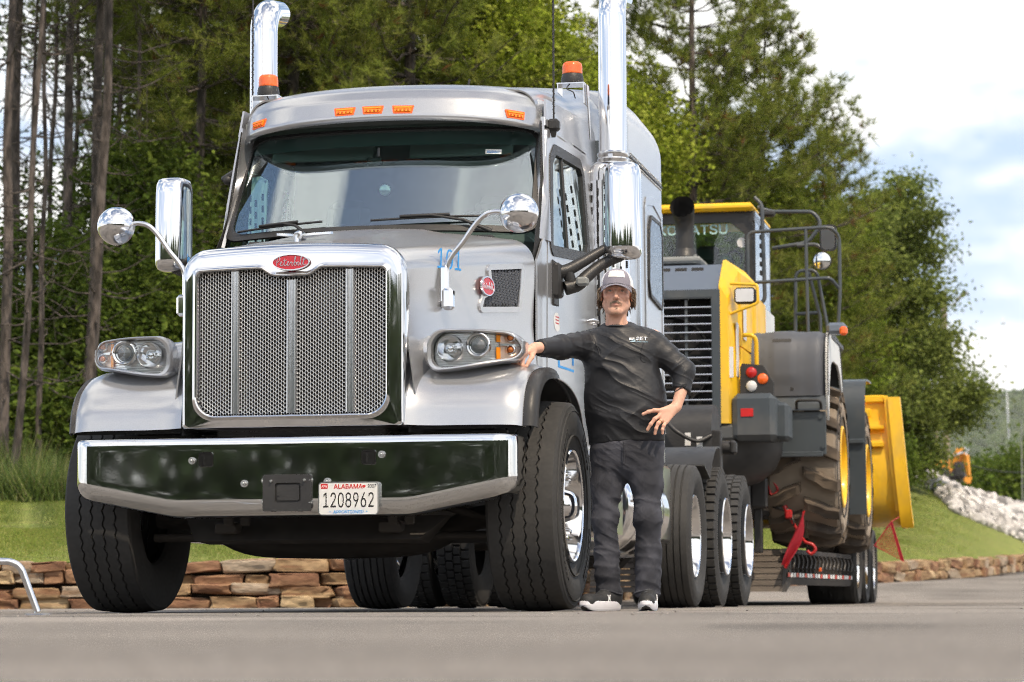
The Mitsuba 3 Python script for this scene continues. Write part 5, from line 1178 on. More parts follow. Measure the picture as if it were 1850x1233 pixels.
    part(FEN, 'fender_lip', f(slab(A([[(x, y, z) for x in (1.628, 1.662)] for y, z in fa]), .02)), 'black_plastic', 30)
    for x0, x1, z0, z1 in ((1.115, 1.145, 2.03, 2.36), (1.30, 1.33, 2.03, 2.36), (1.13, 1.31, 2.50, 2.53)):
        part(FEN, 'fender_groove', f(hull([(x, y, z) for x in (x0, x1) for y, z in ((11.69 + (.02 if z0 < 2.4 else .06), z0), (11.69 + (.02 if z0 < 2.4 else .075), z1), (11.75, z0), (11.78, z1))])), 'black_plastic', False)
    MF = part(LO, 'mud_flap', f(cat(hull([(1.06, 11.74, 1.98), (1.63, 11.74, 1.98), (1.05, 11.70, 1.84), (1.64, 11.70, 1.84), (1.05, 11.76, 1.84), (1.63, 11.78, 1.98)]), box2((1.08, 11.74, 1.42), (1.63, 11.765, 1.83), .006), box2((1.14, 11.70, 1.40), (1.60, 11.72, 1.45), .006))), 'charcoal_paint', 25)
    for x, z in ((1.15, 1.76), (1.58, 1.78), (1.22, 1.68), (1.15, 1.5), (1.6, 1.5)): part(MF, 'bolt', f(cyl((x, 11.74, z), (x, 11.72, z), .022, 10)), 'charcoal_paint', 30)
    part(MF, 'handle', f(tube(bend_path([(1.36, 11.70, 1.86), (1.36, 11.64, 1.93), (1.59, 11.64, 1.93), (1.59, 11.70, 1.86)], .04, 4), .014, 8)), 'black_plastic', True)
    # side lamp at the fender's back
    SL = part(LO, 'side_lamp', f(box((1.73, 11.92, 2.63), (.19, .14, .11), .03)), 'loader_grey', 30)
    part(SL, 'side_lamp_lens', f(box((1.80, 11.85, 2.60), (.075, .06, .085), .02)), 'orange_lens', 30)
    # platform rails
    r_ = .0175
    RA = [bend_path([(.83, 12.43, 2.62), (.83, 12.43, 3.65), (1.64, 12.43, 3.68), (1.72, 12.5, 3.60), (1.72, 12.5, 3.03), (1.69, 12.5, 2.62)], .07, 5), bend_path([(.83, 12.43, 3.15), (1.63, 12.43, 3.18), (1.715, 12.5, 3.08)], .04, 4), A([(1.40, 12.43, 3.665), (1.41, 12.43, 2.62)]),
          bend_path([(1.24, 12.9, 2.62), (1.25, 12.9, 3.31), (1.46, 12.9, 3.32), (1.58, 12.9, 2.62)], .08, 5), A([(1.38, 12.9, 3.30), (1.49, 12.9, 2.84), (1.49, 12.9, 2.62)]), A([(1.24, 12.9, 2.88), (1.47, 12.9, 2.89)])]
    for p in RA: part(LO, 'handrail', f(tube(p, r_, 10)), 'charcoal_paint', True)
    part(LO, 'platform', f(box2((.93, 12.2, 2.56), (1.66, 13.6, 2.62), .01)), 'black_plastic', 25)
    GD = [bend_path([(.86, 13.1, 3.99), (1.0, 13.1, 3.94), (1.42, 13.1, 3.93), (1.50, 13.1, 3.80), (1.36, 13.1, 3.62), (1.0, 13.1, 3.57)], .07, 5), bend_path([(.88, 12.6, 4.02), (.955, 12.6, 3.95), (.965, 12.6, 3.5), (.975, 12.6, 3.0), (.91, 12.6, 2.94)], .05, 4), bend_path([(1.26, 13.0, 3.575), (1.45, 13.0, 3.59), (1.53, 13.0, 3.52)], .05, 4)]
    for p in GD: part(LO, 'guard_rail', f(tube(p, .020, 8)), 'charcoal_paint', True)
    M1 = part(LO, 'rear_mirror', f(ext(rrect(1.525, 3.46, 1.69, 3.72, .05), .05, 'xz', 12.55)), 'black_plastic', 30)
    mg = ext(rrect(1.54, 3.475, 1.675, 3.70, .04), .004, 'xz', 12.546); mv = np.array(mg.vertices); mv[:, 1] -= (mv[:, 2] - 3.475) * .13
    part(M1, 'mirror_glass', f(mesh(mv, mg.faces)), 'mirror_glass', False)
    M2 = part(LO, 'round_mirror', f(moved(lathe([(.09, .03), (.092, .0), (.088, -.01), (.0005, .02)], 28, 'y'), (1.545, 12.56, 3.365))), 'black_plastic', 30)
    part(M2, 'mirror_glass', f(moved(lathe([(.0005, -.028), (.05, -.022), (.082, -.008)], 28, 'y'), (1.545, 12.56, 3.365))), 'mirror_glass', True)
part(LO, 'rear_bumper_bar', cat(box2((LX - .64, 10.62, 1.50), (LX + .64, 11.2, 1.655), .03)), 'charcoal_paint', 30)
part(LO, 'belly_casting', rings_mesh(A([[(LX + w * math.copysign(abs(math.cos(a)) ** .6, math.cos(a)), 11.35 + .70 * k * math.sin(a), z) for a in np.linspace(0, 2 * math.pi, 40, endpoint=False)] for z, w, k in ((1.56, 1.0, 1.0), (1.42, .99, .99), (1.28, .93, .92), (1.16, .80, .8), (1.10, .62, .6))]), True, True), 'black_plastic', 40)
ep = A([(.262, 12.03, 3.25), (.262, 12.03, 3.60), (.262, 12.03, 3.66), (.262, 12.015, 3.72), (.262, 11.985, 3.77), (.262, 11.93, 3.815), (.262, 11.86, 3.845)])
EXP = cat(tube(ep, [.088, .088, .092, .097, .104, .112, .120], 30, caps=False), tube(ep[1:], [.084, .088, .093, .100, .108, .116], 30, caps=False), lathe([(.125, 3.36), (.125, 3.38), (.10, 3.43), (.083, 3.46)], 28, 'z').apply_translation((.262, 12.03, 0)), lathe([(.13, 3.24), (.13, 3.36)], 28, 'z').apply_translation((.262, 12.03, 0)))
part(LO, 'exhaust_pipe', EXP, 'black_plastic', 40)
# cab
cy0, cy1 = 12.75, 14.2
CAB = part(LO, 'loader_cab', cat(box2((LX - .60, cy0, 2.4), (LX + .62, cy1, 2.70), .02)), 'charcoal_paint', 25)
fr = sg.box(LX - .58, 2.68, LX + .585, 3.91).difference(poly([(LX - .50, 2.8), (LX + .50, 2.8), (LX + .505, 3.68), (LX + .36, 3.80), (LX - .36, 3.80), (LX - .505, 3.68)]))
part(CAB, 'cab_frame', cat(ext(fr, .05, 'xz', cy0), both(cat(box2((LX + .54, cy0 + .06, 2.7), (LX + .60, cy0 + .14, 3.91), .01), box2((LX + .54, cy1 - .1, 2.7), (LX + .60, cy1, 3.91), .01), box2((LX + .53, cy0, 3.80), (LX + .60, cy1, 3.905), .01)))), 'black_plastic', 25)
part(CAB, 'rear_window', ext(sg.box(LX - .56, 2.72, LX + .56, 3.90), .001, 'xz', cy0 + .052), 'pane_green', False)
part(CAB, 'window_lettering', text('KOMATSU', .092, .002, (LX - .02, cy0 + .047, 3.74), (1, 0, 0), (0, 0, 1), True, width=.70), 'teal_print', False)
for s in (0, 1):
    f = lm if s else (lambda m: m)
    part(CAB, 'side_window', f(sheet(A([[(LX + .60, cy0 + .1, 2.74), (LX + .60, cy1, 2.74)], [(LX + .60, cy0 + .1, 3.92), (LX + .60, cy1, 3.92)]]))), 'pane_dark', False)
    part(CAB, 'cab_side_sheet', f(box2((LX + .60, cy0 + .1, 2.36), (LX + .64, cy1, 3.0), .01)), 'white_paint', 25)
    part(CAB, 'yellow_side', f(box2((LX + .52, 11.9, 2.40), (LX + .70, cy0 + .06, 2.98), .02)), 'yellow_paint', 25)
    part(CAB, 'mirror_stay', f(cat([box((LX + .66, cy0 + .15, z), (.05, .05, .05), .008) for z in np.arange(3.3, 3.75, .09)])), 'black_plastic', 25)
    labels[[k for k in scene if '__mirror_stay' in k][-1]] = {'kind': 'stuff'}
    part(CAB, 'roof_lamp', f(box((LX + .72, cy0 + .1, 3.885), (.16, .1, .06), .02)), 'black_plastic', 30)
part(CAB, 'cab_roof', cat(box2((LX - .66, cy0 - .10, 3.905), (LX + .60, cy1 + .1, 3.985), .03)), 'yellow_paint', 30)
part(CAB, 'operator_seat', cat(box((LX + .05, 13.4, 3.15), (.42, .16, .7), .06), box((LX + .05, 13.4, 3.56), (.24, .1, .18), .04)), 'interior', 30)
part(CAB, 'inner_panel', cat(box2((LX - .5, 14.05, 2.7), (LX + .5, 14.1, 3.2)), box((LX + .38, 13.2, 2.9), (.14, .5, .35), .03), moved(lathe([(.075, .0), (.09, -.01), (.09, .01), (.075, .02)], 20, 'y'), (LX + .36, 13.0, 3.46)), ball((LX + .28, 12.95, 3.42), .095, 2)), 'black_plastic', 30)
part(CAB, 'round_label', ext(sg.Point(LX + .47, 3.60).buffer(.05), .002, 'xz', cy0 + .049), 'plate_white', False)
# frames, boom and bucket
part(LO, 'frame', cat(box2((LX - .45, 11.4, .95), (LX + .45, 16.6, 1.6), .05), box2((LX - 1.0, 12.43, 1.2), (LX + 1.0, 12.83, 1.5), .05), box2((LX - 1.0, 15.73, 1.2), (LX + 1.0, 16.13, 1.5), .05)), 'black_plastic', 25)
part(LO, 'boom', both(hull([(LX + .35, 14.9, 2.9), (LX + .5, 14.9, 2.9), (LX + .35, 14.9, 2.5), (LX + .5, 14.9, 2.5), (LX + .35, 17.2, 1.3), (LX + .5, 17.2, 1.3), (LX + .35, 17.2, 1.0), (LX + .5, 17.2, 1.0)])), 'yellow_paint', 25)
def slant(m): v = np.array(m.vertices); v[:, 0] += (2.34 - v[:, 2]) * .085; return mesh(v, m.faces)
bp = [(17.25, 2.33), (17.24, 2.05), (17.18, 1.72), (17.16, 1.45), (17.22, 1.15), (17.40, .98), (17.8, .93), (18.4, .93)]
bs = smooth_path(bp, 5)
BK = part(LO, 'bucket', slab(A([[(LX + q * (1.57 + (2.34 - z) * .085), y, z) for q in np.linspace(-1, 1, 8)] for y, z in bs]), .03), 'yellow_paint', 35)
part(BK, 'bucket_rib', cat(box2((LX - 1.55, 17.09, 1.98), (1.82, 17.20, 2.02), .006), box2((LX - 1.55, 17.08, 1.78), (1.82, 17.16, 1.83), .006), box2((LX - 1.55, 17.16, 2.29), (1.83, 17.24, 2.37), .01)), 'yellow_paint', 25)
for s in (0, 1):
    f = lm if s else (lambda m: m)
    prof = [(17.10, 2.36), (17.08, 1.95), (17.05, 1.45), (17.12, 1.05), (17.3, .90), (18.45, .88), (18.5, 1.2), (17.9, 2.25)]
    part(BK, 'bucket_side', f(slant(ext(poly(prof), .04, 'yz', 1.83))), 'yellow_paint', 25)
    part(BK, 'side_cutter', f(slant(ext(poly([(17.06, 2.34), (17.03, 1.95), (17.0, 1.45), (17.07, 1.03), (17.18, .86), (17.30, .92), (17.20, 1.08), (17.14, 1.45), (17.16, 1.95), (17.18, 2.34)]), .14, 'yz', 1.87))), 'yellow_paint', 25)
    part(BK, 'corner_block', f(cat(box((1.62, 17.15, 2.17), (.11, .06, .10), .01))), 'yellow_paint', 25)
# big lugged tyres on yellow rims
def loader_tyre(R=.79, w=.70, rr=.36, n=15):
    b = tyre(R - .085, w, rr, (), 96); parts = []; hw = w / 2; rng = np.random.default_rng(3)
    for i in range(n):
        for s in (1, -1):
            a0 = (i + (0 if s > 0 else .5)) * 2 * math.pi / n; P = []
            pts2 = [(0.02, -.02), (.42, .10), (.62, .21), (1.02, .30), (1.02, .09), (.70, .00), (.46, -.10), (.02, -.20)]   # (x over half width, angle over 2pi/n*...) an angled bar
            K = 2 * math.pi / n * 1.75; m_ = len(pts2)
            for dr, q in ((-.06, 1.0), (.046, .90), (.056, .74)):
                for x, an in pts2:
                    xx = lerp(.5, x, q) * hw * s * 1.0; a = a0 + lerp(.06, an, q) * K; r = R - .055 + dr - .035 * abs(x) ** 4
                    P.append((xx, -r * math.sin(a), r * math.cos(a)))
            F = []
            for l in (0, 1):
                for j in range(m_): j2 = (j + 1) % m_; F += [[l * m_ + j, l * m_ + j2, l * m_ + m_ + j2], [l * m_ + j, l * m_ + m_ + j2, l * m_ + m_ + j]]
            P.append(tuple(np.mean(P[2 * m_:3 * m_], 0)))
            for j in range(m_): F.append([2 * m_ + j, 2 * m_ + (j + 1) % m_, 3 * m_])
            parts.append(mesh(P, F if s > 0 else A(F)[:, ::-1]))
    return b, cat(parts)
LT, LUG = loader_tyre()
LRIM = lathe([(.375, .30), (.395, .325), (.400, .345), (.375, .352), (.352, .325), (.335, .20), (.32, .10), (.20, .08), (.19, .16), (.17, .18), (.0005, .18)], 56, 'x')
LRING = side_marks(.79, .36, .70)
for y, rt in ((12.63, 4), (15.93, 13)):
    for s in (1, -1):
        k = sub(LO, 'wheel'); tr = lambda m: moved(mirror_if(m, s), (LX + s * 1.115, y, 1.345), ([1, 0, 0], rt))
        part(k, 'tyre', tr(LT), 'rubber_dusty', 30); q = part(k, 'tread_lugs', tr(LUG), 'rubber_muddy', 30); labels[q] = {'kind': 'stuff'}; part(k, 'sidewall_mark', tr(LRING), 'rubber', 30); labels[[q for q in scene if '__sidewall_mark' in q][-1]] = {'kind': 'stuff'}
        part(k, 'rim', tr(LRIM), 'yellow_paint', 35)
    for s in (0, 1):
        f = lm if s else (lambda m: m)
        if y > 14:
            part(LO, 'front_fender', f(cat(slab(A([[(x, yy, zz) for x in (1.0, 1.40, 1.74, 1.77)] for yy, zz in smooth_path([(14.95, .95), (14.93, 1.5), (14.90, 2.0), (14.98, 2.30), (15.2, 2.40), (15.9, 2.42)], 4)]), .02), box((1.66, 14.88, 1.72), (.2, .03, .05), .008))), 'charcoal_paint', 30)

# ================================================================ the lowbed trailer
TR = thing('lowbed_trailer', 'black lowbed trailer carrying the wheel loader, hitched behind the truck', 'trailer')
for k in range(7):
    z0 = .135 + k * .058
    part(TR, 'ramp_slat', hull([(-.7, 12.02 + .03 * k, z0), (1.16 + .007 * k, 12.02 + .03 * k, z0), (-.7, 12.05 + .03 * k, z0 + .05), (1.165 + .007 * k, 12.05 + .03 * k, z0 + .05), (-.7, 12.14 + .03 * k, z0), (1.16, 12.14 + .03 * k, z0), (-.7, 12.14 + .03 * k, z0 + .048), (1.16, 12.14 + .03 * k, z0 + .048)]), 'deck_wood', False)
part(TR, 'deck', cat(hull([(-.75, 12.2, .44), (1.16, 12.2, .44), (-1.0, 16.4, .44), (1.46, 16.4, .44), (-.75, 12.25, .545), (1.16, 12.25, .545), (-1.0, 16.4, .545), (1.46, 16.4, .545)]), box2((-.3, 12.3, .16), (.8, 16.3, .45), .02)), 'frame_black', False)
k = part(TR, 'ramp_corner', hull([(1.16, 12.02, .13), (1.20, 12.06, .13), (1.21, 12.22, .55), (1.17, 12.2, .55), (1.22, 12.6, .40), (1.22, 12.6, .25)]), 'frame_black', False)
def rail_pt(q, z, o=0): return (lerp(1.21, 1.50, q) + o, lerp(12.1, 16.4, q), z)
part(TR, 'side_rail', cat(hull([rail_pt(0, .545), rail_pt(1, .545), rail_pt(0, .50), rail_pt(1, .50), rail_pt(0, .545, -.05), rail_pt(1, .545, -.05), rail_pt(0, .5, -.05), rail_pt(1, .5, -.05)]), hull([rail_pt(0, .27), rail_pt(1, .27), rail_pt(0, .20, -.02), rail_pt(1, .20, -.02), rail_pt(0, .27, -.08), rail_pt(1, .27, -.08)])), 'frame_black', False)
for i in range(17):
    q = (i + .4) / 17
    part(TR, 'rail_post', hull([rail_pt(q, .51, .004), rail_pt(q + .008, .51, .004), rail_pt(q, .26, .004), rail_pt(q + .008, .26, .004), rail_pt(q, .51, -.06), rail_pt(q, .26, -.06)]), 'frame_black', False)
    part(TR, 'rail_hook', tube(smooth_path(A([rail_pt(q + .02, .49, .02), rail_pt(q + .026, .44, .035), rail_pt(q + .02, .38, .03), rail_pt(q + .012, .36, .03)]), 3), .012, 6), 'chain_steel', True)
for i in range(26):
    q = i / 26
    part(TR, 'reflective_tape', hull([rail_pt(q + .002, .275, .006), rail_pt(q + .030, .275, .006), rail_pt(q + .002, .315, .005), rail_pt(q + .030, .315, .005), rail_pt(q + .002, .275, 0), rail_pt(q + .030, .315, 0)]), 'plate_white' if i % 3 else 'reflector_red', False)
part(TR, 'side_lamp', moved(box((0, 0, 0), (.03, .03, .04), .006), rail_pt(.42, .36, .03)), 'orange_lens', 30)
part(TR, 'gooseneck', cat(hull([(LX - .5, 8.6, 1.08), (LX + .4, 8.6, 1.08), (LX - .5, 8.6, 1.30), (LX + .4, 8.6, 1.30), (LX - .5, 11.6, 1.0), (LX + .4, 11.6, 1.0), (LX - .5, 11.6, 1.34), (LX + .4, 11.6, 1.34)]), hull([(LX - .5, 11.5, 1.34), (LX + .4, 11.5, 1.34), (LX - .5, 11.9, .3), (LX + .4, 11.9, .3), (LX - .5, 12.2, .5), (LX + .4, 12.2, .5), (LX - .5, 11.9, 1.34), (LX + .4, 11.9, 1.34)])), 'frame_black', 25)
part(TR, 'gooseneck_head', cat(rings_mesh(A([[(x, 9.05 + .0 * a, 0) if False else (x, y, z) for y, z in smooth_path([(8.9, 1.15), (8.9, 1.45), (8.95, 1.62), (9.1, 1.72), (9.35, 1.70), (9.6, 1.45), (9.7, 1.15)], 4)] for x in (.05, .90)]), True, True), cyl((.85, 9.2, 1.36), (1.06, 9.2, 1.36), .06, 16), box((1.05, 9.2, 1.36), (.06, .14, .12), .02), box2((.88, 8.98, 1.08), (.97, 9.10, 1.50), .01)), 'black_plastic', 35)
part(TR, 'gooseneck_label', cat(box((.70, 8.893, 1.42), (.05, .004, .11)), box((.80, 8.893, 1.33), (.05, .004, .22))), 'plate_white', False)
part(TR, 'gooseneck_reflector', cat(box((.56, 8.892, 1.26), (.10, .006, .06)), box((.68, 8.892, 1.24), (.07, .006, .06))), 'reflector_red', False)
part(TR, 'air_line', cat(tube(smooth_path([(.5, 8.85, 1.6), (.62, 8.8, 1.48), (.78, 8.84, 1.40), (.9, 8.9, 1.45)], 6), .018, 8), tube(smooth_path([(.35, 8.85, 1.5), (.5, 8.78, 1.3), (.62, 8.8, 1.2)], 6), .016, 8)), 'black_plastic', True)
part(TR, 'control_box', cat(box2((.90, 11.78, .92), (1.06, 11.88, 1.22), .02), box2((.92, 11.85, .5), (1.0, 11.95, 1.5), .01)), 'black_plastic', 25)
for k_ in range(3):
    for s in (1, -1):
        k = sub(TR, 'wheel')
        ty = tyre(.47, .56, .29, (-.8, -.5, -.2, .0, .2, .5, .8), 90, 0, .012, .006)
        tr = lambda m: moved(mirror_if(m, s), (LX + .02 + s * .99, 16.75 + 1.28 * k_, .455))
        part(k, 'tyre', tr(ty), 'rubber', 30); part(k, 'rim', tr(lathe([(.292, .235), (.296, .25), (.288, .255), (.278, .23), (.27, .12), (.25, .02), (.2, .0), (.12, .04), (.0005, .05)], 40, 'x')), 'alu_polish', 35)
part(TR, 'rear_frame', box2((-.6, 16.3, .45), (1.1, 20.3, .56), .02), 'frame_black', False)
# chain, binder, flags
CHN = thing('load_chain', 'dark load chain tying the loader down to the trailer rail', 'chain')
pth = smooth_path([(1.02, 12.1, 1.10), (1.07, 12.05, 1.0), (1.13, 12.02, .93), (1.22, 12.0, .91), (1.30, 12.0, .74), (1.38, 12.06, .60), (1.42, 12.2, .54)], 6)
lk = tube(A([(.040 * math.cos(a) * 1.0, 0, .022 * math.sin(a)) for a in np.linspace(0, 2 * math.pi, 13)]), .008, 5)
d_ = np.linalg.norm(np.diff(pth, axis=0), axis=1).cumsum(); d_ = np.concatenate([[0], d_])
for i in range(9):
    s = i * .052 + .02; p = A([np.interp(s, d_, pth[:, j]) for j in range(3)]); q = A([np.interp(s + .02, d_, pth[:, j]) for j in range(3)]) - p; q /= np.linalg.norm(q)
    Mx = np.eye(4); Mx[:3, 0] = q; b = np.cross(q, [0, 1, .2 if i % 2 else 3]); b /= np.linalg.norm(b); Mx[:3, 2] = b; Mx[:3, 1] = np.cross(b, q); Mx[:3, 3] = p
    part(CHN, 'link', lk.copy().apply_transform(Mx), 'chain_steel', True)
LB = thing('chain_binder', 'red ratchet chain binder with a red hook below the loader tyre', 'chain binder')
part(LB, 'binder_body', cat(cyl((1.20, 12.0, .95), (1.25, 12.0, .84), .022, 10), cyl((1.25, 12.0, .84), (1.36, 12.03, .64), .015, 10), box((1.24, 11.99, .87), (.07, .05, .09), .015)), 'red_paint', 35)
part(LB, 'binder_hook', tube(smooth_path([(1.36, 12.03, .64), (1.40, 12.0, .60), (1.46, 12.0, .58), (1.49, 12.0, .53), (1.45, 12.0, .49), (1.41, 12.0, .52)], 5), .016, 8), 'red_paint', True)
part(LB, 'chain_tail', tube(smooth_path([(1.05, 12.0, 1.16), (1.08, 11.98, 1.05), (1.14, 11.98, 1.10), (1.10, 11.97, 1.18)], 5), .014, 6), 'red_paint', True)
FG = thing('warning_flag', 'red cloth warning flag hanging at the corner of the trailer ramp', 'flag')
u, v_ = np.meshgrid(np.linspace(0, 1, 16), np.linspace(0, 1, 12), indexing='ij')
X = 1.385 - .20 * u + .09 * v_ * (1 - u * .6); Y = 11.93 + .05 * np.sin(u * 5 + v_ * 6) - .03 * v_; Z = .87 - .50 * u - .10 * v_ * np.sin(u * 3.1) - .05 * v_
W_ = .02 + .85 * np.sin(np.clip(u * 1.15, 0, 1) * math.pi * .75)
X = 1.385 - .19 * u + (v_ - .3) * .13 * W_ ; Z = .87 - .50 * u - .02 * np.sin(v_ * 7 + u * 4)
part(FG, 'cloth', slab(np.stack([X, Y, Z], -1), .003), 'red_cloth', True)
part(FG, 'flag_stick', cyl((1.395, 11.95, .90), (1.20, 11.95, .36), .010, 8), 'red_paint', True)
F2 = thing('mesh_flag', 'triangular red mesh warning flag hanging under the right corner of the loader bucket', 'flag')
tri = poly([(1.90, .93), (1.70, .66), (2.03, .475)])
ms = [tube(A([(1.90, 17.0, .93), (1.70, 17.0, .66), (2.03, 17.0, .475), (1.90, 17.0, .93)]), .009, 6), ext(poly([(1.90, .93), (1.885, .90), (1.99, .50), (2.03, .475)]), .006, 'xz', 17.0)]
for kk in np.arange(.46, .94, .022):
    s_ = tri.intersection(sg.LineString([(1.6, kk - .05), (2.1, kk + .05)])); 
    if s_.geom_type == 'LineString' and len(s_.coords) > 1: ms.append(tube(A([(x, 17.0, z) for x, z in s_.coords]), .0028, 4))
for kk in np.arange(1.6, 2.1, .022):
    s_ = tri.intersection(sg.LineString([(kk - .06, .4), (kk + .06, 1.0)]))
    if s_.geom_type == 'LineString' and len(s_.coords) > 1: ms.append(tube(A([(x, 17.0, z) for x, z in s_.coords]), .0028, 4))
scene[F2 + '__net'] = mikit.ply(cat(ms), 'red_cloth', False); labels[F2 + '__net'] = {'kind': 'stuff'}
part(F2, 'flag_cord', cyl((1.90, 17.0, .93), (1.98, 17.05, .98), .006, 6), 'red_paint', True)
# ================================================================ the man
def field(lo, hi, h):
    ax = [np.arange(a, b + h, h, dtype=np.float32) for a, b in zip(lo, hi)]
    return np.meshgrid(*ax, indexing='ij')
def rcone(G, a, b, r1, r2, sy=1.0):
    """distance to a capsule that tapers from r1 to r2; sy squeezes it front to back"""
    a, b = A(a, float), A(b, float); X, Y, Z = G; ab = b - a; ab2 = ab * [1, 1 / sy, 1]; px, py, pz = X - a[0], (Y - a[1]) / sy, Z - a[2]
    t = np.clip((px * ab2[0] + py * ab2[1] + pz * ab2[2]) / (ab2 @ ab2 + 1e-12), 0, 1)
    d = np.sqrt((px - t * ab2[0]) ** 2 + (py - t * ab2[1]) ** 2 + (pz - t * ab2[2]) ** 2) - (r1 + (r2 - r1) * t)
    return (d * (sy if sy < 1 else 1)).astype(np.float32)
def ellip(G, c, r):
    X, Y, Z = G; k0 = np.sqrt(((X - c[0]) / r[0]) ** 2 + ((Y - c[1]) / r[1]) ** 2 + ((Z - c[2]) / r[2]) ** 2)
    k1 = np.sqrt(((X - c[0]) / r[0] ** 2) ** 2 + ((Y - c[1]) / r[1] ** 2) ** 2 + ((Z - c[2]) / r[2] ** 2) ** 2)
    return (k0 * (k0 - 1) / (k1 + 1e-9)).astype(np.float32)
def smin(a, b, k):
    h = np.clip(.5 + .5 * (b - a) / k, 0, 1); return b + (a - b) * h - k * h * (1 - h)
def ssub(a, b, k): return -smin(-a, b, k)
def nets(S, lo, h):
    """surface nets: the zero surface of S as a mesh"""
    n = S.shape; neg = S < 0; s = np.stack([neg[i:n[0] - 1 + i, j:n[1] - 1 + j, k:n[2] - 1 + k] for i in (0, 1) for j in (0, 1) for k in (0, 1)])
    c = s.sum(0); act = (c > 0) & (c < 8); idx = np.full(act.shape, -1); ii = np.argwhere(act); idx[act] = np.arange(len(ii))
    acc, cnt = np.zeros((len(ii), 3)), np.zeros(len(ii)); cor = [(i, j, k) for i in (0, 1) for j in (0, 1) for k in (0, 1)]
    val_ = [S[ii[:, 0] + a, ii[:, 1] + b, ii[:, 2] + c_] for a, b, c_ in cor]
    for p in range(8):
        for q in range(p + 1, 8):
            if sum(abs(x - y) for x, y in zip(cor[p], cor[q])) != 1: continue
            m = (val_[p] < 0) != (val_[q] < 0); t = np.where(m, val_[p] / np.where(m, val_[p] - val_[q], 1), 0)
            acc += (A(cor[p]) + t[:, None] * (A(cor[q]) - A(cor[p]))) * m[:, None]; cnt += m
    v = (ii + acc / cnt[:, None]) * h + A(lo); F = []
    for ax in range(3):
        o = [a for a in range(3) if a != ax]; sl0, sl1 = [slice(1, -1)] * 3, [slice(1, -1)] * 3; sl0[ax], sl1[ax] = slice(0, -1), slice(1, None)
        x = neg[tuple(sl0)] != neg[tuple(sl1)]; w = np.argwhere(x); inside = neg[tuple(sl0)][x]
        w = w + [1 if a != ax else 0 for a in range(3)]
        e1, e2 = np.zeros(3, int), np.zeros(3, int); e1[o[0]] = 1; e2[o[1]] = 1
        q = np.stack([idx[tuple((w - e1 - e2).T)], idx[tuple((w - e2).T)], idx[tuple(w.T)], idx[tuple((w - e1).T)]], 1)
        fl = inside if ax != 1 else ~inside
        q[~fl] = q[~fl][:, ::-1]; q = q[(q >= 0).all(1)]; F += [q[:, [0, 1, 2]], q[:, [0, 2, 3]]]
    return mesh(v, np.vstack(F))
def smooth_n(m, it=2):
    trimesh.smoothing.filter_taubin(m, iterations=it * 4); return m
def vnorm(m):
    v, f = np.array(m.vertices), np.array(m.faces); n = np.zeros_like(v); fn = np.cross(v[f[:, 1]] - v[f[:, 0]], v[f[:, 2]] - v[f[:, 0]])
    for k in range(3): np.add.at(n, f[:, k], fn)
    return n / (np.linalg.norm(n, axis=1, keepdims=True) + 1e-12)
def trimz(S, G, axis, v, side_): return np.maximum(S, (G[axis] - v) * side_)
mat('skin', VC, .48, spec=.45)
mat('hair_brown', VC, .55, spec=.4)
def crease(ax, ay, az, f, st):
    """sharp cloth creases running across the direction (ax, ay, az)"""
    def fn(p, n, uv):
        w = fbm(p.x * 7, p.y * 7, p.z * 7, 2) * 1.3
        q = (p.x * ax + p.y * ay + p.z * az) * f + w; o = (p.x * az - p.z * ax) * f * st
        a = 1 - dr.abs(2 * noise(q, o, p.y * f * .25) - 1); b = 1 - dr.abs(2 * noise(q * 2.1 + 7, o * 1.7, p.y * f * .4) - 1)
        return a * a * a * .7 + b * b * .25
    return fn
mat('shirt_black', proc(lambda p, n, uv: mix((.0135, .0145, .0175), (.022, .0235, .028), noise(p.x * 700, p.y * 700, p.z * 700))), .50, spec=.45, sheen=.6, bump=proc(crease(.45, .1, .88, 17, .22), 2e-3), bscale=.012)
def f_denim(p, n, uv):
    w = noise(p.x * 900, p.y * 900, p.z * 900); k = fbm(p.x * 11, p.y * 11, p.z * 7, 4)
    return mix((.019, .0205, .027), (.080, .084, .106), smoothstep(.3, .8, k) * .7 + w * .25)
mat('denim_dark', proc(f_denim), .85, bump=proc(crease(.55, .1, .83, 26, .3), 2e-3), bscale=.006)
mat('cap_grey', proc(lambda p, n, uv: mix((.20, .19, .23), (.29, .275, .32), noise(p.x * 600, p.y * 600, p.z * 600))), .85)
mat('cap_mesh_white', proc(lambda p, n, uv: mix((.62, .62, .64), (.80, .80, .80), noise(p.x * 420, p.y * 420, p.z * 420))), .85)
mat('shoe_black', proc(lambda p, n, uv: mix((.014, .015, .016), (.034, .035, .037), noise(p.x * 500, p.y * 500, p.z * 500))), .7)
mat('sole_white', (.66, .66, .70), .5)
mat('beard_brown', (.27, .20, .15), .6)
mat('gold', (.80, .58, .25), .2, 1.0)
PE = thing('person', 'man in grey cap, black shirt and dark jeans leaning one hand on the truck fender', 'person')
SKIN = A((.68, .385, .275))
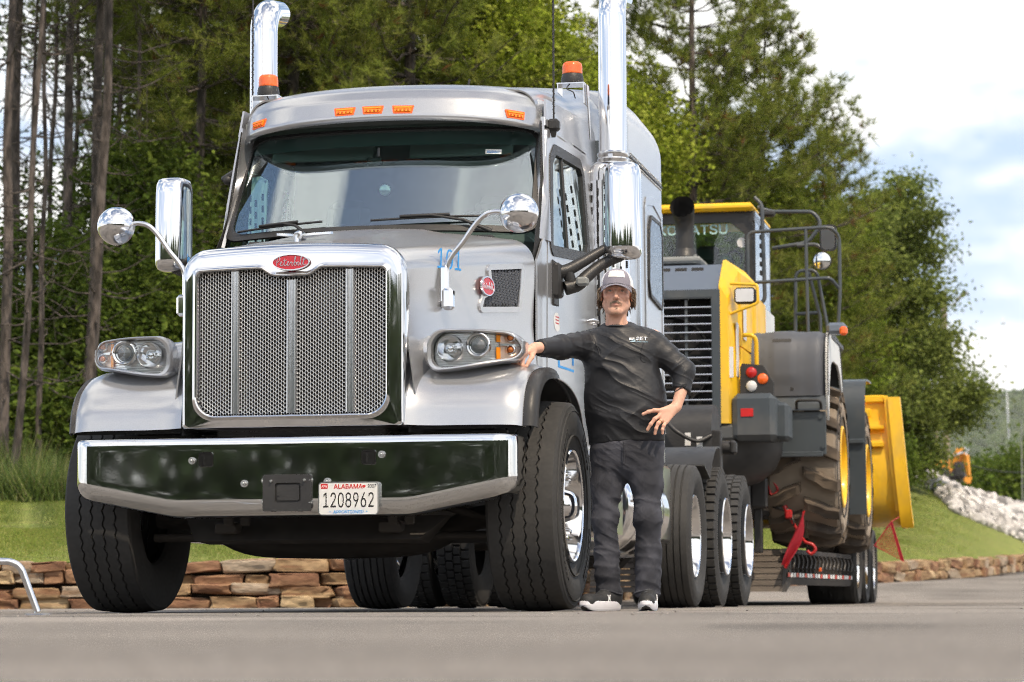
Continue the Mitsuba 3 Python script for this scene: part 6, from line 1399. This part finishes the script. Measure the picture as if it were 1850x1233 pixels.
# ---- head, in its own frame (face towards -y, eyes at z = 0), then placed
h = .0024; lo = (-.11, -.13, -.27); G = field(lo, (.11, .14, .13), h); AX = np.abs(G[0]); GS_ = (AX, G[1], G[2])
S = ellip(G, (0, .015, .028), (.077, .096, .090))
S = smin(S, ellip(G, (0, -.018, -.045), (.062, .074, .082)), .03)
S = smin(S, rcone(GS_, (.050, .010, -.060), (.016, -.070, -.108), .024, .020), .022)
S = smin(S, ellip(G, (0, -.076, -.108), (.022, .018, .016)), .016)
S = smin(S, ellip(GS_, (.044, -.056, -.028), (.024, .024, .018)), .018)
S = smin(S, rcone(GS_, (.008, -.088, .020), (.040, -.072, .021), .010, .010), .014)
S = ssub(S, ellip(GS_, (.0315, -.104, -.001), (.019, .022, .0115)), .012)
S = smin(S, ellip(GS_, (.0315, -.0755, -.002), (.0145, .0135, .0125)), .004)
S = smin(S, rcone(G, (0, -.084, .012), (0, -.113, -.036), .0075, .0115), .012)
S = smin(S, ellip(GS_, (.0125, -.100, -.041), (.0085, .011, .0075)), .006)
S = ssub(S, ellip(GS_, (.007, -.108, -.0495), (.0042, .006, .003)), .003)
S = smin(S, ellip(G, (0, -.083, -.066), (.030, .012, .017)), .014)
S = smin(S, rcone(GS_, (0, -.0955, -.0665), (.020, -.087, -.0685), .0052, .0035), .004)
S = smin(S, rcone(GS_, (0, -.0945, -.0775), (.018, -.086, -.0755), .0062, .0035), .004)
S = ssub(S, rcone(GS_, (0, -.1015, -.0715), (.024, -.091, -.0715), .0018, .0014), .0025)
S = ssub(S, rcone(GS_, (.020, -.1005, -.044), (.035, -.083, -.070), .0028, .002), .008)
S = smin(S, rcone(G, (0, .018, -.075), (0, .030, -.26), .054, .060), .03)
S = smin(S, rcone(GS_, (.030, -.020, -.13), (.012, -.022, -.25), .012, .010), .02)
S = smin(S, ellip(GS_, (.0815, .014, -.012), (.0075, .019, .032)), .006)
S = ssub(S, ellip(GS_, (.0885, .010, -.010), (.005, .010, .019)), .004)
HD = smooth_n(nets(S, lo, h), 1); v = np.array(HD.vertices)
col = np.repeat(SKIN[None], len(v), 0) * (.93 + .14 * meshkit.fbm(v * 60, 3))[:, None]
def blotch(c, r, k, cc):
    global col
    w = k * np.exp(-(((np.abs(v[:, 0]) - c[0]) / r[0]) ** 2 + ((v[:, 1] - c[1]) / r[1]) ** 2 + ((v[:, 2] - c[2]) / r[2]) ** 2)); col = col * (1 - w[:, None]) + A(cc) * w[:, None]
blotch((.042, -.07, -.03), (.024, .04, .02), .35, (.60, .24, .18)); blotch((0, -.11, -.035), (.014, .03, .014), .35, (.60, .24, .18)); blotch((.08, .01, -.01), (.02, .03, .03), .3, (.58, .24, .18))
blotch((0, -.09, -.105), (.036, .05, .020), .40, (.23, .15, .11)); blotch((.0, -.095, -.057), (.032, .03, .0075), .5, (.26, .165, .115)); blotch((.028, -.09, -.075), (.008, .03, .016), .5, (.20, .13, .09))
blotch((0, -.097, -.0675), (.018, .02, .0035), .8, (.46, .17, .14)); blotch((0, -.096, -.0775), (.016, .02, .0045), .8, (.50, .19, .155))
blotch((.030, -.08, .020), (.016, .03, .0045), .72, (.13, .085, .055)); blotch((.0315, -.09, -.0005), (.013, .02, .0035), .75, (.10, .06, .05)); blotch((.031, -.08, -.014), (.014, .03, .006), .25, (.40, .18, .14))
blotch((.050, -.02, -.085), (.03, .05, .03), .22, (.30, .19, .14))
HC, HR = A((1.5385, -.01, 1.683)), [([0, 1, 0], 1.5), ([1, 0, 0], -2), ([0, 0, 1], 8)]
def hp(m): return moved(m, HC, HR)
HD.vertices = v
# ---- hands
def hand(P, wrist, elbow, fingers, radii, thumb, h=.0021, rw=.0285, re=.033):
    allp = np.vstack([wrist, elbow] + [f for f in fingers] + [thumb]); lo = allp.min(0) - .05; hi = allp.max(0) + .05; G = field(lo, hi, h)
    S = rcone(G, elbow, wrist, re, rw); k0 = [f[0] for f in fingers]
    for f in fingers: S = smin(S, rcone(G, lerp(A(wrist), A(f[0]), .15), f[0], .021, .0125), .012)
    for i in range(len(fingers) - 1): S = smin(S, rcone(G, lerp(A(k0[i]), A(k0[i + 1]), .5), wrist, .011, .018), .008)
    for f, r in zip(fingers, radii):
        D = None
        for j in range(len(f) - 1):
            d = rcone(G, f[j], f[j + 1], r * (1.06 - .10 * j), r * (1.0 - .10 * j)); D = d if D is None else smin(D, d, .004)
        for j in range(len(f) - 1): D = smin(D, rcone(G, f[j], A(f[j]) + 1e-4, r * (1.14 - .09 * j), r * (1.14 - .09 * j)), .004)
        S = smin(S, D, .0045)
    t = thumb; D = smin(rcone(G, t[0], t[1], .017, .0125), rcone(G, t[1], t[2], .0122, .0098), .005)
    if len(t) > 3: D = smin(D, rcone(G, t[2], t[3], .0098, .0085), .004)
    return smooth_n(nets(smin(S, D, .009), lo, h), 1)
# right hand, resting on the fender in a loose fist with the forefinger pointing down
RW, RE = A((1.178, -.425, 1.362)), A((1.268, -.235, 1.385))
rf = [[(1.148, -.520, 1.330), (1.135, -.560, 1.292), (1.136, -.565, 1.262), (1.139, -.560, 1.240)],      # forefinger, nearest the thumb
      [(1.126, -.516, 1.334), (1.108, -.556, 1.305), (1.108, -.560, 1.282), (1.116, -.545, 1.266)],
      [(1.106, -.506, 1.332), (1.088, -.540, 1.308), (1.087, -.546, 1.286), (1.095, -.53, 1.272)],
      [(1.088, -.492, 1.326), (1.071, -.520, 1.304), (1.070, -.526, 1.286), (1.077, -.512, 1.275)]]
RH = hand('r', RW, RE, [A(f) for f in rf], (.0118, .0118, .0112, .0102), A([(1.172, -.455, 1.338), (1.174, -.510, 1.305), (1.164, -.545, 1.276), (1.156, -.553, 1.256)]))
# left hand on the hip: four fingers spread over the shirt
LW, LE = A((1.858, -.045, 1.070)), A((1.892, .005, 1.195))
lf = [[(1.788, -.118, 1.046), (1.755, -.139, 1.046), (1.725, -.148, 1.038), (1.697, -.152, 1.026)],
      [(1.782, -.124, 1.020), (1.758, -.150, 1.000), (1.738, -.158, .972), (1.720, -.155, .944)],
      [(1.792, -.122, .997), (1.776, -.147, .977), (1.765, -.153, .949), (1.758, -.147, .923)],
      [(1.812, -.112, .985), (1.803, -.134, .965), (1.797, -.139, .944), (1.796, -.134, .925)]]
LH = hand('l', LW, LE, [A(f) for f in lf], (.0105, .0105, .0102, .009), A([(1.842, -.04, 1.045), (1.815, .0, 1.03), (1.79, .02, 1.03)]))
# the core under the clothes joins head and hands into one body
h = .012; lo = (1.05, -.30, 0.02); G = field(lo, (2.02, .25, 1.62), h)
B = rcone(G, (1.585, .03, .90), (1.565, .03, 1.36), .13, .14, .6)
for a, b, r1, r2 in (((1.545, .03, 1.36), (1.541, .02, 1.52), .07, .052), ((1.40, .03, 1.43), (1.72, .03, 1.43), .06, .06), ((1.395, .03, 1.435), (1.262, -.225, 1.388), .05, .030), ((1.735, .03, 1.42), (1.886, .025, 1.255), .045, .032), ((1.886, .025, 1.255), (1.884, .0, 1.18), .032, .032),
                     ((1.50, .02, .86), (1.473, .0, .48), .075, .05), ((1.67, .02, .86), (1.692, .0, .48), .075, .05), ((1.473, .0, .48), (1.476, .03, .08), .05, .035), ((1.692, .0, .48), (1.682, .03, .08), .05, .035)):
    B = smin(B, rcone(G, a, b, r1, r2), .03)
BD = smooth_n(nets(B, lo, h), 1)
HDp = hp(HD)
try:
    mm = [m3.Manifold(m3.Mesh(np.asarray(m.vertices, np.float32), np.asarray(m.faces, np.uint32))) for m in (BD, HDp, RH, LH)]
    if any(x.volume() < 0 for x in mm): raise ValueError('inside out')
    U_ = mm[0] + mm[1] + mm[2] + mm[3]
    q = U_.to_mesh(); body = mesh(np.array(q.vert_properties[:, :3]), np.array(q.tri_verts))
    if len(body.vertices) < 1000: raise ValueError('empty')
except Exception as e_:
    print('body union failed', e_); body = cat(BD, HDp, RH, LH)
from scipy.spatial import cKDTree
dd_, ii_ = cKDTree(np.array(HDp.vertices)).query(np.array(body.vertices)); bv_ = np.array(body.vertices)
bc = np.where((dd_ < .004)[:, None], col[ii_], SKIN * 1.02 * (.90 + .2 * meshkit.fbm(bv_ * 70, 3))[:, None])
for c0 in [f[1] for f in rf + lf]:
    w = .35 * np.exp(-(np.linalg.norm(bv_ - A(c0), axis=1) / .012) ** 2); bc = bc * (1 - w[:, None]) + A((.58, .25, .18)) * w[:, None]
scene[PE + '__body'] = mikit.ply(body, 'skin', True, color=bc)
for s, c in ((-1, 0), (1, 0)):
    e = ball((0, 0, 0), .0118, 2); e.apply_transform(np.diag([1, 1, .42, 1])); e = moved(e, (s * .0315, -.0785, -.0015))
    part(PE, 'eye', hp(e), 'eye_white', True)
    ir = lathe([(.0005, -.0126), (.0045, -.0116), (.0056, -.0106)], 14, 'y'); ir.apply_transform(np.diag([1, 1, .7, 1])); part(PE, 'iris', hp(moved(ir, (s * .0315, -.0785, -.0015))), 'glass_bead', True)
# finger ring
c0, c1 = A(lf[2][0]), A(lf[2][1]); ax_ = (c1 - c0) / np.linalg.norm(c1 - c0); b_ = np.cross(ax_, [0, 1, 0]); b_ /= np.linalg.norm(b_); e_ = np.cross(ax_, b_)
part(PE, 'ring', tube(A([lerp(c0, c1, .55) + .0118 * (math.cos(t) * b_ + math.sin(t) * e_) for t in np.linspace(0, 2 * math.pi, 25)]), .0018, 6), 'gold', True)
# fingernails
nl = []
# ---- hair
gh = np.random.default_rng(21); hs, hc = [], []
for s in (-1, 1):
    for i in range(210):
        a = gh.uniform(.10, 1.15); z0 = gh.uniform(-.03, .035); r = .083
        p0 = A([s * (.079 - .03 * max(0, a - .5) ** 2), -.022 + .085 * a, z0])
        L = gh.uniform(.03, .066) * (.6 + .5 * a); n_ = 7; p = [p0]; ph = gh.uniform(0, 6.28); tw = gh.uniform(.004, .011)
        for k in range(1, n_):
            t = k / (n_ - 1); p.append(p0 + A([s * (.012 * math.sin(t * 2.5) + .016 * t * t + tw * .5 * math.sin(ph + t * 5)), .010 * math.sin(ph + t * 6) + .012 * t, -L * t + .012 * t * t * (1 if s > 0 else .3)]))
        m = tube(smooth_path(p, 2), np.linspace(.0028, .0009, 2 * (n_ - 1) + 1) * gh.uniform(.7, 1.2), 5); hs.append(m)
        hc.append(np.repeat((A([(.17, .115, .075), (.23, .165, .115), (.31, .24, .18), (.13, .09, .06)])[gh.integers(0, 4)] * gh.uniform(.8, 1.2))[None], len(m.vertices), 0))
for i in range(140):     # back of the head and neck
    a = gh.uniform(-1.2, 1.2); p0 = A([.080 * math.sin(a), .02 + .085 * math.cos(a), gh.uniform(-.05, .03)]); L = gh.uniform(.03, .065)
    m = tube(A([p0, p0 + [.01 * math.sin(a), .012, -L * .5], p0 + [.015 * math.sin(a) + gh.normal() * .008, .006, -L]]), [.006, .005, .0015], 5); hs.append(m); hc.append(np.repeat(A([(.12, .08, .052)]), len(m.vertices), 0))
hm = hp(cat(hs)); scene[PE + '__hair'] = mikit.ply(hm, 'hair_brown', True, color=np.vstack(hc)); labels[PE + '__hair'] = {'label': 'wavy brown grey hair below the cap', 'kind': 'stuff'}
st_ = []
for i in range(230):     # moustache and chin beard
    if i < 120: x = gh.uniform(-.031, .031); z = -.0565 - .010 * (abs(x) / .031) ** 2 + gh.uniform(-.004, .003); y = -.101 + .017 * (abs(x) / .031) ** 2
    else: x = gh.normal() * .013; z = gh.uniform(-.118, -.090); y = -.0925 + .010 * (abs(x) / .02) ** 2 - .004 * (z + .1) / .01 * .2
    p0 = A([x, y, z]); st_.append(tube(A([p0, p0 + [x * .12 + gh.normal() * .001, -.002, -.006 - gh.uniform(0, .003)]]), [.0010, .0004], 3, False))
part(PE, 'beard', hp(cat(st_)), 'beard_brown', True, 'short greying moustache and chin beard'); labels[PE + '__beard']['kind'] = 'stuff'
# ---- cap
def cap_pt(a, b, k=1.0):
    """a: angle round from the front, b: 0 rim .. 1 top"""
    c = np.cos(b * math.pi / 2) ** .72; x = .0895 * np.sin(a) * c * k; y = .014 - .110 * np.cos(a) * c * k * np.where(np.cos(a) > 0, 1.0, .98)
    return np.stack([x, y, .028 + .008 * np.cos(a) - .012 * (np.cos(a) < 0) * np.cos(a) ** 2 + .096 * np.sin(b * math.pi / 2) * k], -1)
def cap_panel(a0, a1, m_, name, off=0, b0=0, b1=1, t=-.003):
    Aa, Bb = np.meshgrid(np.linspace(a0, a1, 26), np.linspace(b0, b1, 16), indexing='ij'); return part(CP, name, hp(slab(cap_pt(Aa, Bb, 1 + off), t)), m_, True)
CP = thing('cap', None) if False else sub(PE, 'cap')
cap_panel(-.98, .98, 'cap_grey', 'front_panel'); cap_panel(.975, 2 * math.pi - .975, 'cap_mesh_white', 'mesh_panel')
cap_panel(-.56, .56, 'plate_white', 'patch', .022, .26, .56)
part(CP, 'button', hp(moved(ball((0, 0, 0), .007, 2), (0, .012, .124))), 'cap_grey', True)
Aa, Tt = np.meshgrid(np.linspace(-1.10, 1.10, 30), np.linspace(0, 1, 10), indexing='ij')
bx_ = .0905 * np.sin(Aa) * (1 + .02 * Tt); by_ = .014 - .110 * np.cos(Aa) - (.060 * np.cos(Aa * .82) ** .8) * Tt; bz_ = .030 + .008 * np.cos(Aa) - .010 * Tt ** 1.3 - .034 * (np.sin(Aa) ** 2) * (.25 + .75 * Tt) * 1.0 - .004 * Tt
part(CP, 'brim', hp(slab(np.stack([bx_, by_, bz_], -1), .0035)), 'cap_grey', True)
for t_ in (.35, .6, .95):
    q = np.stack([.0905 * np.sin(Aa[:, 0]) * (1 + .02 * t_), .014 - .110 * np.cos(Aa[:, 0]) - (.070 * np.cos(Aa[:, 0] * .82) ** .8) * t_, .030 + .008 * np.cos(Aa[:, 0]) - .010 * t_ ** 1.3 - .034 * (np.sin(Aa[:, 0]) ** 2) * (.25 + .75 * t_) - .004 * t_ + .003], -1)
    part(CP, 'brim_seam', hp(tube(q, .0009, 4)), 'interior', True)
# ---- shirt
def wrinkle(m, fns):
    v, n = np.array(m.vertices), vnorm(m); d = sum(f(v) for f in fns); m.vertices = v + n * d[:, None]; return m
def folds(dirn, freq, amp, seed, c=None, r=None, sharp=1.6):
    dirn = A(dirn, float); dirn /= np.linalg.norm(dirn); o = np.cross(dirn, [.3, .9, .2]); o /= np.linalg.norm(o); o2 = np.cross(dirn, o)
    def f(v):
        q = np.stack([v @ dirn * freq, v @ o * freq * .16, v @ o2 * freq * .22], 1) + .55 * meshkit.noise(v * 9, seed)[:, None]
        w = meshkit.noise(q, seed); w = 1 - np.abs(2 * w - 1); w = w ** sharp - .22
        k = np.exp(-(np.linalg.norm((v - A(c)) / A(r), axis=1)) ** 2) if c is not None else 1.0
        return amp * w * k
    return f
h = .0062; lo = (1.12, -.46, .86); G = field(lo, (2.02, .24, 1.56), h)
S = rcone(G, (1.582, .015, .90), (1.583, .005, 1.10), .200, .196, .64)
S = smin(S, rcone(G, (1.580, .0, 1.08), (1.553, .005, 1.32), .188, .192, .62), .06)
S = smin(S, rcone(G, (1.446, .025, 1.398), (1.680, .025, 1.402), .088, .090, .95), .06)
S = smin(S, rcone(G, (1.543, .02, 1.42), (1.541, .004, 1.53), .090, .066), .05)
S = np.maximum(S, G[2] - (1.516 + .36 * (G[1] + .005)))
def cutp(D, c, nq): nq = nq / np.linalg.norm(nq); return np.maximum(D, (G[0] - c[0]) * nq[0] + (G[1] - c[1]) * nq[1] + (G[2] - c[2]) * nq[2])
SR = smin(rcone(G, (1.405, .03, 1.418), (1.268, -.20, 1.382), .074, .057), rcone(G, (1.268, -.20, 1.382), (1.200, -.37, 1.366), .062, .047), .03)
SL_ = smin(rcone(G, (1.730, .03, 1.408), (1.890, .035, 1.265), .072, .056), rcone(G, (1.890, .035, 1.265), (1.880, -.005, 1.145), .056, .047), .025)
S = smin(S, cutp(SR, (1.196, -.392, 1.365), RW - RE), .03); S = smin(S, cutp(SL_, (1.884, -.010, 1.158), LW - LE), .02)
S = np.maximum(S, .885 - G[2] + .012 * np.sin((G[0] - 1.5) * 7))
SHm = smooth_n(nets(S, lo, h), 1)
wrinkle(SHm, [folds((.45, .2, .9), 16, .022, 3, (1.66, -.12, 1.02), (.17, .2, .17)), folds((-.55, .1, .85), 14, .019, 5, (1.50, -.1, 1.28), (.14, .2, .12)), folds((.9, .3, .35), 30, .017, 8, (1.33, -.08, 1.41), (.09, .13, .10)),
              folds((.55, .1, -.85), 26, .014, 9, (1.83, .03, 1.31), (.09, .15, .09)), folds((.15, .1, 1), 9, .009, 12, (1.55, -.1, .96), (.25, .2, .12)), folds((.5, .2, .8), 9, .008, 14, (1.56, 0, 1.15), (.26, .5, .4), 2.2), folds((-.3, .1, 1), 15, .008, 15, (1.45, -.1, 1.12), (.12, .2, .16))])
SH = part(PE, 'shirt', SHm, 'shirt_black', True)
sv_ = np.array(SHm.vertices)
def on_shirt(x, z, off):
    fr_ = sv_[(sv_[:, 1] < 0)]; T_ = cKDTree(fr_[:, [0, 2]]); d, i = T_.query(np.stack([x, z], 1), k=6); return (fr_[i, 1]).mean(1) - off
def shirt_print(m_, matn, name, o, off=.0025):
    v = np.array(m_.vertices); x, z = v[:, 0] + o[0], v[:, 2] + o[1]; part(SH, name, mesh(np.stack([x, on_shirt(x, z, off + (v[:, 1].max() - v[:, 1])), z], 1), m_.faces), matn, False)
def tflat(s, hgt, width): return text(s, hgt, .0006, (0, 0, 0), (1, 0, 0), (0, 0, 1), True, width=width)
shirt_print(tflat('SET', .017, .058), 'alu', 'logo_lettering', (1.682, 1.431))
shirt_print(tflat('LOGISTICS', .0065, .060), 'sign_blue', 'logo_small_lettering', (1.683, 1.414))
b3 = [sg.box(-.016, .006, .012, .011), sg.box(-.016, -.002, -.011, .011), sg.box(-.016, -.002, .004, .003), sg.box(.006, -.002, .011, .003)]; b4 = [sg.box(-.010, -.012, .016, -.007), sg.box(.011, -.012, .016, .001), sg.box(-.004, -.004, .016, .001)]
shirt_print(ext(b3[0].union(b3[1]).union(b3[2]), .0006, 'xz'), 'white_print', 'logo_mark', (1.634, 1.424)); shirt_print(ext(b4[0].union(b4[1]).union(b4[2]), .0006, 'xz'), 'sign_blue', 'logo_mark', (1.634, 1.424), .003)
for c0, rad, ax in (((1.432, .02, 1.398), .112, (1.0, .12, .45)), ((1.700, .02, 1.392), .112, (-1.0, .1, .45))):
    an = A(ax, float) / np.linalg.norm(ax); e1 = np.cross(an, [0, 1, 0]); e1 /= np.linalg.norm(e1); e2 = np.cross(an, e1); T3 = cKDTree(sv_); ring_ = []
    for a in np.linspace(0, 2 * math.pi, 48): ring_.append(sv_[T3.query(A(c0) + rad * (math.cos(a) * e1 + math.sin(a) * e2))[1]])
    ring_ = A(ring_); ring_ = (ring_ + np.roll(ring_, 1, 0) + np.roll(ring_, -1, 0)) / 3
    part(SH, 'armhole_seam', tube(np.vstack([ring_, ring_[:1]]), .0026, 5, False), 'shirt_black', True)
# collar band, cuffs
cl = [(1.5395 + .064 * math.sin(a), -.008 - .060 * math.cos(a), 1.515 - .022 * math.cos(a) + .010 * math.cos(2 * a)) for a in np.linspace(0, 2 * math.pi, 40, endpoint=False)]
cl = A(cl); 
part(SH, 'collar', tube(np.vstack([cl, cl[:1]]), .0068, 8, False), 'shirt_black', True)
# ---- jeans
h = .0064; lo = (1.34, -.20, .045); G = field(lo, (1.84, .24, .97), h)
S = rcone(G, (1.583, .015, .87), (1.583, .015, .95), .188, .190, .66)
def leg(pts):
    D = None
    for (a, ra), (b, rb) in zip(pts[:-1], pts[1:]):
        d = rcone(G, a, b, ra, rb, 1.0); D = d if D is None else smin(D, d, .04)
    return D
L1 = leg([((1.497, .02, .84), .100), ((1.478, .0, .66), .074), ((1.468, -.015, .49), .060), ((1.471, .005, .30), .056), ((1.480, .012, .07), .060)])
L2 = leg([((1.672, .02, .84), .102), ((1.693, .0, .66), .076), ((1.697, -.02, .49), .062), ((1.695, .005, .30), .058), ((1.686, .012, .07), .061)])
S = smin(S, smin(L1, L2, .015), .035); S = np.maximum(S, .078 - G[2] + .02 * (G[1] - .0) * 4 * .5); S = np.maximum(S, G[2] - .955)
JN = smooth_n(nets(S, lo, h), 1)
wrinkle(JN, [folds((.2, .2, 1), 24, .018, 31, (1.475, -.02, .20), (.12, .2, .14)), folds((-.2, .2, 1), 24, .019, 32, (1.69, -.02, .18), (.12, .2, .13)), folds((.5, .2, .8), 26, .012, 33, (1.48, -.05, .50), (.12, .2, .14)), folds((-.5, .2, .8), 26, .012, 34, (1.69, -.05, .50), (.12, .2, .14)),
             folds((.6, .1, .7), 26, .014, 35, (1.56, -.08, .78), (.12, .2, .10)), folds((.1, .2, 1), 17, .007, 36)])
JE = part(PE, 'jeans', JN, 'denim_dark', True)
part(JE, 'fly_seam', tube(A([(1.590, -.142, .885), (1.592, -.138, .83), (1.588, -.115, .765)]) + [0, .004, 0], .0035, 6), 'denim_dark', True)
for x0, s in ((1.480, -1), (1.684, 1)):
    part(JE, 'cuff', tube(A([(x0 + .070 * math.cos(a), .012 + .070 * math.sin(a), .088 - .028 * math.sin(a) * .5 + .004 * math.sin(3 * a)) for a in np.linspace(0, 2 * math.pi, 33)]), [.0055] * 33, 6, False), 'denim_dark', True)
# ---- shoes
def shoe(c, ang, name, s):
    h = .004; lo = (-.075, -.235, -.005); G = field(lo, (.075, .125, .17), h)
    U0 = smin(rcone(G, (0, -.165, .050), (0, .05, .050), .043, .040), rcone(G, (0, -.03, .075), (0, .06, .095), .040, .042), .03)
    U0 = smin(U0, rcone(G, (0, .03, .09), (0, .03, .15), .044, .044), .02); U0 = np.maximum(U0, .026 - G[2])
    up = smooth_n(nets(U0, lo, h), 1)
    O = lambda w, z: [(( .047 * w * (1 + .10 * math.sin(t) * -1 if math.sin(t) < 0 else 1)) * math.copysign(abs(math.cos(t)) ** .75, math.cos(t)), -.062 + .148 * w ** .5 * math.sin(t), z + (.020 * max(0, -math.sin(t)) ** 6 if z < .02 else .004 * abs(math.sin(t)))) for t in np.linspace(0, 2 * math.pi, 56, endpoint=False)]
    sole = rings_mesh(A([O(.93, .001), O(.99, .006), O(1.05, .016), O(1.07, .030), O(1.05, .046), O(.97, .052)]), True, True)
    toe = smooth_n(nets(np.maximum(rcone(G, (0, -.168, .040), (0, -.14, .05), .0440, .0445), np.maximum(np.maximum(G[1] + .165, np.abs(G[0]) - .026), .012 - G[2])), lo, h), 1)
    tr = lambda m: moved(m, c, ([0, 0, 1], ang))
    k = sub(PE, 'shoe', name); part(k, 'upper', tr(up), 'shoe_black', True); part(k, 'sole', tr(sole), 'sole_white', 40); part(k, 'toe_cap', tr(toe), 'black_plastic', True)
    ls = []
    for i in range(5):
        y = -.085 + i * .021; z = .086 + i * .011; ls.append(tube(smooth_path([(-.030, y + .004, z - .018), (-.014, y, z + .002), (.014, y + .006, z + .002), (.030, y + .002, z - .018)], 4), .0032, 6))
    part(k, 'laces', tr(cat(ls)), 'fender_grey', True); labels[[q for q in scene if q.startswith(k + '__laces')][-1]] = {'kind': 'stuff'}
    e = []
    for q in (-1, 1):
        e.append(tube(smooth_path([(.0425, -.045 + q * .011, .086), (.0455, -.045 + q * .004, .072), (.0460, -.045 + q * .004, .062), (.0455, -.045 + q * .011, .048)], 4), [.0012] + [.0032] * 11 + [.0012], 6))
    e.append(tube(A([(.0455, -.051, .067), (.0455, -.039, .067)]), .003, 6))
    part(k, 'shoe_emblem', tr(cat(e)), 'white_print', True)
shoe((1.482, -.02, 0), -30, None, -1)
shoe((1.700, -.02, 0), 4, None, 1)
# ================================================================ far small things
def g1(px, py, d): return gw(at(px, d), d, zpx(py, d))
# steel tube rail at the lower left
ty = [(-60, 1012), (20, 1013), (38, 1022), (70, 1104)]
TB = thing('tube_rail', 'bent shiny steel tube rail at the lower left corner', 'rail')
part(TB, 'tube', tube(bend_path([g1(x, y, 12.6) for x, y in ty], .05, 6), .0165, 14), 'alu', True)
part(TB, 'foot_plate', box(g1(70, 1107, 12.6) + [0, 0, -.006], (.09, .09, .012), .003), 'alu', 25)
# utility pole with a street lamp, radio mast, excavator
mat('pole_wood', proc(lambda p, n, uv: mix((.20, .165, .125), (.36, .31, .25), fbm(p.x * 9, p.y * 9, p.z * 2, 4))), .9)
d = 104.0; UP = thing('utility_pole', 'wooden utility pole with a street lamp beyond the large tree', 'utility pole')
b = g1(1709, 870, d); t_ = g1(1710, 536, d); part(UP, 'pole', tube(A([b - [0, 0, 1.5], t_]), [.15, .11], 12), 'pole_wood', True)
e = g1(1742, 540, d); part(UP, 'lamp_arm', tube(smooth_path([t_ - [0, 0, .45], lerp(t_ - [0, 0, .45], e, .5) + [0, 0, -.12], e - [.1, 0, .12]], 6), .035, 8), 'alu', True)
hd = moved(cat(box((0, 0, 0), (.55, .22, .12), .04), box((-.2, 0, -.06), (.22, .16, .08), .02)), e, [([0, 1, 0], -32), ([0, 0, 1], 11)])
part(UP, 'lamp_head', hd, 'interior_light', 30)
P2 = thing('thin_pole', 'thin dark post left of the utility pole beside the excavator', 'post')
part(P2, 'post', tube(A([g1(1691, 872, 103), g1(1692, 780, 103)]), .06, 8), 'pole_wood', True)
P3 = thing('light_pole', 'pale pole at the right edge of the photo', 'pole')
part(P3, 'pole', tube(A([g1(1845, 915, 120), g1(1846, 765, 120)]), .028, 8), 'interior_light', True)
WR = thing('overhead_wire', 'thin overhead wire at the right below the hill', 'wire')
q = np.linspace(0, 1, 24)[:, None]; p = g1(1755, 848, 118) * (1 - q) + g1(1900, 852, 122) * q; p[:, 2] -= .25 * np.sin(q[:, 0] * math.pi); part(WR, 'wire', tube(p, .022, 5), 'black_plastic', True)
d = 900.0; RM = thing('radio_mast', 'slender lattice radio mast far away against the sky', 'mast')
b, t_ = g1(1823, 800, d), g1(1817, 578, d); ms = []
for k in range(3):
    a = k * 2.094; o = A([math.cos(a) * .28, math.sin(a) * .28, 0]); ms.append(tube(A([b + o, t_ + o]), .05, 4))
zz = np.linspace(0, 1, 60)
for k in range(3):
    ms.append(tube(A([b + (t_ - b) * z_ + A([math.cos((k + i) * 2.094) * .28, math.sin((k + i) * 2.094) * .28, 0]) for i, z_ in enumerate(zz)]), .035, 3))
part(RM, 'lattice', cat(ms), 'alu', False); labels[RM + '__lattice'] = {'kind': 'stuff'}
part(RM, 'mast_top', cat(box(g1(1817, 590, d), (1.3, .5, .5), .1), box(g1(1820, 668, d), (1.0, .5, .5), .1)), 'interior_light', False)
d = 99.0; EXC = thing('excavator', 'small orange excavator parked on top of the rubble slope', 'excavator')
mat('orange_paint', (.72, .30, .03), .4)
bm = [g1(x, y, d) for x, y in ((1716, 862), (1722, 838), (1733, 822), (1745, 832), (1749, 866))]
part(EXC, 'boom', cat(tube(A(bm[:3]), [.15, .16, .11], 4), tube(A([bm[0] + [.2, .3, 0], bm[1] + [.2, .3, 0], bm[2] + [.2, .3, 0]]), [.10, .1, .08], 4)), 'orange_paint', False)
part(EXC, 'stick', cat(tube(A(bm[2:]), [.12, .12, .08], 4), box(bm[2], (.28, .28, .2), .04)), 'orange_paint', False)
part(EXC, 'ram', cat(tube(A([bm[1] + [-.1, -.2, .1], bm[3] + [.12, -.2, .25]]), .05, 6), tube(A([g1(1742, 815, d), g1(1746, 838, d)]), .06, 6)), 'alu', True)
part(EXC, 'body', cat(box(g1(1690, 853, d + 1), (1.1, 1.6, .5), .15)), 'orange_paint', 30)
part(EXC, 'undercarriage', cat(box(g1(1703, 866, d + 1), (1.6, 2.2, .5), .15), box(g1(1731, 856, d), (.4, .5, .6), .1)), 'black_plastic', 30)
part(EXC, 'bucket', hull([g1(1738, 868, d), g1(1755, 868, d), g1(1742, 878, d), g1(1752, 880, d), g1(1740, 870, d + .6), g1(1754, 870, d + .6), g1(1748, 882, d + .5)]), 'orange_paint', 25)
# ---- thin summer haze, from below the ground to above the far hill
scene['haze_air'] = {'type': 'homogeneous', 'albedo': rgb(.95), 'sigma_t': .00004}
scene['haze'] = {'type': 'cube', 'to_world': T().translate([0, 1500, 195]).scale([5200, 5200, 205]), 'bsdf': {'type': 'null'}, 'interior': {'type': 'ref', 'id': 'haze_air'}}
scene['camera']['medium'] = {'type': 'ref', 'id': 'haze_air'}
labels['haze'] = {'label': 'thin summer haze over the whole view', 'kind': 'stuff', 'category': 'haze'}
